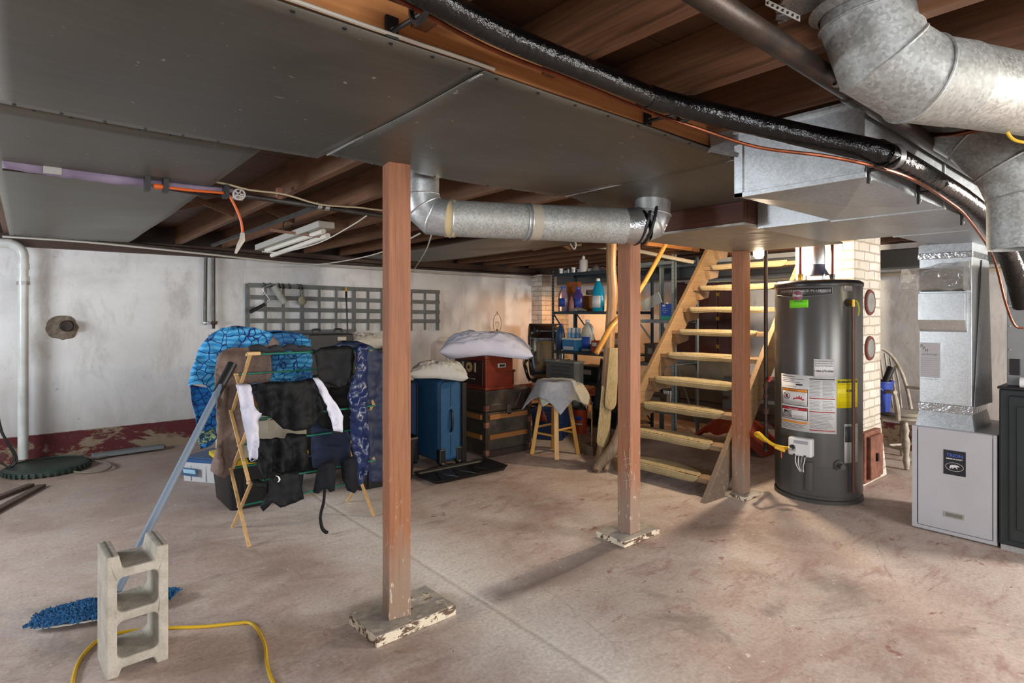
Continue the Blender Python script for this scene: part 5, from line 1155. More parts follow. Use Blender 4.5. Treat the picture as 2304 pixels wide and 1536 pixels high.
# towel thrown over the stack of boxes behind the rack
cloth('beach_towel', [(423, 866), (430, 838), (452, 776), (474, 750), (498, 738), (530, 733), (566, 737), (612, 750), (650, 746), (676, 750), (694, 764), (702, 800), (706, 868), (640, 874), (575, 872), (520, 900), (488, 898), (462, 866), (446, 862)], 3.97, M_TW1, 'large light blue patterned beach towel thrown over boxes behind the drying rack', 'towel', amp=0.045, fx=0.014, fy=0.012, step=9, th=0.007, slope=-0.03, curve=0.03)
def twt(a, b): return Vector((0.94+0.50*a, 3.99+0.30*b, 1.185-0.05*(2*a-1)**4+0.016*nz(a*6, b*4)-0.02*b))
part('back_fold', MB().grid(twt, 20, 10), M_TW1, bpy.data.objects['beach_towel'], solid=0.006, smooth=True, ang=180)
cloth('beach_towel', [(428, 866), (500, 878), (505, 960), (478, 1000), (452, 1010), (447, 985), (440, 940), (430, 900)], 4.02, M_TW2, 'darker blue patterned towel hanging beneath the light blue one at the left of the rack', 'towel', amp=0.03, fx=0.05, step=7, th=0.006)
cloth('hand_towel', [(444, 974), (482, 962), (486, 985), (452, 1001), (445, 994)], 3.96, flat('green_white_towel', '9fb98a', 0.9, 0.0, '2b4f6b', 60, amt=(0.48, 0.52)), 'small green and white patterned towel hem showing above the yellow tote lid', 'towel', amp=0.01, step=6, th=0.005)
cloth('cardigan', [(486, 806), (497, 790), (520, 782), (570, 781), (603, 776), (617, 756), (623, 770), (621, 785), (608, 800), (604, 860), (560, 863), (541, 862), (551, 900), (552, 960), (535, 1020), (525, 1062), (500, 1073), (472, 1058), (484, 1000), (486, 900), (483, 850)], 3.80, M_BRNF, 'heather brown knitted cardigan over the left end of the drying rack', 'garment', amp=0.045, fx=0.055, wrinkle=0.007, th=0.007)
cloth('black_shirt', [(704, 792), (722, 782), (760, 778), (792, 778), (797, 800), (790, 845), (776, 866), (762, 872), (735, 862), (716, 868), (712, 830), (708, 800)], 3.40, M_BLKF, 'black shirt hanging over the top right of the drying rack', 'garment', amp=0.014, fx=0.05)
sk = [((560, 778), (606, 800), 'dark grey sock'), ((602, 782), (640, 798), 'grey sock'), ((636, 778), (672, 796), 'charcoal sock'), ((660, 780), (708, 802), 'black sock')]
for i, ((xa, ya), (xb, yb), nm) in enumerate(sk):
    q0 = PV(xa, ya+6, 3.44); q1 = PV(xb, yb-10, 3.44); q2 = PV((xa+xb)/2+4, yb+10, 3.395)
    tag(part('sock', MB().tube([q0, q0.lerp(q1, 0.5)+Vector((0, 0, 0.012)), q1], [0.014, 0.022, 0.012], 10, smooth=3), M_SOCK, smooth=True), '%s laid over the top rods, %s' % (nm, ['beside the brown cardigan', 'second from the cardigan', 'in the middle of the top rod', 'next to the black shirt'][i]), 'sock', 'socks on the top of the drying rack')
js = thing('jersey', PV(640, 862, 3.39), 'black jersey with long white sleeves hanging on the front upper rod', 'garment')
cloth('body', [(560, 866), (600, 858), (660, 856), (706, 852), (714, 880), (722, 915), (720, 930), (706, 950), (680, 962), (655, 966), (632, 962), (618, 945), (600, 934), (586, 934), (574, 905), (565, 882)], 3.375, M_BLKF, 'black body of the jersey', None, amp=0.04, fx=0.06, fy=0.012, wrinkle=0.004, parent=js, curve=0.03)
cloth('sleeve', [(531, 866), (548, 863), (564, 866), (568, 890), (570, 912), (583, 928), (592, 930), (586, 938), (578, 945), (579, 985), (576, 1032), (559, 1033), (554, 990), (548, 950), (538, 905)], 3.36, M_WHF, 'white left sleeve', None, amp=0.022, fx=0.12, wrinkle=0.004, parent=js)
cloth('sleeve', [(706, 851), (718, 850), (728, 866), (742, 886), (762, 918), (771, 936), (770, 972), (748, 968), (744, 948), (736, 920), (722, 890)], 3.36, M_WHF, 'white right sleeve', None, amp=0.022, fx=0.12, wrinkle=0.004, parent=js)
for nm, pl in (('cuff', [(558, 1032), (577, 1031), (576, 1040), (559, 1040)]), ('cuff', [(747, 966), (771, 970), (768, 976), (747, 973)])): cloth(nm, pl, 3.352, M_BLKF, 'black printed cuff', None, amp=0.003, parent=js)
def swoosh(px, py, w, v, par, mat, rot=0.0, k=1.0):
    o = [(-1.0, 0.10), (-0.86, -0.18), (-0.55, -0.30), (-0.1, -0.20), (1.0, 0.42), (0.0, 0.02), (-0.45, -0.08), (-0.72, -0.06), (-0.84, 0.06)]
    c, s_ = math.cos(rot), math.sin(rot)
    pts = [PV(px+(a*c-b*s_*k)*w, py-(a*s_+b*c*k)*w, v) for a, b in o]
    return part('sport_mark', MB().add([p for p in pts], [(0, 1, 8), (1, 2, 7, 8), (2, 3, 6, 7), (3, 4, 5, 6)]), mat, par, solid=0.001, label='small white curved logo')
swoosh(569, 1036, 6, 3.335, js, M_WHF); 
cloth('black_trousers', [(583, 985), (592, 988), (622, 984), (640, 985), (648, 976), (692, 978), (693, 1055), (668, 1060), (650, 1068), (618, 1062), (600, 1068), (586, 1074), (578, 1045), (574, 1020)], 3.45, M_BLKF, 'crumpled black trousers on the middle rod of the drying rack', 'garment', amp=0.045, fx=0.07, fy=0.02, wrinkle=0.005)
sh_ = cloth('black_shorts', [(606, 1075), (640, 1065), (672, 1061), (680, 1100), (684, 1122), (640, 1138), (630, 1141), (612, 1128), (592, 1150), (585, 1140), (600, 1112), (607, 1100)], 3.355, M_BLKF, 'black sports shorts with a white curved logo on the low front rod', 'garment', amp=0.012, fx=0.05)
part('sport_mark', MB().tube([PV(620, 1070, 3.325), PV(626, 1072, 3.32), PV(629, 1078, 3.32), PV(627, 1083, 3.325), PV(624, 1084, 3.325)], [0.001, 0.003, 0.0045, 0.003, 0.001], 6, smooth=3), flat('logo_white', 'e8e8ee', 0.5), sh_, smooth=True, label='small white curved logo')
cloth('black_sock_long', [(568, 1082), (584, 1080), (604, 1090), (600, 1096), (580, 1098), (570, 1092)], 3.37, M_BLKF, 'black scrap of cloth hooked beside the shorts', 'garment', amp=0.01)
kb = thing('knee_brace', PV(730, 1070, 3.34), 'left black knee brace hanging from the low rod with a long strap', 'knee brace', 'black knee braces')
M_NEO = flat('neoprene_black', '0f1116', 0.8, 0.0, '16181f', 10, Specular_IOR_Level=0.2)
cloth('sleeve', [(712, 1050), (724, 1040), (748, 1036), (754, 1048), (750, 1102), (738, 1104), (732, 1096), (722, 1098), (712, 1108), (703, 1106), (707, 1080)], 3.33, M_NEO, None, None, amp=0.01, th=0.010, parent=kb, curve=0.03, fx=0.03)
part('strap', MB().tube([PV(731, 1096, 3.31), PV(728, 1130, 3.31), PV(721, 1160, 3.31), PV(724, 1185, 3.31), PV(732, 1196, 3.30), PV(738, 1197, 3.29)], [0.008, 0.009, 0.009, 0.010, 0.011, 0.008], 8, smooth=5), M_BLKF, kb, smooth=True)
kb2 = thing('knee_brace', PV(780, 1060, 3.34), 'right black knee brace hanging beside the navy coat', 'knee brace', 'black knee braces')
cloth('sleeve', [(766, 1040), (778, 1028), (796, 1026), (802, 1060), (804, 1098), (792, 1106), (776, 1100), (770, 1080)], 3.33, M_NEO, None, None, amp=0.01, th=0.010, parent=kb2, curve=0.03, fx=0.03)
cloth('navy_trousers', [(700, 925), (715, 930), (745, 960), (780, 962), (790, 990), (786, 1040), (765, 1052), (704, 1052), (700, 990)], 3.72, M_NAVY2, 'navy trousers hanging at the back right of the drying rack', 'garment', amp=0.02, fx=0.05)
cloth('black_shirt', [(704, 868), (760, 872), (786, 860), (788, 960), (770, 975), (720, 960), (706, 920)], 3.66, M_BLKF, 'black garment deep inside the right of the drying rack', 'garment', amp=0.02)
ct = thing('puffer_coat', PV(825, 800, 3.5), 'shiny navy quilted coat draped over the right end of the rack, partly behind the post', 'coat')
cloth('front_panel', [(797, 785), (806, 775), (822, 778), (824, 870), (822, 940), (826, 1000), (824, 1050), (810, 1085), (800, 1094), (795, 1050), (790, 1000), (785, 940), (782, 890), (786, 860), (796, 830)], 3.40, M_NAVY, 'shiny inner lining panel', None, amp=0.03, fx=0.07, fy=0.03, wrinkle=0.007, th=0.012, parent=ct, step=5, curve=0.03)
cloth('back_panel', [(735, 780), (770, 768), (800, 768), (830, 778), (850, 790), (872, 800), (878, 1070), (850, 1080), (825, 1080), (820, 1000), (816, 900), (815, 800), (800, 786)], 3.46, flat('navy_quilt', '1b2744', 0.6, 0.0, '222f4f', 6), 'matt quilted navy panel', None, amp=0.03, fx=0.04, wrinkle=0.008, th=0.012, parent=ct, curve=0.03)

# ------------------------------------------------------------------ totes and boxes behind the rack
def tote(loc, size, rz, bm, lm, label, cat='storage tote', taper=0.9, extra=None):
    t = thing('storage_tote', loc, label, cat, rz=0.0); x, y, z = size; L = Vector(loc); R = Matrix.Rotation(rz, 3, 'Z'); m = MB()
    def ring(s, zz, r=0.03): return [L+R @ Vector((a, b, zz)) for a, b in rrect(-x/2*s, -y/2*s, x/2*s, y/2*s, r, 3)]
    rs = [ring(taper, 0.0), ring(1.0, z*0.94), ring(1.03, z*0.94), ring(1.03, z)]; n = len(rs[0])
    m.v = [p for q in rs for p in q]
    for i in range(3):
        for k in range(n): m.f.append((i*n+k, i*n+(k+1) % n, (i+1)*n+(k+1) % n, (i+1)*n+k))
    m.f.append(tuple(reversed(range(n)))); m.f.append(tuple(3*n+k for k in range(n))) if lm else None
    part('body', m, bm, t, smooth=True, ang=35, solid=None or 0.0 if lm else 0.004)
    for s in (-1, 1):
        for k in (-0.3, 0, 0.3):
            p = L+R @ Vector((x*k, s*y/2*0.985, z*0.45)); part('rib', MB().obox(p, (0.014, 0.012, z*0.8), rz), bm, t, bevel=0.003)
    if lm:
        m = MB(); a = [L+R @ Vector((p, q, z)) for p, q in rrect(-x/2*1.06, -y/2*1.06, x/2*1.06, y/2*1.06, 0.035, 3)]; b = [p+Vector((0, 0, 0.025)) for p in a]; c = [L+R @ Vector((p, q, z+0.025)) for p, q in rrect(-x/2*0.92, -y/2*0.92, x/2*0.92, y/2*0.92, 0.03, 3)]; d = [p+Vector((0, 0, 0.008)) for p in c]
        m.v = a+b+c+d; n = len(a)
        for i in range(3):
            for k in range(n): m.f.append((i*n+k, i*n+(k+1) % n, (i+1)*n+(k+1) % n, (i+1)*n+k))
        m.f.append(tuple(reversed(range(n)))); m.f.append(tuple(3*n+k for k in range(n)))
        part('lid', m, lm, t, smooth=True, ang=35, bevel=0.003)
        for s in (-1, 1): part('latch', MB().obox(L+R @ Vector((s*x/2*1.07, 0, z*0.93)), (0.014, 0.09, 0.05), rz), lm, t, bevel=0.004)
    return t
M_BT = flat('black_tote_plastic', '101113', 0.4); M_YL = flat('yellow_lid', 'c8ae10', 0.4)
tote((1.26, 4.30, 0), (0.52, 0.46, 0.30), 0, M_BT, M_YL, 'black storage tote with a bright yellow lid behind the drying rack')
wbx = thing('white_carton', (1.28, 4.30, 0.34), 'white cardboard carton standing on the yellow-lidded tote', 'box')
part('body', MB().box((1.03, 4.08, 0.337), (1.52, 4.52, 0.62)), flat('white_card', 'b9b6ab', 0.8, 0.0, 'a8a498', 6), wbx, bevel=0.004)
part('tape', MB().box((1.26, 4.078, 0.50), (1.30, 4.522, 0.622)), flat('clear_tape', 'a79f8c', 0.4), wbx)
part('print', lettering(MB(), 'FRAGILE' if False else '', 0.02, lambda a, b: (1.2+a, 4.075, 0.55+b)) .box((1.20, 4.077, 0.575), (1.25, 4.079, 0.585)).box((1.27, 4.077, 0.572), (1.33, 4.079, 0.580)), flat('print_dark', '3a3a3a', 0.6), wbx, label='small dark printed marks')
tag(part('brown_carton', MB().box((0.98, 4.06, 0.625), (1.48, 4.52, 1.15)), flat('brown_card', '8a6a45', 0.85, 0.0, '7a5c3b', 5), bevel=0.004), 'brown cardboard carton hidden under the blue beach towel', 'box')
bt = tote((1.19, 5.02, 0), (0.46, 0.35, 0.15), -0.94, flat('frosted_plastic', 'b4b4b6', 0.35), flat('blue_lid', '1e4a78', 0.4), 'low white storage box with a blue lid and a label, left of the drying rack', taper=0.96)
la = FL(412, 1082); lb_ = FL(446, 1086); dirv = (lb_-la).normalized()
nrm = Vector((-0.59*0+0, 0, 0)); o_ = Vector((-0.808, -0.589, 0))*0.012
lab = MB().add([la+o_+Vector((0, 0, 0.05)), lb_+o_+Vector((0, 0, 0.05)), lb_+o_+Vector((0, 0, 0.11)), la+o_+Vector((0, 0, 0.11))], [(0, 1, 2, 3)])
part('label', lab, flat('label_navy', '31506e', 0.5), bt, solid=0.001, label='blue and white product label')
lab = MB().add([la+o_*1.2+Vector((0, 0, 0.07))+dirv*0.02, lb_+o_*1.2+Vector((0, 0, 0.07))-dirv*0.01, lb_+o_*1.2+Vector((0, 0, 0.10))-dirv*0.02, la+o_*1.2+Vector((0, 0, 0.10))+dirv*0.01], [(0, 1, 2, 3)]); part('label_picture', lab, flat('label_picture', '8fb2c4', 0.5), bt, solid=0.001)
tote((1.93, 4.83, 0), (0.46, 0.42, 0.36), 0, M_BT, M_BT, 'black lidded tote on the floor behind the drying rack, bottom of its stack')
tote((1.93, 4.83, 0.395), (0.46, 0.42, 0.36), 0, M_BT, M_BT, 'second black lidded tote, under the black equipment case')
cs = thing('equipment_case', (1.93, 4.83, 0.79), 'black case with two folding handles standing above the drying rack', 'case')
part('body', MB().box((1.745, 4.62, 0.79), (2.12, 5.02, 1.13)), M_BLACK, cs, bevel=0.01)
part('side_panel', MB().box((1.742, 4.63, 0.80), (1.748, 5.01, 1.12)), flat('case_grey', '3c3c3e', 0.5), cs)
for u in (1.83, 2.02): part('handle', MB().tube([(u-0.035, 4.70, 1.13), (u-0.03, 4.70, 1.165), (u+0.03, 4.70, 1.165), (u+0.035, 4.70, 1.13)], 0.008, 8, smooth=3), M_BLACK, cs, smooth=True)
part('paper_tag', MB().box((1.98, 4.616, 1.075), (2.055, 4.619, 1.105)), flat('tag_paper', 'b8b2a4', 0.7), cs)
tote((2.41, 5.06, 0), (0.42, 0.36, 0.45), 0, M_BT, M_BT, 'tall black lidded tote behind the nearest post, bottom of its stack')
tote((2.41, 5.06, 0.49), (0.42, 0.36, 0.45), 0, M_BT, M_BT, 'black lidded tote under the white pillow behind the nearest post')

def pillow(name, c, L, W, H, ang, mat, label, tilt=0.0, roll=0.0, seed=0, foot=None, rest=0.0, droop=0.28):
    R = Matrix.Rotation(ang, 3, 'Z') @ Matrix.Rotation(tilt, 3, 'Y') @ Matrix.Rotation(roll, 3, 'X'); m = MB()
    def fn(sg):
        def f(a, b):
            x = 2*a-1; y = 2*b-1; hx = max(0.0, 1-abs(x)**3.4)**0.62; hy = max(0.0, 1-abs(y)**3.0)**0.62; e = hx*hy
            z = sg*H/2*e*(1+0.15*nz(x*2, y*2, seed))
            z += (0.020*nz(x*4+y*1.5, y*5, seed+2)+0.012*nz(x*11+y*6, y*9-x*5, seed))*min(1, e*1.6)*(1.0 if sg > 0 else 0.5)
            z += 0.010*math.sin(x*17+y*5+seed)*max(0, abs(x)-0.55)*min(1, e*2)
            X = x*L/2*(1-0.07*(1-abs(y)**1.5)); Y = y*W/2*(1-0.09*(1-abs(x)**1.5))
            q = R @ Vector((X, Y, z))+Vector(c)
            if foot:
                du = max(foot[0]-q.x, q.x-foot[2], 0.0); dv = max(foot[1]-q.y, q.y-foot[3], 0.0); dd = math.hypot(du, dv)
                if dd < 1e-6: q.z = max(q.z, rest+(0.004 if sg > 0 else 0))
                else: q.z = max(q.z-droop*dd, rest-droop*dd*1.6+(0.004 if sg > 0 else 0))
            return q
        return f
    m.grid(fn(1), 56, 36); m.grid(fn(-1), 56, 36)
    return tag(part(name, m, mat, smooth=True, ang=180, merge=True), label, 'pillow')
M_PIL = flat('lilac_white_cotton', 'c9c7d8', 0.85, 0.0, 'd2d0de', 5); M_PIL2 = flat('cream_white_cotton', 'cfccc4', 0.85)
RZ = -(PI/2-math.radians(50))      # parallel to the image plane
pillow('pillow', (2.38, 5.0, 1.035), 0.44, 0.34, 0.16, 0.2, M_PIL2, 'white pillow on the tote stack beside the navy coat', seed=3)

# ------------------------------------------------------------------ bin, suitcases, tray
tb = tote((2.09, 4.13, 0), (0.50, 0.42, 0.345), -0.05, flat('matt_black_bin', '131315', 0.5), None, 'open black plastic bin behind the nearest post', 'bin', taper=0.86)
def bagl(a, b):
    th = 2*PI*a; ph = PI*0.5*b; r = 0.215*(1+0.10*nz(math.cos(th)*2, math.sin(th)*2, b*3)); 
    return Vector((2.09+r*math.cos(th)*math.cos(ph)**0.6, 4.13+0.85*r*math.sin(th)*math.cos(ph)**0.6, 0.30+0.33*math.sin(ph)+0.03*nz(a*14, b*6)))
tag(part('rubbish_bag', MB().grid(bagl, 48, 20), flat('black_bag_film', '0c0c0f', 0.3, 0.0, '14141a', 4, 0.5, 25), smooth=True, ang=180), 'crumpled black rubbish bag heaped in the black bin', 'bag')
M_SUIT = flat('blue_suitcase_cloth', '17486e', 0.7, 0.0, '1b5078', 30, 0.3, 160); M_SUITD = flat('navy_suitcase_cloth', '14304f', 0.75)
def suitcase(x0, y0, x1, y1, z1, mat, label):
    t = thing('suitcase', ((x0+x1)/2, (y0+y1)/2, 0), label, 'suitcase'); zb = 0.045
    part('shell', MB().box((x0, y0, zb), (x1, y1, z1)), mat, t, bevel=0.035, bseg=4, smooth=True, ang=60)
    xm = (x0+x1)/2
    part('piping', MB().tube([(x0+0.012, y0-0.001, zb+0.03), (x0+0.012, y0-0.001, z1-0.04), (x0+0.04, y0, z1-0.012), (x1-0.04, y0, z1-0.012), (x1-0.012, y0-0.001, z1-0.04), (x1-0.012, y0-0.001, zb+0.03)], 0.004, 6), M_BLACK, t, smooth=True)
    part('side_handle', MB().tube([(xm, y0-0.002, 0.30), (xm, y0-0.022, 0.33), (xm, y0-0.022, 0.45), (xm, y0-0.002, 0.48)], 0.011, 8, smooth=3), M_BLACK, t, smooth=True)
    for z in (0.275, 0.505): part('rivet', MB().sphere((xm, y0-0.002, z), 0.005, 8, 6), M_GALV_B, t)
    part('seam', MB().box((xm-0.004, y0-0.003, 0.50), (xm+0.004, y0, z1-0.05)).box((xm-0.004, y0-0.003, 0.10), (xm+0.004, y0, 0.28)), M_SUITD, t)
    for x in (x0+0.03, x1-0.03):
        part('corner_guard', MB().box((x-0.032, y0-0.008, 0.03), (x+0.032, y0+0.05, 0.16)), M_BLACK, t, bevel=0.012)
        part('wheel', MB().cyl((x-0.014, y0+0.01, 0.027), (x+0.014, y0+0.01, 0.027), 0.026, n=18), M_BLACK, t, smooth=True, ang=40)
        part('foot', MB().box((x-0.014, y1-0.05, 0.0), (x+0.014, y1-0.02, 0.05)), M_BLACK, t, bevel=0.004)
    part('top_handle', MB().tube([(xm, y0+0.06, z1), (xm, y0+0.08, z1+0.02), (xm, y0+0.18, z1+0.02), (xm, y0+0.20, z1)], 0.010, 8, smooth=3), M_BLACK, t, smooth=True)
    return t
suitcase(2.645, 4.10, 2.875, 4.55, 0.735, M_SUIT, 'bright blue fabric suitcase standing upright on the black tray side, pillow on top')
suitcase(2.37, 4.36, 2.60, 4.80, 0.72, M_SUITD, 'navy suitcase standing behind the blue one, next to the black bin')
tag(part('black_board', MB().box((2.91, 4.14, 0.003), (2.955, 4.60, 0.69)), M_BLACK, bevel=0.004), 'thin black panel standing between the blue suitcase and the old trunk', 'panel')
pillow('pillow', P(988, 838, 4.98), 0.50, 0.36, 0.20, RZ+0.1, M_PIL2, 'cream-white pillow lying on the suitcases', seed=8, tilt=0.03, foot=(2.37, 4.10, 2.875, 4.8), rest=0.758, droop=0.15)
bty = thing('boot_tray', (2.72, 3.86, 0), 'shallow black boot tray on the floor before the suitcases', 'tray')
def trayp(s, z): return [Vector((2.72, 3.88, z))+Matrix.Rotation(-0.02, 3, 'Z') @ Vector((a, b, 0)) for a, b in rrect(-0.36*s, -0.17*s, 0.36*s, 0.17*s, 0.04, 4)]
m = MB(); rs = [trayp(0.94, 0.002), trayp(1.0, 0.03), trayp(1.02, 0.032), trayp(0.985, 0.030), trayp(0.91, 0.008)]; n = len(rs[0]); m.v = [p for q in rs for p in q]
for i in range(4):
    for k in range(n): m.f.append((i*n+k, i*n+(k+1) % n, (i+1)*n+(k+1) % n, (i+1)*n+k))
m.f.append(tuple(reversed(range(n)))); m.f.append(tuple(4*n+k for k in range(n)))
part('tray', m, M_BLACK, bty, smooth=True, ang=40)
part('rib_pattern', MB().tube([(2.45+0.5*i/6, 3.76+0.22*(i % 2), 0.010) for i in range(7)], 0.004, 4), M_BLACK, bty)

# ------------------------------------------------------------------ old trunk with radio and big pillow
tk = thing('steamer_trunk', (3.42, 4.38, 0), 'old dark steamer trunk with worn orange wooden slats', 'trunk')
M_TRK = flat('worn_trunk_tin', '2f2a24', 0.6, 0.2, '4b4338', 9, 0.4, 30); M_SLAT = wood('trunk_slat', '6e4622', '95622f', '80532a', axis=0); M_TRD = flat('trunk_leather', '221a15', 0.6, 0.0, '3a2c22', 15)
part('body', MB().box((3.15, 4.13, 0.02), (3.68, 4.63, 0.40)), M_TRK, tk, bevel=0.006)
part('lid', MB().box((3.148, 4.128, 0.405), (3.682, 4.632, 0.60)), M_TRD, tk, bevel=0.012)
for z in (0.16, 0.34): 
    part('slat', MB().box((3.19, 4.108, z), (3.64, 4.13, z+0.045)), M_SLAT, tk, bevel=0.003)
    part('slat', MB().box((3.128, 4.17, z), (3.15, 4.60, z+0.045)), M_SLAT, tk, bevel=0.003)
for x in (3.145, 3.66):
    part('corner_strip', MB().box((x, 4.115, 0.0), (x+0.03, 4.14, 0.60)), M_TRD, tk, bevel=0.004)
    for z in (0.02, 0.27, 0.42): part('corner_bracket', MB().box((x-0.004, 4.108, z), (x+0.036, 4.145, z+0.05)), M_RUST, tk, bevel=0.004)
part('lock_plate', MB().box((3.39, 4.108, 0.37), (3.44, 4.13, 0.46)), M_TRK, tk, bevel=0.003); part('bottom_strip', MB().box((3.15, 4.112, 0.0), (3.68, 4.13, 0.06)), M_TRD, tk, bevel=0.003)
part('scuff_mark', MB().tube([(3.22, 4.126, 0.47), (3.27, 4.126, 0.475), (3.33, 4.126, 0.468)], 0.002, 4).tube([(3.50, 4.126, 0.44), (3.54, 4.126, 0.50), (3.57, 4.126, 0.56)], 0.002, 4), flat('scuff', '8c8272', 0.8), tk)
rd = thing('record_player', (3.33, 4.41, 0.60), 'cherry-wood retro radio cabinet with a round dial, on the old trunk', 'radio')
M_CH = wood('cherry_veneer', '4a180e', '732a18', '5c2013', axis=0, rough=0.3)
part('cabinet', MB().box((3.18, 4.16, 0.615), (3.50, 4.66, 0.885)), M_CH, rd, bevel=0.004)
part('lid', MB().box((3.165, 4.145, 0.885), (3.515, 4.675, 0.915)), M_CH, rd, bevel=0.006)
part('plinth', MB().box((3.165, 4.145, 0.60), (3.515, 4.675, 0.622)), M_CH, rd, bevel=0.004)
fcp = part('front_panel', MB().box((3.172, 4.20, 0.64), (3.182, 4.62, 0.865)), flat('radio_grille', '2a110c', 0.5), rd, bevel=0.003)
part('dial', MB().cyl((3.172, 4.40, 0.80), (3.164, 4.40, 0.80), 0.045, n=28), flat('cream_dial', 'b39a62', 0.4), rd, smooth=True, ang=40, label='cream round tuning dial')
part('dial_hub', MB().cyl((3.165, 4.40, 0.80), (3.158, 4.40, 0.80), 0.016, n=18), flat('dial_brown', '3b2417', 0.4), rd, smooth=True, ang=40)
for v in (4.31, 4.50): part('side_window', MB().box((3.166, v-0.012, 0.76), (3.174, v+0.012, 0.845)), flat('window_cream', '9c937e', 0.4), rd)
for i in range(5): part('button', MB().cyl((3.172, 4.32+0.035*i, 0.695), (3.164, 4.32+0.035*i, 0.695), 0.006, n=10), M_GALV_B, rd)
part('handle_plate', MB().box((3.32, 4.152, 0.80), (3.41, 4.162, 0.84)), M_GALV_B, rd, bevel=0.002); part('handle_grip', MB().box((3.335, 4.148, 0.81), (3.395, 4.156, 0.83)), M_BLACK, rd)
pillow('pillow', (3.32, 4.32, 0.985), 0.86, 0.52, 0.27, RZ, M_PIL, 'large pale lilac-white pillow on top of the cherry-wood radio', seed=1, tilt=0.05, roll=0.08, foot=(3.165, 4.145, 3.515, 4.675), rest=0.918, droop=0.10)

# ------------------------------------------------------------------ stool with towels
sl = thing('wooden_stool', (3.74, 3.84, 0), 'round-seated light wooden stool with towels over its seat', 'stool')
M_STL = wood('honey_beech', 'a8782e', 'cb9c4c', 'ba8a3c', axis=2, rough=0.4)
part('seat', MB().lathe([(0.001, 0.578), (0.165, 0.578), (0.172, 0.586), (0.172, 0.602), (0.162, 0.61), (0.001, 0.61)], (3.74, 3.84, 0), 36), M_STL, sl, smooth=True, ang=40)
A0 = math.radians(50)
def lgp(k, z):
    r = 0.215-(0.215-0.115)*z/0.58; a = A0+k*PI/2; return Vector((3.74+r*math.cos(a), 3.84+r*math.sin(a), z))
for k in range(4): part('leg', MB().beam(lgp(k, 0.0), lgp(k, 0.58), 0.042, 0.036, up=(math.cos(A0+k*PI/2), math.sin(A0+k*PI/2), 0)), M_STL, sl, bevel=0.004)
for k in range(4):
    for z in ((0.20, 0.46) if k % 2 else (0.25, 0.50)): part('rung', MB().cyl(lgp(k, z), lgp((k+1) % 4, z), 0.010, n=10), M_STL, sl, smooth=True)
def drape(cx, cy, L, W, ang, z0, R, k, seed):
    def fn(a, b):
        x = (2*a-1)*L/2; y = (2*b-1)*W/2; r = math.hypot(x, y); rr_ = r if r < R else R+(r-R)*0.45; dz = 0 if r < R else (r-R)*k
        sc_ = rr_/r if r > 1e-6 else 1; f = 0.014*nz(x*14, y*14, seed)+0.006*nz(x*40, y*22, seed)
        wv = 0.02*math.sin(math.atan2(y, x)*7+seed)*max(0, r-R)/0.1
        q = Matrix.Rotation(ang, 3, 'Z') @ Vector((x*sc_*(1+wv), y*sc_*(1+wv), 0)); return Vector((cx, cy, z0-dz+f*0.8))+q
    return MB().grid(fn, 44, 44)
M_RAG = flat('grey_ribbed_towel', 'a8a9ad', 0.95, 0.0, '97989c', 40, 0.6, 90); M_RAG2 = flat('cream_towel', 'bab6a8', 0.95, 0.0, 'aaa698', 20, 0.6, 90)
tag(part('towel', drape(3.78, 3.80, 0.72, 0.60, A0+0.10, 0.650, 0.19, 0.60, 4), M_RAG2, solid=0.012, smooth=True, ang=180), 'cream towel folded underneath the grey one on the wooden stool', 'towel')
tag(part('towel', drape(3.71, 3.79, 0.66, 0.62, A0+PI/4, 0.690, 0.17, 0.95, 9), M_RAG, solid=0.010, smooth=True, ang=180), 'grey-white ribbed towel draped diagonally over the wooden stool', 'towel')

# ------------------------------------------------------------------ fan, lamp, office chair in the corner
def crate(name, lo, hi, mat, label): return tag(part(name, MB().box(lo, hi), mat, bevel=0.005), label, 'box')
crate('cardboard_box', (4.10, 5.80, 0), (4.60, 6.25, 0.47), _M['brown_card'], 'brown cardboard box under the white fan in the back corner')
fn_ = thing('box_fan', (4.32, 5.95, 0.47), 'white box fan standing behind the big pillow', 'fan')
a = Vector((4.06, 6.16, 0)); dx = Vector((CY, -SY, 0)); c = Vector((4.32, 6.0, 0.75)); fd = Vector((-SY, -CY, 0))
frm = [c+dx*p+Vector((0, 0, q)) for p, q in rrect(-0.26, -0.27, 0.26, 0.25, 0.07, 5)]
part('frame', MB().tube([p-fd*0.03 for p in frm]+[frm[0]-fd*0.03], 0.016, 8).tube([p+fd*0.03 for p in frm]+[frm[0]+fd*0.03], 0.016, 8), flat('fan_white', 'b8b6b0', 0.4), fn_, smooth=True)
gl = MB()
for i in range(15):
    x = -0.22+0.44*i/14; gl.tube([c+dx*x+fd*0.04+Vector((0, 0, -0.25)), c+dx*x+fd*0.04+Vector((0, 0, 0.235))], 0.003, 6)
part('grille', gl, flat('fan_white', 'b8b6b0'), fn_, smooth=True)
part('blades', MB().obox(c, (0.03, 0.36, 0.07), RZ).obox(c, (0.03, 0.07, 0.36), RZ), flat('fan_blade', '9aa4ae', 0.4), fn_, bevel=0.01)
st_ = thing('side_table', (4.97, 6.20, 0), 'small dark side table holding the shadeless lamp in the corner', 'table')
part('top', MB().box((4.80, 6.05, 0.50), (5.14, 6.36, 0.53)), M_TRD, st_, bevel=0.004)
for x in (4.82, 5.10):
    for y in (6.07, 6.32): part('leg', MB().box((x, y, 0), (x+0.025, y+0.025, 0.50)), M_TRD, st_)
lm = thing('table_lamp', (4.965, 6.235, 0.53), 'brass table lamp without a shade, showing its harp and clear bulb', 'lamp'); o3 = (4.965, 6.235, 0)
BR = flat('aged_brass', '7d5a2a', 0.35, 0.8)
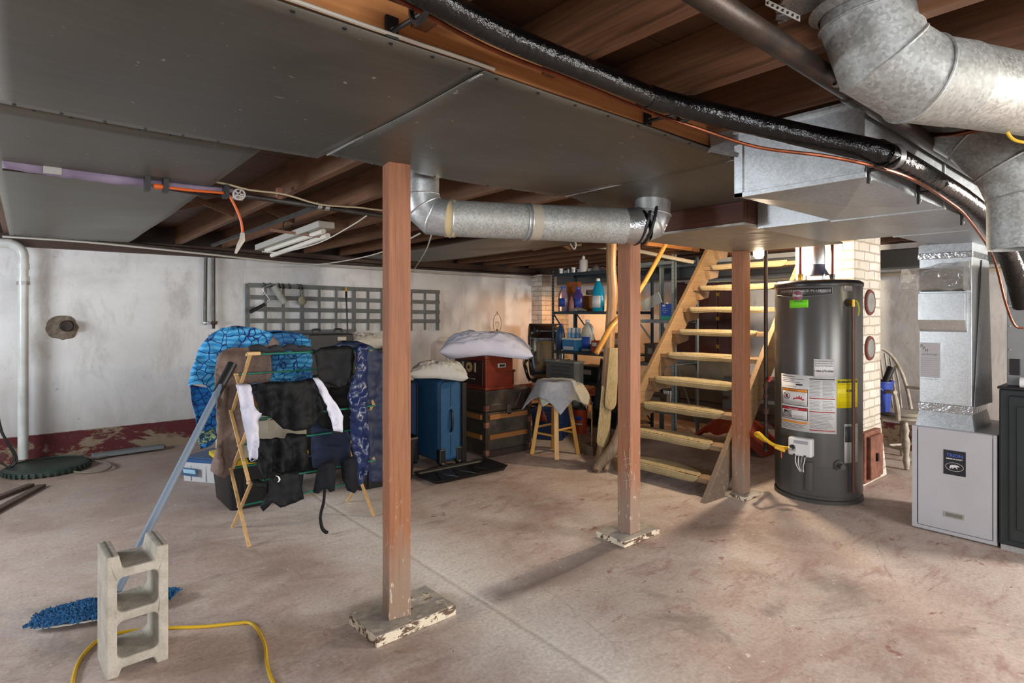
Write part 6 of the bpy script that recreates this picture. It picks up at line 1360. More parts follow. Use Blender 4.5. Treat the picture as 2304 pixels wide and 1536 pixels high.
part('base', MB().lathe([(0.07, 0.53), (0.072, 0.545), (0.03, 0.565), (0.02, 0.60), (0.035, 0.66), (0.05, 0.72), (0.035, 0.80), (0.012, 0.86), (0.012, 0.93), (0.032, 0.935), (0.03, 0.945), (0.011, 0.95), (0.011, 1.03)], o3, 24), BR, lm, smooth=True, ang=50)
part('socket', MB().lathe([(0.012, 1.03), (0.018, 1.04), (0.018, 1.08), (0.012, 1.085)], o3, 20), BR, lm, smooth=True)
part('bulb', MB().lathe([(0.013, 1.08), (0.018, 1.11), (0.030, 1.14), (0.031, 1.16), (0.02, 1.185), (0.001, 1.192)], o3, 20), glassy('clear_bulb_glass', 'f0ead8', 0.05, 0.95), lm, smooth=True)
hp_ = [Vector(o3)+dx*x+Vector((0, 0, z)) for x, z in ((0.0, 1.04), (-0.03, 1.05), (-0.052, 1.12), (-0.05, 1.22), (-0.025, 1.28), (0, 1.29), (0.025, 1.28), (0.05, 1.22), (0.052, 1.12), (0.03, 1.05), (0, 1.04))]
part('harp', MB().tube(hp_, 0.0035, 6, smooth=4), BR, lm, smooth=True); part('finial', MB().lathe([(0.004, 1.285), (0.006, 1.30), (0.009, 1.315), (0.001, 1.33)], o3, 12), BR, lm, smooth=True)
oc_ = thing('office_chair', (5.33, 5.62, 0), 'black leather office chair with a tan back pad in the corner', 'chair')
M_LE = flat('black_leather', '1a1512', 0.28, 0.0, '241b15', 6, 0.3, 30); M_TAN = flat('tan_leather', '6e5636', 0.4, 0.0, '7d6440', 5)
oc0 = Vector((5.33, 5.62, 0)); rt = dx; fw = fd
def OC(x, y, z): return oc0+rt*x+fw*y+Vector((0, 0, z))
def pad(x0, x1, y, z0, z1, th, nx=16, nz_=16, bend=0.05, bulge=0.03):
    def f(s):
        def g(a, b):
            x = x0+(x1-x0)*a; z = z0+(z1-z0)*b; e = ((1-abs(2*a-1)**4)*(1-abs(2*b-1)**4))**0.5 if 0 < a < 1 and 0 < b < 1 else 0
            return OC(x*(1-0.1*abs(2*b-1)**3), y-bend*b+s*(th*0.35+bulge*e), z)
        return g
    return MB().grid(f(1), nx, nz_).grid(f(-1), nx, nz_)
def bk(sg):
    def f(a, b):
        x = (2*a-1)*0.26*(1-0.10*abs(2*b-1)**4-0.06*(1-b)); z = 0.44+0.72*b; e = max(0.0, (1-abs(2*a-1)**3)*(1-abs(2*b-1)**6))**0.5
        prof = 0.02+0.045*max(0, math.sin((b-0.74)/0.26*PI)) if b > 0.74 else 0.02
        side = 0.05*max(0.0, (abs(2*a-1)-0.55)/0.45)*math.sin(PI*min(1, b+0.02))
        return OC(x, -0.13-0.09*b+(sg*(0.03+prof)*e+(side*e if sg > 0 else 0)), z)
    return f
part('backrest', MB().grid(bk(1), 30, 40).grid(bk(-1), 30, 40), M_LE, oc_, smooth=True, ang=180, merge=True)
part('headrest', MB().grid(lambda a, b: OC((2*a-1)*0.17, -0.19+0.055*math.sin(PI*b)*(1-abs(2*a-1)**6)+0.03, 0.985+0.15*b), 16, 12), M_LE, oc_, solid=0.03, smooth=True, ang=180, bevel=0.01)
part('back_pad', MB().grid(lambda a, b: OC((2*a-1)*0.15*(1-0.12*b), -0.115-0.07*b+0.04*(max(0, 1-abs(2*a-1)**4)*max(0, 1-abs(2*b-1)**4))**0.5, 0.53+0.43*b), 16, 16), M_TAN, oc_, solid=0.02, smooth=True, ang=180, label='tan centre pad')
def seatf(s): return lambda a, b: OC((2*a-1)*0.26*(1-0.1*b), -0.18+0.5*b, 0.44+s*0.05*((1-abs(2*a-1)**4)*(1-abs(2*b-1)**4))**0.5)
part('seat', MB().grid(seatf(1), 14, 14).grid(seatf(-1), 14, 14), M_LE, oc_, smooth=True, ang=180, merge=True)
for s in (-1, 1): part('armrest', MB().tube([OC(0.27*s, -0.12, 0.66), OC(0.30*s, 0.05, 0.67), OC(0.30*s, 0.22, 0.62), OC(0.27*s, 0.26, 0.50), OC(0.24*s, 0.12, 0.42)], [0.02, 0.028, 0.028, 0.02, 0.018], 10, smooth=4), M_LE, oc_, smooth=True)
part('gas_post', MB().cyl(OC(0, 0.05, 0.08), OC(0, 0.05, 0.42), 0.028, n=16), M_BLACK, oc_, smooth=True, ang=40)
for k in range(5):
    a = 2*PI*k/5; e = OC(0.28*math.cos(a), 0.05+0.28*math.sin(a), 0.06); part('base_arm', MB().tube([OC(0, 0.05, 0.11), e], [0.026, 0.016], 8), M_BLACK, oc_, smooth=True); part('caster', MB().sphere(e+Vector((0, 0, -0.033)), 0.027, 12, 8), M_BLACK, oc_, smooth=True)
# ------------------------------------------------------------------ wall lattice with tools
M_LAT = flat('grey_lattice_paint', '6f7270', 0.8, 0.0, '5f6260', 10)
lt = thing('tool_lattice', (2.9, 6.47, 1.0), 'grey slatted tool lattice fixed along the back wall', 'rack')
def WZ(px, py): return PV(px, py, 6.47)
rows = [((557, 641), (988, 657)), ((557, 668), (988, 680)), ((557, 695), (988, 702)), ((557, 721), (988, 722)), ((557, 750), (800, 744))]
for (a, b), (c, d) in rows:
    p, q = WZ(a, b), WZ(c, d); part('slat', MB().beam(p+Vector((0, -0.015, 0)), q+Vector((0, -0.015, 0)), 0.012, 0.046), M_LAT, lt, bevel=0.002)
for i, px in enumerate((557, 598, 638, 680, 719, 757, 797, 829, 860, 893, 926, 957, 985)):
    a = WZ(px, 641+(px-557)*0.037); b = WZ(px, (752 if px < 800 else 742)-(6 if px < 800 else 0)+(px % 3)); a.z += 0.015
    part('upright', MB().box((a.x-0.013 if i % 3 else a.x-0.022, 6.468, b.z), (a.x+0.013 if i % 3 else a.x+0.022, 6.482, a.z)), M_LAT, lt, bevel=0.002)
M_RLR = flat('roller_nap', '8f918a', 0.95, 0.0, 'a2a49c', 20)
pr = thing('paint_roller', PV(625, 660, 6.40), 'paint roller hanging on the grey lattice by its wire frame', 'paint roller')
part('roller_sleeve', MB().cyl(PV(616, 643, 6.40), PV(640, 681, 6.40), 0.036, n=18), M_RLR, pr, smooth=True, ang=40)
part('wire_frame', MB().tube([PV(612, 640, 6.40), PV(600, 643, 6.40), PV(591, 652, 6.40), PV(606, 674, 6.40), PV(594, 684, 6.39)], 0.004, 6, smooth=3), M_GALV_B, pr, smooth=True)
part('handle', MB().cyl(PV(596, 684, 6.39), PV(562, 702, 6.38), 0.016, 0.019, n=12), M_BLACK, pr, smooth=True, ang=40)
sg = thing('natural_sponge', PV(680, 676, 6.42), 'small round beige sponge hanging on the grey lattice', 'sponge')
part('body', MB().sphere(PV(680, 676, 6.42), 0.048, 16, 12, 1, 0.6, 1.1), flat('sponge_beige', '8f8b74', 0.95, 0.0, '7b775f', 30, 0.8, 60), sg, smooth=True)
part('loop', MB().tube([PV(680, 668, 6.42), PV(677, 655, 6.45), PV(684, 655, 6.45), PV(681, 668, 6.42)], 0.002, 5), M_CREAMW, sg)
ep = thing('extension_pole', PV(779, 740, 6.38), 'thin extension pole with a yellow tip leaning on the lattice', 'pole')
part('shaft', MB().cyl(Vector((PV(779, 740, 6.2).x-0.05, 5.95, 0.0)), PV(779, 668, 6.36), 0.009, n=10), M_STEELP, ep, smooth=True)
part('grip', MB().cyl(PV(779, 669, 6.36), PV(779, 656, 6.38), 0.013, n=10), M_BLACK, ep, smooth=True)
part('tip', MB().cyl(PV(779, 657, 6.38), PV(779, 646, 6.40), 0.014, 0.009, n=10), flat('tip_yellow', 'c8962a', 0.5), ep, smooth=True)
hkl = 'small black hook clipped on the top lattice slat'
for i, px in enumerate((594, 609, 628, 637, 651, 671, 678)):
    p = PV(px, 641+(px-557)*0.037, 6.45); tag(part('lattice_hook', MB().tube([p+Vector((0, 0.02, 0.028)), p+Vector((0, -0.015, 0.02)), p+Vector((0, -0.02, -0.02)), p+Vector((0, -0.045, -0.012))], 0.008, 6), M_BLACK, smooth=True), hkl, 'hook', 'black hooks on the wall lattice')
for i, px in enumerate((463, 480)):
    a, b = PV(px, 556, 6.45), PV(px-1.5+i*2, 726, 6.45); w = thing('drop_pipe', b, ['left of the two thin grey pipes coming down the back wall', 'right of the two thin grey pipes down the back wall, ending in a small valve'][i], 'pipe')
    part('pipe', MB().cyl(a, b, 0.016, n=12), M_STEELP, w, smooth=True); part('end_fitting', MB().sphere(b, 0.024, 12, 8).cyl(b, b+Vector((0.03, -0.01, 0)), 0.017, n=10), M_GALV if i == 0 else M_IRON, w, smooth=True)
    if i: part('tap', MB().cyl(b, b-Vector((0, 0, 0.06)), 0.014, n=8).beam(b+Vector((-0.02, -0.03, 0.01)), b+Vector((0.03, -0.03, 0.01)), 0.01, 0.015), M_IRON, w)
# patched hole with pipe stub
hc = PV(141, 738, 6.497); m = MB(); ring = []
for i in range(28):
    a = 2*PI*i/28; r = 0.105*(1+0.22*nz(math.cos(a)*2, math.sin(a)*2, 1)); ring.append(hc+Vector((r*1.15*math.cos(a), 0, r*math.sin(a))))
m.add(ring+[p*1.0+Vector((0, -0.012, 0))+(hc-p)*0.08 for p in ring]+[hc+Vector((0, -0.004, 0))], [(i, (i+1) % 28, 28+(i+1) % 28, 28+i) for i in range(28)]+[(28+i, 28+(i+1) % 28, 56) for i in range(28)])
hp = part('wall_patch', m, flat('rough_mortar', '85796a', 0.95, 0.0, '5e5347', 22, 1.0, 50), smooth=True, ang=60); tag(hp, 'rough brown mortar patch with a dark pipe stub in the white back wall', 'wall patch')
sc_ = PV(149, 733, 6.48); part('pipe_stub', MB().tube([sc_+Vector((0, 0.01, 0)), sc_+Vector((0.01, -0.055, 0))], 0.048, 20, caps=False).cyl(sc_+Vector((0, -0.02, 0)), sc_+Vector((0, -0.03, 0)), 0.046, n=20), M_IRON, hp, solid=0.004, smooth=True, ang=40, label='dark iron pipe stub')
# pvc pipe, sump lid, board, hose, cables
pv = thing('drain_pipe', PV(56, 1000, 6.38), 'thick white plastic drain pipe rising from the sump lid on the far left', 'pipe')
top_ = PV(52, 590, 6.38); bot = Vector((top_.x, top_.y, 0.075))
part('pipe', MB().cyl(bot, top_, 0.036, n=24), M_PVC, pv, smooth=True)
z1 = PV(52, 545, 6.38).z; part('elbow', MB().tube([top_-Vector((0, 0, 0.02)), top_+Vector((0, 0, 0.06)), top_+Vector((-0.02, 0, 0.115)), top_+Vector((-0.075, 0, 0.15)), top_+Vector((-0.16, 0, 0.155)), top_+Vector((-0.7, 0, 0.17))], 0.037, 24, smooth=3), M_PVC, pv, smooth=True)
for z in (top_.z-0.03, top_.z-0.14): part('coupling', MB().cyl((top_.x, top_.y, z-0.03), (top_.x, top_.y, z+0.02), 0.043, n=24), M_PVC, pv, smooth=True, ang=40)
part('clamp', MB().cyl((top_.x, top_.y, top_.z-0.19), (top_.x, top_.y, top_.z-0.16), 0.045, n=24), flat('clamp_grey', '9a9a98', 0.4, 0.4), pv, smooth=True, ang=40)
sm_ = thing('sump_lid', (0.13, 6.16, 0), 'round dark green sump lid with a notched rim on the floor at far left', 'lid')
M_SG = flat('dark_green_plastic', '1c2a24', 0.5, 0.0, '26362e', 12)
part('lid', MB().lathe([(0.27, 0.0), (0.285, 0.01), (0.285, 0.045), (0.26, 0.06), (0.255, 0.052), (0.10, 0.058), (0.001, 0.06)], (0.13, 6.16, 0), 48), M_SG, sm_, smooth=True, ang=35)
for i in range(40):
    a = 2*PI*i/40
    if i*1.0 > 0: part('rim_lug', MB().obox((0.13+0.29*math.cos(a), 6.16+0.29*math.sin(a), 0.022), (0.018, 0.022, 0.032), a), M_SG, sm_, bevel=0.003)
tag(part('loose_board', MB().obox((0.72, 6.36, 0.032), (0.55, 0.10, 0.03), 0.05, ), flat('grey_board', '6f7375', 0.8), bevel=0.003), 'short grey board lying against the wall behind the sump lid', 'board')
hs_ = [(390, 998), (330, 1006), (270, 1012), (205, 1020), (150, 1032), (146, 1050), (175, 1062), (225, 1060), (250, 1050), (238, 1040), (195, 1034), (160, 1024), (185, 1016), (235, 1014), (252, 1022), (220, 1030)]
tag(part('garden_hose', MB().tube([FL(x, y, 0.010+0.012*(i > 7)) for i, (x, y) in enumerate(hs_)], 0.008, 8, smooth=6), flat('muddy_hose', '6c6558', 0.6), smooth=True), 'loops of muddy grey hose lying on the floor beside the sump lid', 'hose')
tag(part('garden_hose', MB().tube([FL(x, y, 0.012) for x, y in ((290, 1020), (325, 1010), (352, 1003), (390, 996), (440, 990), (500, 985))], 0.009, 8, smooth=5).tube([FL(x, y, 0.012) for x, y in ((335, 1008), (352, 1010), (362, 1004), (350, 1001))], 0.009, 8, smooth=4), _M['muddy_hose'], smooth=True), 'thin brown hose trailing along the foot of the back wall', 'hose')
for i, (pl_, lb2) in enumerate((([(-10, 880), (0, 960), (20, 1000), (34, 1030), (20, 1055), (-10, 1062)], 'dark cable hanging down the far left edge by the drain pipe, nearest the edge'), ([(-6, 930), (10, 985), (30, 1012), (38, 1035), (22, 1050), (0, 1040)], 'thinner dark cable looping to the floor left of the drain pipe'))):
    tag(part('hanging_cable', MB().tube([PV(x, y, 6.2-0.03*i) for x, y in pl_], 0.010-0.003*i, 8, smooth=5), M_BLACK, smooth=True), lb2, 'cable')
bdm = wood('dark_damp_plank', '3a2d24', '57473a', '4a3b2f', axis=1)
for i, (a, b, w) in enumerate((((-40, 1165), (95, 1092), 0.05), ((-60, 1140), (70, 1090), 0.05))):
    tag(part('loose_plank', MB().beam(FL(*a, 0.012), FL(*b, 0.012), w, 0.022), bdm, bevel=0.003), ['dark damp plank on the floor at the far left edge, nearer one', 'dark damp plank on the floor at the far left edge, further one'][i], 'plank')

# ------------------------------------------------------------------ shelving units
M_SH = flat('slate_shelf_steel', '39444c', 0.45, 0.4, '323c43', 6); M_SH2 = flat('light_grey_shelf_steel', '7f8583', 0.45, 0.4, '747a78', 6)
def shelf(name, u0, u1, v0, v1, H, levels, mat, label, holes=True):
    t = thing(name, ((u0+u1)/2, (v0+v1)/2, 0), label, 'shelf')
    for x, sx_ in ((u0, 1), (u1, -1)):
        for y, sy_ in ((v0, 1), (v1, -1)):
            pst = part('upright', MB().box((x, y, 0), (x+0.004*sx_, y+0.040*sy_, H)).box((x, y, 0), (x+0.034*sx_, y+0.004*sy_, H)), mat, t)
            if holes and x == u0:
                h = MB()
                for i in range(int(H/0.038)): h.cyl((x-0.0006, y+0.024*sy_, 0.03+0.038*i), (x+0.0002, y+0.024*sy_, 0.03+0.038*i), 0.006, n=6)
                hh = part('punched_holes', h, flat('hole_pale', '9aa0a0', 0.6), pst, label='column of small punched holes'); hh['kind'] = 'stuff'
    for z in levels: part('shelf_board', MB().box((u0+0.006, v0+0.006, z-0.004), (u1-0.006, v1-0.006, z)).box((u0+0.005, v0+0.005, z-0.034), (u0+0.009, v1-0.005, z)).box((u1-0.009, v0+0.005, z-0.034), (u1-0.005, v1-0.005, z)), mat, t)
    part('brace', MB().beam((u0+0.004, v1-0.03, levels[-2]-0.03), (u0+0.004, v1-0.18, levels[-2]-0.20), 0.004, 0.02), mat, t)
    part('brace', MB().beam((u1-0.004, v0, 0.05), (u1-0.004, v1, levels[-2]), 0.003, 0.018), mat, t); return t
SU = 5.00
shelf('metal_shelf', SU, 5.42, 3.97, 5.19, 1.86, (0.08, 0.50, 0.845, 1.325, 1.79), M_SH, 'dark slate metal shelving unit full of bottles behind the log post')
shelf('metal_shelf', SU+0.02, 5.46, 3.42, 3.90, 1.90, (0.30, 0.78, 1.235, 1.84), M_SH2, 'lighter grey perforated metal shelf behind the stairs')
def SP(px, z, u=5.16): p = PU(px, 700, u); p.z = z; return p
def bottle(px, z, h, w, prof, mat, capm, label, cat='bottle', u=5.16, cap=True, sq=0.62, labm=None, lz=(0.2, 0.55)):
    c = SP(px, z, u); t = thing('bottle', c, label, cat); M_ = Matrix.Rotation(PI/2+math.radians(5), 3, 'Z')
    part('body', MB().lathe([(w/2*r, h*q) for r, q in prof], c, 24, M_, squash=sq), mat, t, smooth=True, ang=50)
    rt_ = prof[-1]; 
    if cap: part('cap', MB().lathe([(w/2*rt_[0]*1.15, h*rt_[1]), (w/2*rt_[0]*1.15, h*rt_[1]+0.025), (w/2*rt_[0]*1.0, h*rt_[1]+0.03)], c, 16), capm, t, smooth=True, ang=40)
    if labm:
        x = c.x-w/2*sq*1.02 if sq < 1 else c.x-w/2; 
        part('label', MB().grid(lambda a, b: (c.x-(w/2*sq)*math.cos((a-0.5)*1.7)*1.03, c.y-(w/2)*math.sin((a-0.5)*1.7)*1.03, c.z+h*(lz[0]+(lz[1]-lz[0])*b)), 10, 1), labm, t, solid=0.001, smooth=True)
    return t
jug = [(0.9, 0.0), (1.0, 0.03), (1.0, 0.55), (0.85, 0.75), (0.4, 0.92), (0.3, 0.95)]
M_PUR = glassy('purple_cleaner', '5a4a9a', 0.15, 0.45); M_TEAL = glassy('turquoise_cleaner', '1f9ac0', 0.15, 0.35); LB_ = flat('label_blue', '2d4fa8', 0.5)
M_BC = flat('cap_blue', '1f4fb0', 0.4)
bottle(1267, 1.326, 0.30, 0.145, jug, glassy('pale_lilac_plastic', '9a8fae', 0.2, 0.6), M_BC, 'half-empty lilac cleaner bottle with a blue cap, leftmost on the upper shelf', labm=LB_)
bottle(1301, 1.326, 0.28, 0.135, jug, M_PUR, M_BC, 'full purple cleaner bottle on the upper shelf', labm=LB_, u=5.14)
bottle(1286, 1.326, 0.19, 0.07, [(1, 0), (1, 0.6), (0.5, 0.8), (0.3, 0.95)], flat('rosy_soap', '94605a', 0.4), M_BLACK, 'small rose-coloured pump bottle between the two purple bottles', u=5.07)
tb_ = bottle(1346, 1.326, 0.36, 0.17, [(0.85, 0.0), (0.95, 0.03), (0.95, 0.5), (0.8, 0.72), (0.35, 0.95), (0.22, 0.98)], M_TEAL, M_WHITE, 'large turquoise liquid bottle with a white label next to the log post', labm=W_, lz=(0.12, 0.5), u=5.12)
pb2 = bottle(1313, 1.791, 0.155, 0.10, [(1.0, 0.0), (1.0, 0.9), (0.9, 0.97), (0.35, 1.0)], flat('pump_white', 'c4c4c8', 0.35), M_WHITE, 'white pump dispenser bottle standing on the top shelf', sq=1.0, cap=False, u=5.10)
c = SP(1313, 1.791, 5.10); part('pump', MB().cyl(c+Vector((0, 0, 0.155)), c+Vector((0, 0, 0.19)), 0.020, n=14).cyl(c+Vector((0, 0, 0.18)), c+Vector((0, 0, 0.225)), 0.007, n=10).tube([c+Vector((0.01, 0.01, 0.225)), c+Vector((0, 0, 0.23)), c+Vector((0, -0.045, 0.222))], 0.008, 8), M_WHITE, pb2, smooth=True, ang=50)
def boxt(name, px0, px1, z0, z1, u, d, mat, label, cat='box', lid=None, parts=()):
    a = PU(px0, 700, u); b = PU(px1, 700, u); t = thing(name, ((u+d/2), (a.y+b.y)/2, z0), label, cat); y0, y1 = b.y, a.y
    part('body', MB().box((u, y0, z0), (u+d, y1, z1-(0.015 if lid else 0))), mat, t, bevel=0.005)
    if lid: part('lid', MB().box((u-0.006, y0-0.006, z1-0.02), (u+d+0.006, y1+0.006, z1)), lid, t, bevel=0.005)
    for nm, fa, fb, fz0, fz1, m_ in parts: part(nm, MB().box((u-0.002, y1-(y1-y0)*fb, z0+(z1-z0)*fz0), (u+0.001, y1-(y1-y0)*fa, z0+(z1-z0)*fz1)), m_, t)
    return t
BL = flat('tub_blue', '2b6ea3', 0.45); LG = flat('tub_white', 'b9c4c8', 0.45)
bottle(1261, 0.846, 0.31, 0.14, jug, flat('deep_blue_jug', '1d4168', 0.35), M_BC, 'deep blue plastic jug at the left end of the middle shelf', u=5.22)
boxt('wipes_tub', 1265, 1293, 0.846, 1.0, 5.03, 0.12, BL, 'blue and white lidded tub at the front of the middle shelf', 'tub', lid=LG, parts=(('label_stripe', 0.1, 0.9, 0.1, 0.35, LG),))
for i, px in enumerate((1282, 1292, 1302)):
    c = SP(px, 0.846, 5.24); t = thing('spray_can', c, '%s of the three pale blue spray cans behind the tub' % ['leftmost', 'middle one', 'rightmost'][i], 'spray can', 'pale spray cans on the middle shelf')
    part('can', MB().lathe([(0.030, 0), (0.032, 0.005), (0.032, 0.19), (0.022, 0.21)], c, 18), flat('can_pale_blue', '6fa0c4', 0.35), t, smooth=True, ang=40); part('cap', MB().lathe([(0.027, 0.21), (0.030, 0.215), (0.030, 0.27), (0.026, 0.275)], c, 18), flat('can_cap', 'b0bcc6', 0.4), t, smooth=True, ang=40)
wj = bottle(1322, 0.846, 0.36, 0.19, [(0.95, 0.0), (1.0, 0.03), (1.0, 0.5), (0.75, 0.75), (0.3, 0.93), (0.25, 0.97)], flat('jug_white', 'aaa89e', 0.4), M_WHITE, 'large white jug with a blue label and loop handle on the middle shelf', labm=LB_, lz=(0.08, 0.48), u=5.20)
c = SP(1322, 0.846, 5.20); part('handle', MB().tube([c+Vector((0, -0.02, 0.33)), c+Vector((0, -0.075, 0.29)), c+Vector((0, -0.088, 0.20))], 0.012, 8, smooth=4), _M['jug_white'], wj, smooth=True)
boxt('red_carton', 1330, 1366, 0.846, 0.985, 5.02, 0.12, flat('carton_red', '9c3a2c', 0.6), 'red carton with white print on the middle shelf edge', parts=(('white_print', 0.08, 0.35, 0.55, 0.85, LG), ('white_print', 0.3, 0.85, 0.15, 0.40, LG)))
tag(part('work_glove', MB().grid(lambda a, b: SP(1280+40*a, 1.335+0.035*math.sin(PI*a)*math.sin(PI*b)+0.012*nz(a*12, b*8), 5.03+0.10*b), 24, 10), flat('glove_white', 'a39f97', 0.9, 0.0, '5f5c55', 30), solid=0.008, smooth=True, ang=180), 'grey and white work glove lying at the front of the upper shelf', 'glove')
boxt('wooden_crate', 1310, 1334, 1.326, 1.52, 5.27, 0.12, flat('orange_wood', 'a8672a', 0.6), 'small orange wooden box behind the bottles on the upper shelf', lid=flat('orange_wood', 'a8672a'))
boxt('wooden_crate', 1274, 1298, 1.326, 1.70, 5.30, 0.08, flat('orange_wood2', '9a5420', 0.6), 'tall narrow orange wooden box behind the leftmost purple bottle')
boxt('grey_box', 1318, 1334, 1.53, 1.59, 5.27, 0.12, flat('taupe_card', '6d6052', 0.8), 'small taupe box on top of the orange wooden box')
for i, (px, z, r, col, lb2) in enumerate(((1263, 1.82, 0.030, 'a8b0b8', 'bright tin standing at the left end of the top shelf'), (1280, 1.815, 0.024, '8f8f90', 'small shiny jar on the top shelf'), (1291, 1.82, 0.03, '9a9a9e', 'round silver lidded jar on the top shelf beside the pump bottle'))):
    c = SP(px, 1.791, 5.08); t = thing('small_jar', c, lb2, 'jar'); part('jar', MB().lathe([(r, 0), (r, 0.05)], c, 16), flat('jar_'+col, col, 0.3, 0.5), t, smooth=True, ang=40); part('lid', MB().lathe([(r*1.05, 0.05), (r*1.05, 0.065), (0.001, 0.066)], c, 16), M_BLACK if i == 1 else M_WHITE, t, smooth=True, ang=40)
def lump(px0, px1, z, h, u, mat, label, name, cat, seed=0):
    tag(part(name, MB().grid(lambda a, b: SP(px0+(px1-px0)*a, z+0.004+h*(math.sin(PI*a)*math.sin(PI*b))**0.5*(0.8+0.6*nz(a*5, b*4, seed)), u+0.16*b), 24, 14), mat, solid=0.004, smooth=True, ang=180), label, cat)
lump(1328, 1356, 1.792, 0.075, 5.06, M_CLEAR, 'clear plastic bag lying on the top shelf right of the pump bottle', 'plastic_bag', 'bag', 2)
lump(1352, 1372, 1.792, 0.05, 5.05, flat('russet_cloth', '6a4334', 0.9), 'russet cloth bundle on the top shelf near the log post', 'cloth_bundle', 'cloth', 5)
lump(1386, 1412, 1.792, 0.05, 5.05, flat('silver_wrap', '9a9ca0', 0.4, 0.4), 'silvery wrapped bundle at the right end of the top shelf', 'wrapped_bundle', 'bundle', 6)
# cooler / radiator, black stool under the shelf, lower shelf contents
rdv = thing('air_cooler', PU(1258, 800, 4.86)*1.0, 'tall grey vented appliance standing in front of the dark shelf', 'appliance')
yA = PU(1228, 700, 4.80).y; yB = PU(1292, 700, 4.80).y
part('casing', MB().box((4.80, yB, 0.0), (4.96, yA, 0.735)), flat('appliance_grey', '5c6263', 0.5), rdv, bevel=0.01)
for i in range(14): part('louvre', MB().box((4.792, yB+0.06, 0.08+0.045*i), (4.80, yA-0.10, 0.10+0.045*i)), flat('louvre_grey', '474c4e', 0.5), rdv)
part('top_trim', MB().box((4.79, yB-0.005, 0.72), (4.97, yA+0.005, 0.745)), flat('appliance_trim', '7d8384', 0.5), rdv, bevel=0.004)
OR = flat('bucket_orange', 'a8401a', 0.45)
for i, px in enumerate((1266, 1306)):
    c = PU(px, 700, 4.62); c.z = 0; t = thing('orange_bucket', c, ['left of two orange buckets on the floor behind the stool', 'right of two orange buckets on the floor behind the stool'][i], 'bucket', 'orange buckets behind the stool')
    part('body', MB().lathe([(0.065, 0.0), (0.078, 0.25), (0.083, 0.25), (0.083, 0.27)], c, 28), OR, t, smooth=True, ang=40)
    part('lid', MB().lathe([(0.086, 0.262), (0.086, 0.285), (0.001, 0.287)], c, 28), M_BLACK, t, smooth=True, ang=40)
    for nm, z0, z1, mt in (('blue_band', 0.15, 0.19, LB_), ('white_band', 0.10, 0.115, W_)): part(nm, MB().grid(lambda a, b: (c.x-(0.077)*math.cos((a-0.5)*2), c.y-(0.077)*math.sin((a-0.5)*2), z0+(z1-z0)*b), 12, 1), mt, t, solid=0.001, smooth=True)
tote((4.25, 4.42, 0), (0.42, 0.34, 0.30), 0.6, flat('dark_blue_plastic', '142a52', 0.4), None, 'dark blue open tote behind the stool and the old trunk')
lump(1200, 1230, 0.20, 0.12, 4.0, flat('red_black_cloth', '6b2a1c', 0.8), 'reddish cloth heaped in the dark blue tote', 'cloth_bundle', 'cloth', 9)
wb_ = PV(1324, 1012, 3.55); wb_.z = 0
wk = thing('wooden_block', (4.02, 3.62, 0), 'squared wooden block on the floor with a thin stick standing in it', 'wooden block')
part('block', MB().box((3.95, 3.56, 0.0), (4.11, 3.72, 0.085)), wood('grey_block', '4a4034', '6b5e4c', '574b3d', axis=0), wk, bevel=0.004)
part('stick', MB().cyl((4.0, 3.62, 0.085), (4.0, 3.62, 0.46), 0.005, n=8), M_STAIR, wk); part('stick_tip', MB().sphere((4.0, 3.62, 0.47), 0.014, 10, 8), M_SUITD, wk)
tag(part('wire_bundle', MB().tube([P(1322+7*math.cos(i*0.9), 853+6*math.sin(i*0.9)+i*0.2, 6.95) for i in range(16)], 0.004, 5, smooth=3), M_CW, smooth=True), 'tangle of white wire low on the shelf behind the stool towels', 'wire')
bottle(1395, 0.501, 0.30, 0.14, jug, flat('label_tinted_white', '9fa4ac', 0.4), M_BC, 'white and blue bottle low on the dark shelf between log and post', labm=LB_, u=5.1)
# things on the light grey shelf
cn = boxt('oil_can', 1487, 1512, 1.236, 1.40, 5.10, 0.07, flat('can_blue', '1a4fae', 0.35), 'blue and green rectangular oil can on the light grey shelf', 'can', parts=(('green_base', 0, 1, 0.0, 0.22, flat('can_green', '2a9c7c', 0.4)), ('white_mark', 0.15, 0.4, 0.82, 0.95, W_)))
ya = PU(1487, 700, 5.10).y; yb = PU(1512, 700, 5.10).y
part('lettering', lettering(MB(), 'Boiled', 0.016, lambda a, b: (5.097, ya-a, b), 0.022, 1.345, 0.045), W_, cn); part('lettering', lettering(MB(), 'Linseed', 0.02, lambda a, b: (5.097, ya-a, b), 0.012, 1.325, 0.075), W_, cn); part('lettering', lettering(MB(), 'Oil', 0.018, lambda a, b: (5.097, ya-a, b), 0.035, 1.305, 0.03), W_, cn)
part('spout_cap', MB().cyl((5.135, (ya+yb)/2+0.02, 1.40), (5.135, (ya+yb)/2+0.02, 1.415), 0.014, n=14), W_, cn)
tag(part('white_board', MB().beam(PU(1445, 690, 5.25), PU(1486, 668, 5.25), 0.015, 0.12), flat('white_panel', 'b3b0a6', 0.6), bevel=0.002), 'slanted white board lying across the light grey shelf', 'board')
pc = PU(1497, 890, 5.3); pc.z = 0
tpc = thing('paint_can', (5.2, 3.58, 0.30), 'dark paint can with white drips, seen between two lower stair treads', 'paint can'); c = Vector((5.2, 3.58, 0.301))
part('can', MB().lathe([(0.085, 0), (0.085, 0.19), (0.09, 0.192), (0.09, 0.20), (0.08, 0.20), (0.001, 0.195)], c, 28), flat('can_dark', '26282a', 0.4, 0.4), tpc, smooth=True, ang=40)
for i in range(7):
    a = math.radians(150+14*i); q = c+Vector((0.0865*math.cos(a), 0.0865*math.sin(a), 0)); part('paint_drip', MB().tube([q+Vector((0, 0, 0.195)), q+Vector((0, 0, 0.10-0.02*(i % 3)))], [0.010, 0.004], 6), W_, tpc, smooth=True)

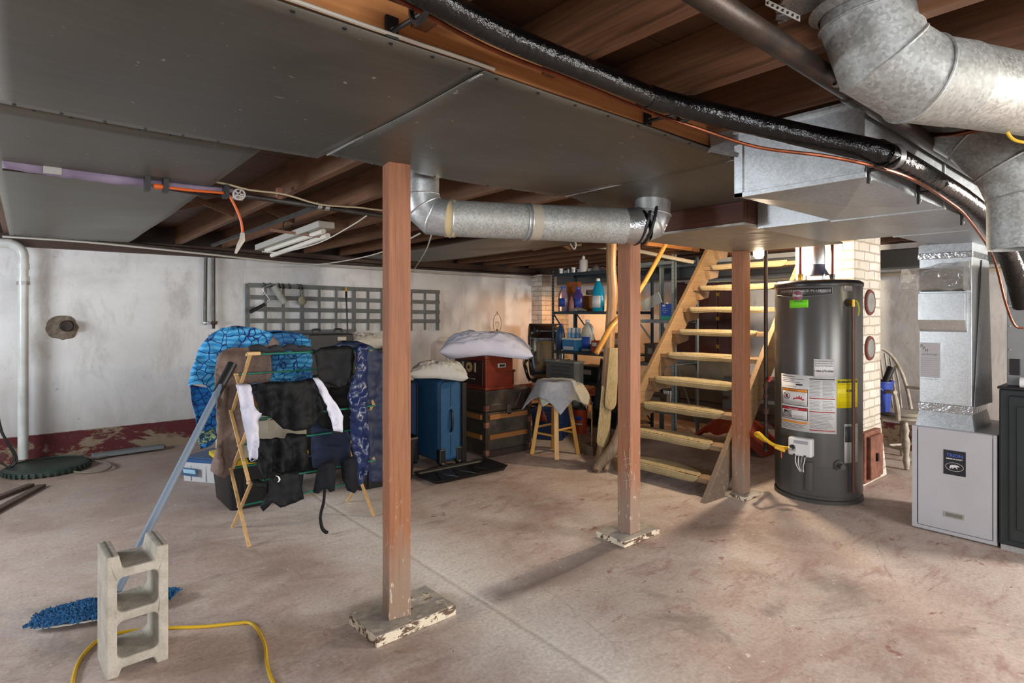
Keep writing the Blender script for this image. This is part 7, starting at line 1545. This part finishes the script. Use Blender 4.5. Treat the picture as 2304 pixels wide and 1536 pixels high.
# ------------------------------------------------------------------ below and behind the stairs
wc = thing('wall_cabinet', (6.25, 3.85, 0.78), 'dark red-brown two-door cupboard with brass hinges behind the stairs', 'cupboard')
M_DR = wood('oxblood_wood', '2c120d', '421b13', '351610', axis=2, rough=0.45)
yl = PU(1512, 700, 6.1).y; yr = PU(1655, 700, 6.1).y; ym = PU(1617, 700, 6.1).y
part('carcass', MB().box((6.1, yr, 0.78), (6.38, yl, 1.68)), M_DR, wc, bevel=0.004)
for a, b in ((yr+0.01, ym-0.006), (ym+0.006, yl-0.01)): 
    dd2 = part('door', MB().box((6.08, a, 0.80), (6.1, b, 1.66)), M_DR, wc, bevel=0.006)
for z in (0.90, 1.22, 1.50): part('hinge', MB().box((6.072, ym-0.02, z), (6.084, ym+0.02, z+0.04)), flat('brass_hinge', 'b8923e', 0.3, 0.9), wc)
part('stand', MB().box((6.12, yr+0.02, 0.0), (6.36, yl-0.02, 0.78)), flat('grey_planks', '716d66', 0.8, 0.0, '5f5b55', 4), wc, label='grey-painted plank stand')
for z in (0.26, 0.52): part('plank_gap', MB().box((6.112, yr+0.02, z), (6.124, yl-0.02, z+0.008)), M_BLACK, wc)
bn = thing('plank_bench', (5.75, 2.9, 0), 'low grey board bench standing behind the stairs', 'bench')
M_GP = wood('grey_painted_plank', '57534d', '716c64', '625d56', axis=1)
part('back_board', MB().box((5.72, 2.2, 0.42), (5.75, 3.3, 0.60)), M_GP, bn, bevel=0.003); part('lower_board', MB().box((5.72, 2.2, 0.20), (5.75, 3.3, 0.38)), M_GP, bn, bevel=0.003)
part('seat_board', MB().box((5.74, 2.2, 0.60), (6.1, 3.3, 0.625)), M_GP, bn, bevel=0.003)
for y in (2.25, 3.22): part('end_panel', MB().box((5.76, y, 0.0), (6.08, y+0.03, 0.60)), M_GP, bn)
tp = FL(1515, 985); 
def tarp(a, b):
    x = 5.05+0.55*b; y = 3.28-0.75*a; h = 0.34*(math.sin(PI*min(1, a*1.02+0.02)))**0.6*(math.sin(PI*(0.12+0.8*b)))**0.7*(1-0.45*abs(nz(a*3, b*3, 2))) 
    return (x+0.02*nz(a*6, b*6), y, 0.012+max(0, h+0.05*nz(a*5, b*5, 7)*(1 if h > 0.05 else 0)))
tag(part('folded_tarp', MB().grid(tarp, 16, 12), flat('orange_red_tarp', '9a3316', 0.55), solid=0.006, ang=180), 'crumpled orange-red tarp on the floor under the stairs', 'tarp')
tag(part('leaning_sheet', MB().add([(5.25, 2.02+0.13, 0.0), (5.55, 2.15, 0.0), (5.68, 2.18, 0.85), (5.42, 2.18, 0.85)], [(0, 1, 2, 3)]), flat('blue_grey_panel', '545a64', 0.6), solid=0.02), 'blue-grey panel leaning behind the gas pipe beside the stairs', 'panel')
tag(part('black_bundle', MB().sphere((6.05, 2.6, 0.70), 0.07, 14, 10, 1, 1.4, 0.7), M_BLACK, smooth=True), 'small black rounded bundle on the bench behind the stairs', 'bundle')

# second bulb: hooded work light in the far right corner that warms the back wall
wl2 = thing('work_light', (5.76, 5.55, 1.50), 'hooded work light burning in the corner behind the dark shelves', 'lamp')
c = Vector((5.76, 5.55, 0)); R_h = Matrix.Rotation(0, 3, 'X')
part('bulb', MB().sphere(c+Vector((0, 0, 1.47)), 0.026, 16, 10), emis('warm_work_bulb', 'ffb163', BULB2), wl2, smooth=True)
part('hood', MB().lathe([(0.115, 1.472), (0.10, 1.52), (0.055, 1.56), (0.02, 1.57), (0.02, 1.60)], c, 24), M_GALV, wl2, solid=0.002, smooth=True, ang=50)  # hood added to cut the light off above the warm wall patch
part('cord', MB().cyl(c+Vector((0, 0, 1.60)), c+Vector((0, 0, 1.97)), 0.004, n=6), M_BLACK, wl2)

# more things on the crowded shelves
for (nm, x0, x1, z0, z1, u, d, col, lb2, ct_) in (
    ('plastic_basin', 1378, 1394, 1.326, 1.42, 5.04, 0.25, 'a9a79d', 'off-white basin edge on the upper shelf between the log and the middle post', 'basin'),
    ('cardboard_box', 1376, 1396, 0.846, 1.08, 5.05, 0.25, '6f5338', 'brown carton on the middle shelf between the log and the middle post', 'box'),
    ('black_crate', 1296, 1345, 0.501, 0.68, 5.05, 0.28, '17181a', 'black plastic crate on the lower shelf behind the stool', 'crate'),
    ('grey_case', 1250, 1290, 0.501, 0.62, 5.05, 0.28, '3c3a38', 'dark grey case on the lower shelf at its left end', 'case'),
    ('black_crate', 1330, 1390, 0.081, 0.34, 5.05, 0.28, '1b1b1c', 'black crate on the bottom shelf near the log post', 'crate'),
    ('dark_carton', 1450, 1475, 0.781, 0.98, 5.08, 0.25, '4a3a2c', 'dark carton on the middle board of the light grey shelf', 'box'),
    ('small_box', 1478, 1510, 0.781, 0.90, 5.08, 0.25, '2a2c30', 'small black box on the middle board of the light grey shelf', 'box'),
    ('cardboard_box', 1452, 1500, 0.301, 0.46, 5.06, 0.10, '5a4634', 'brown box low on the light grey shelf seen between the stair treads', 'box')):
    boxt(nm, x0, x1, z0, z1, u, d, flat('card_'+col, col, 0.7), lb2, ct_, lid=flat('lid_'+col, col, 0.6), parts=(('label', 0.3, 0.7, 0.45, 0.75, flat('dim_label', '8a8478', 0.7)),))
sc = thing('folding_seat', (4.72, 4.05, 0), 'black folded metal chair leaning in front of the dark shelf', 'chair')
for s_ in (-0.17, 0.17): part('frame_tube', MB().tube([(4.70, 4.10+s_, 0.01), (4.80, 4.10+s_, 0.45), (4.88, 4.10+s_, 0.80)], 0.012, 8), M_BLACK, sc, smooth=True)
part('back_board', MB().box((4.845, 3.95, 0.66), (4.875, 4.25, 0.79)), M_BLACK, sc, bevel=0.01); part('seat_board', MB().obox((4.79, 4.10, 0.40), (0.03, 0.32, 0.34), M=Matrix.Rotation(0.22, 3, 'Y')), M_BLACK, sc, bevel=0.01)
part('cross_tube', MB().cyl((4.72, 3.93, 0.1), (4.72, 4.27, 0.1), 0.010, n=8), M_BLACK, sc, smooth=True)
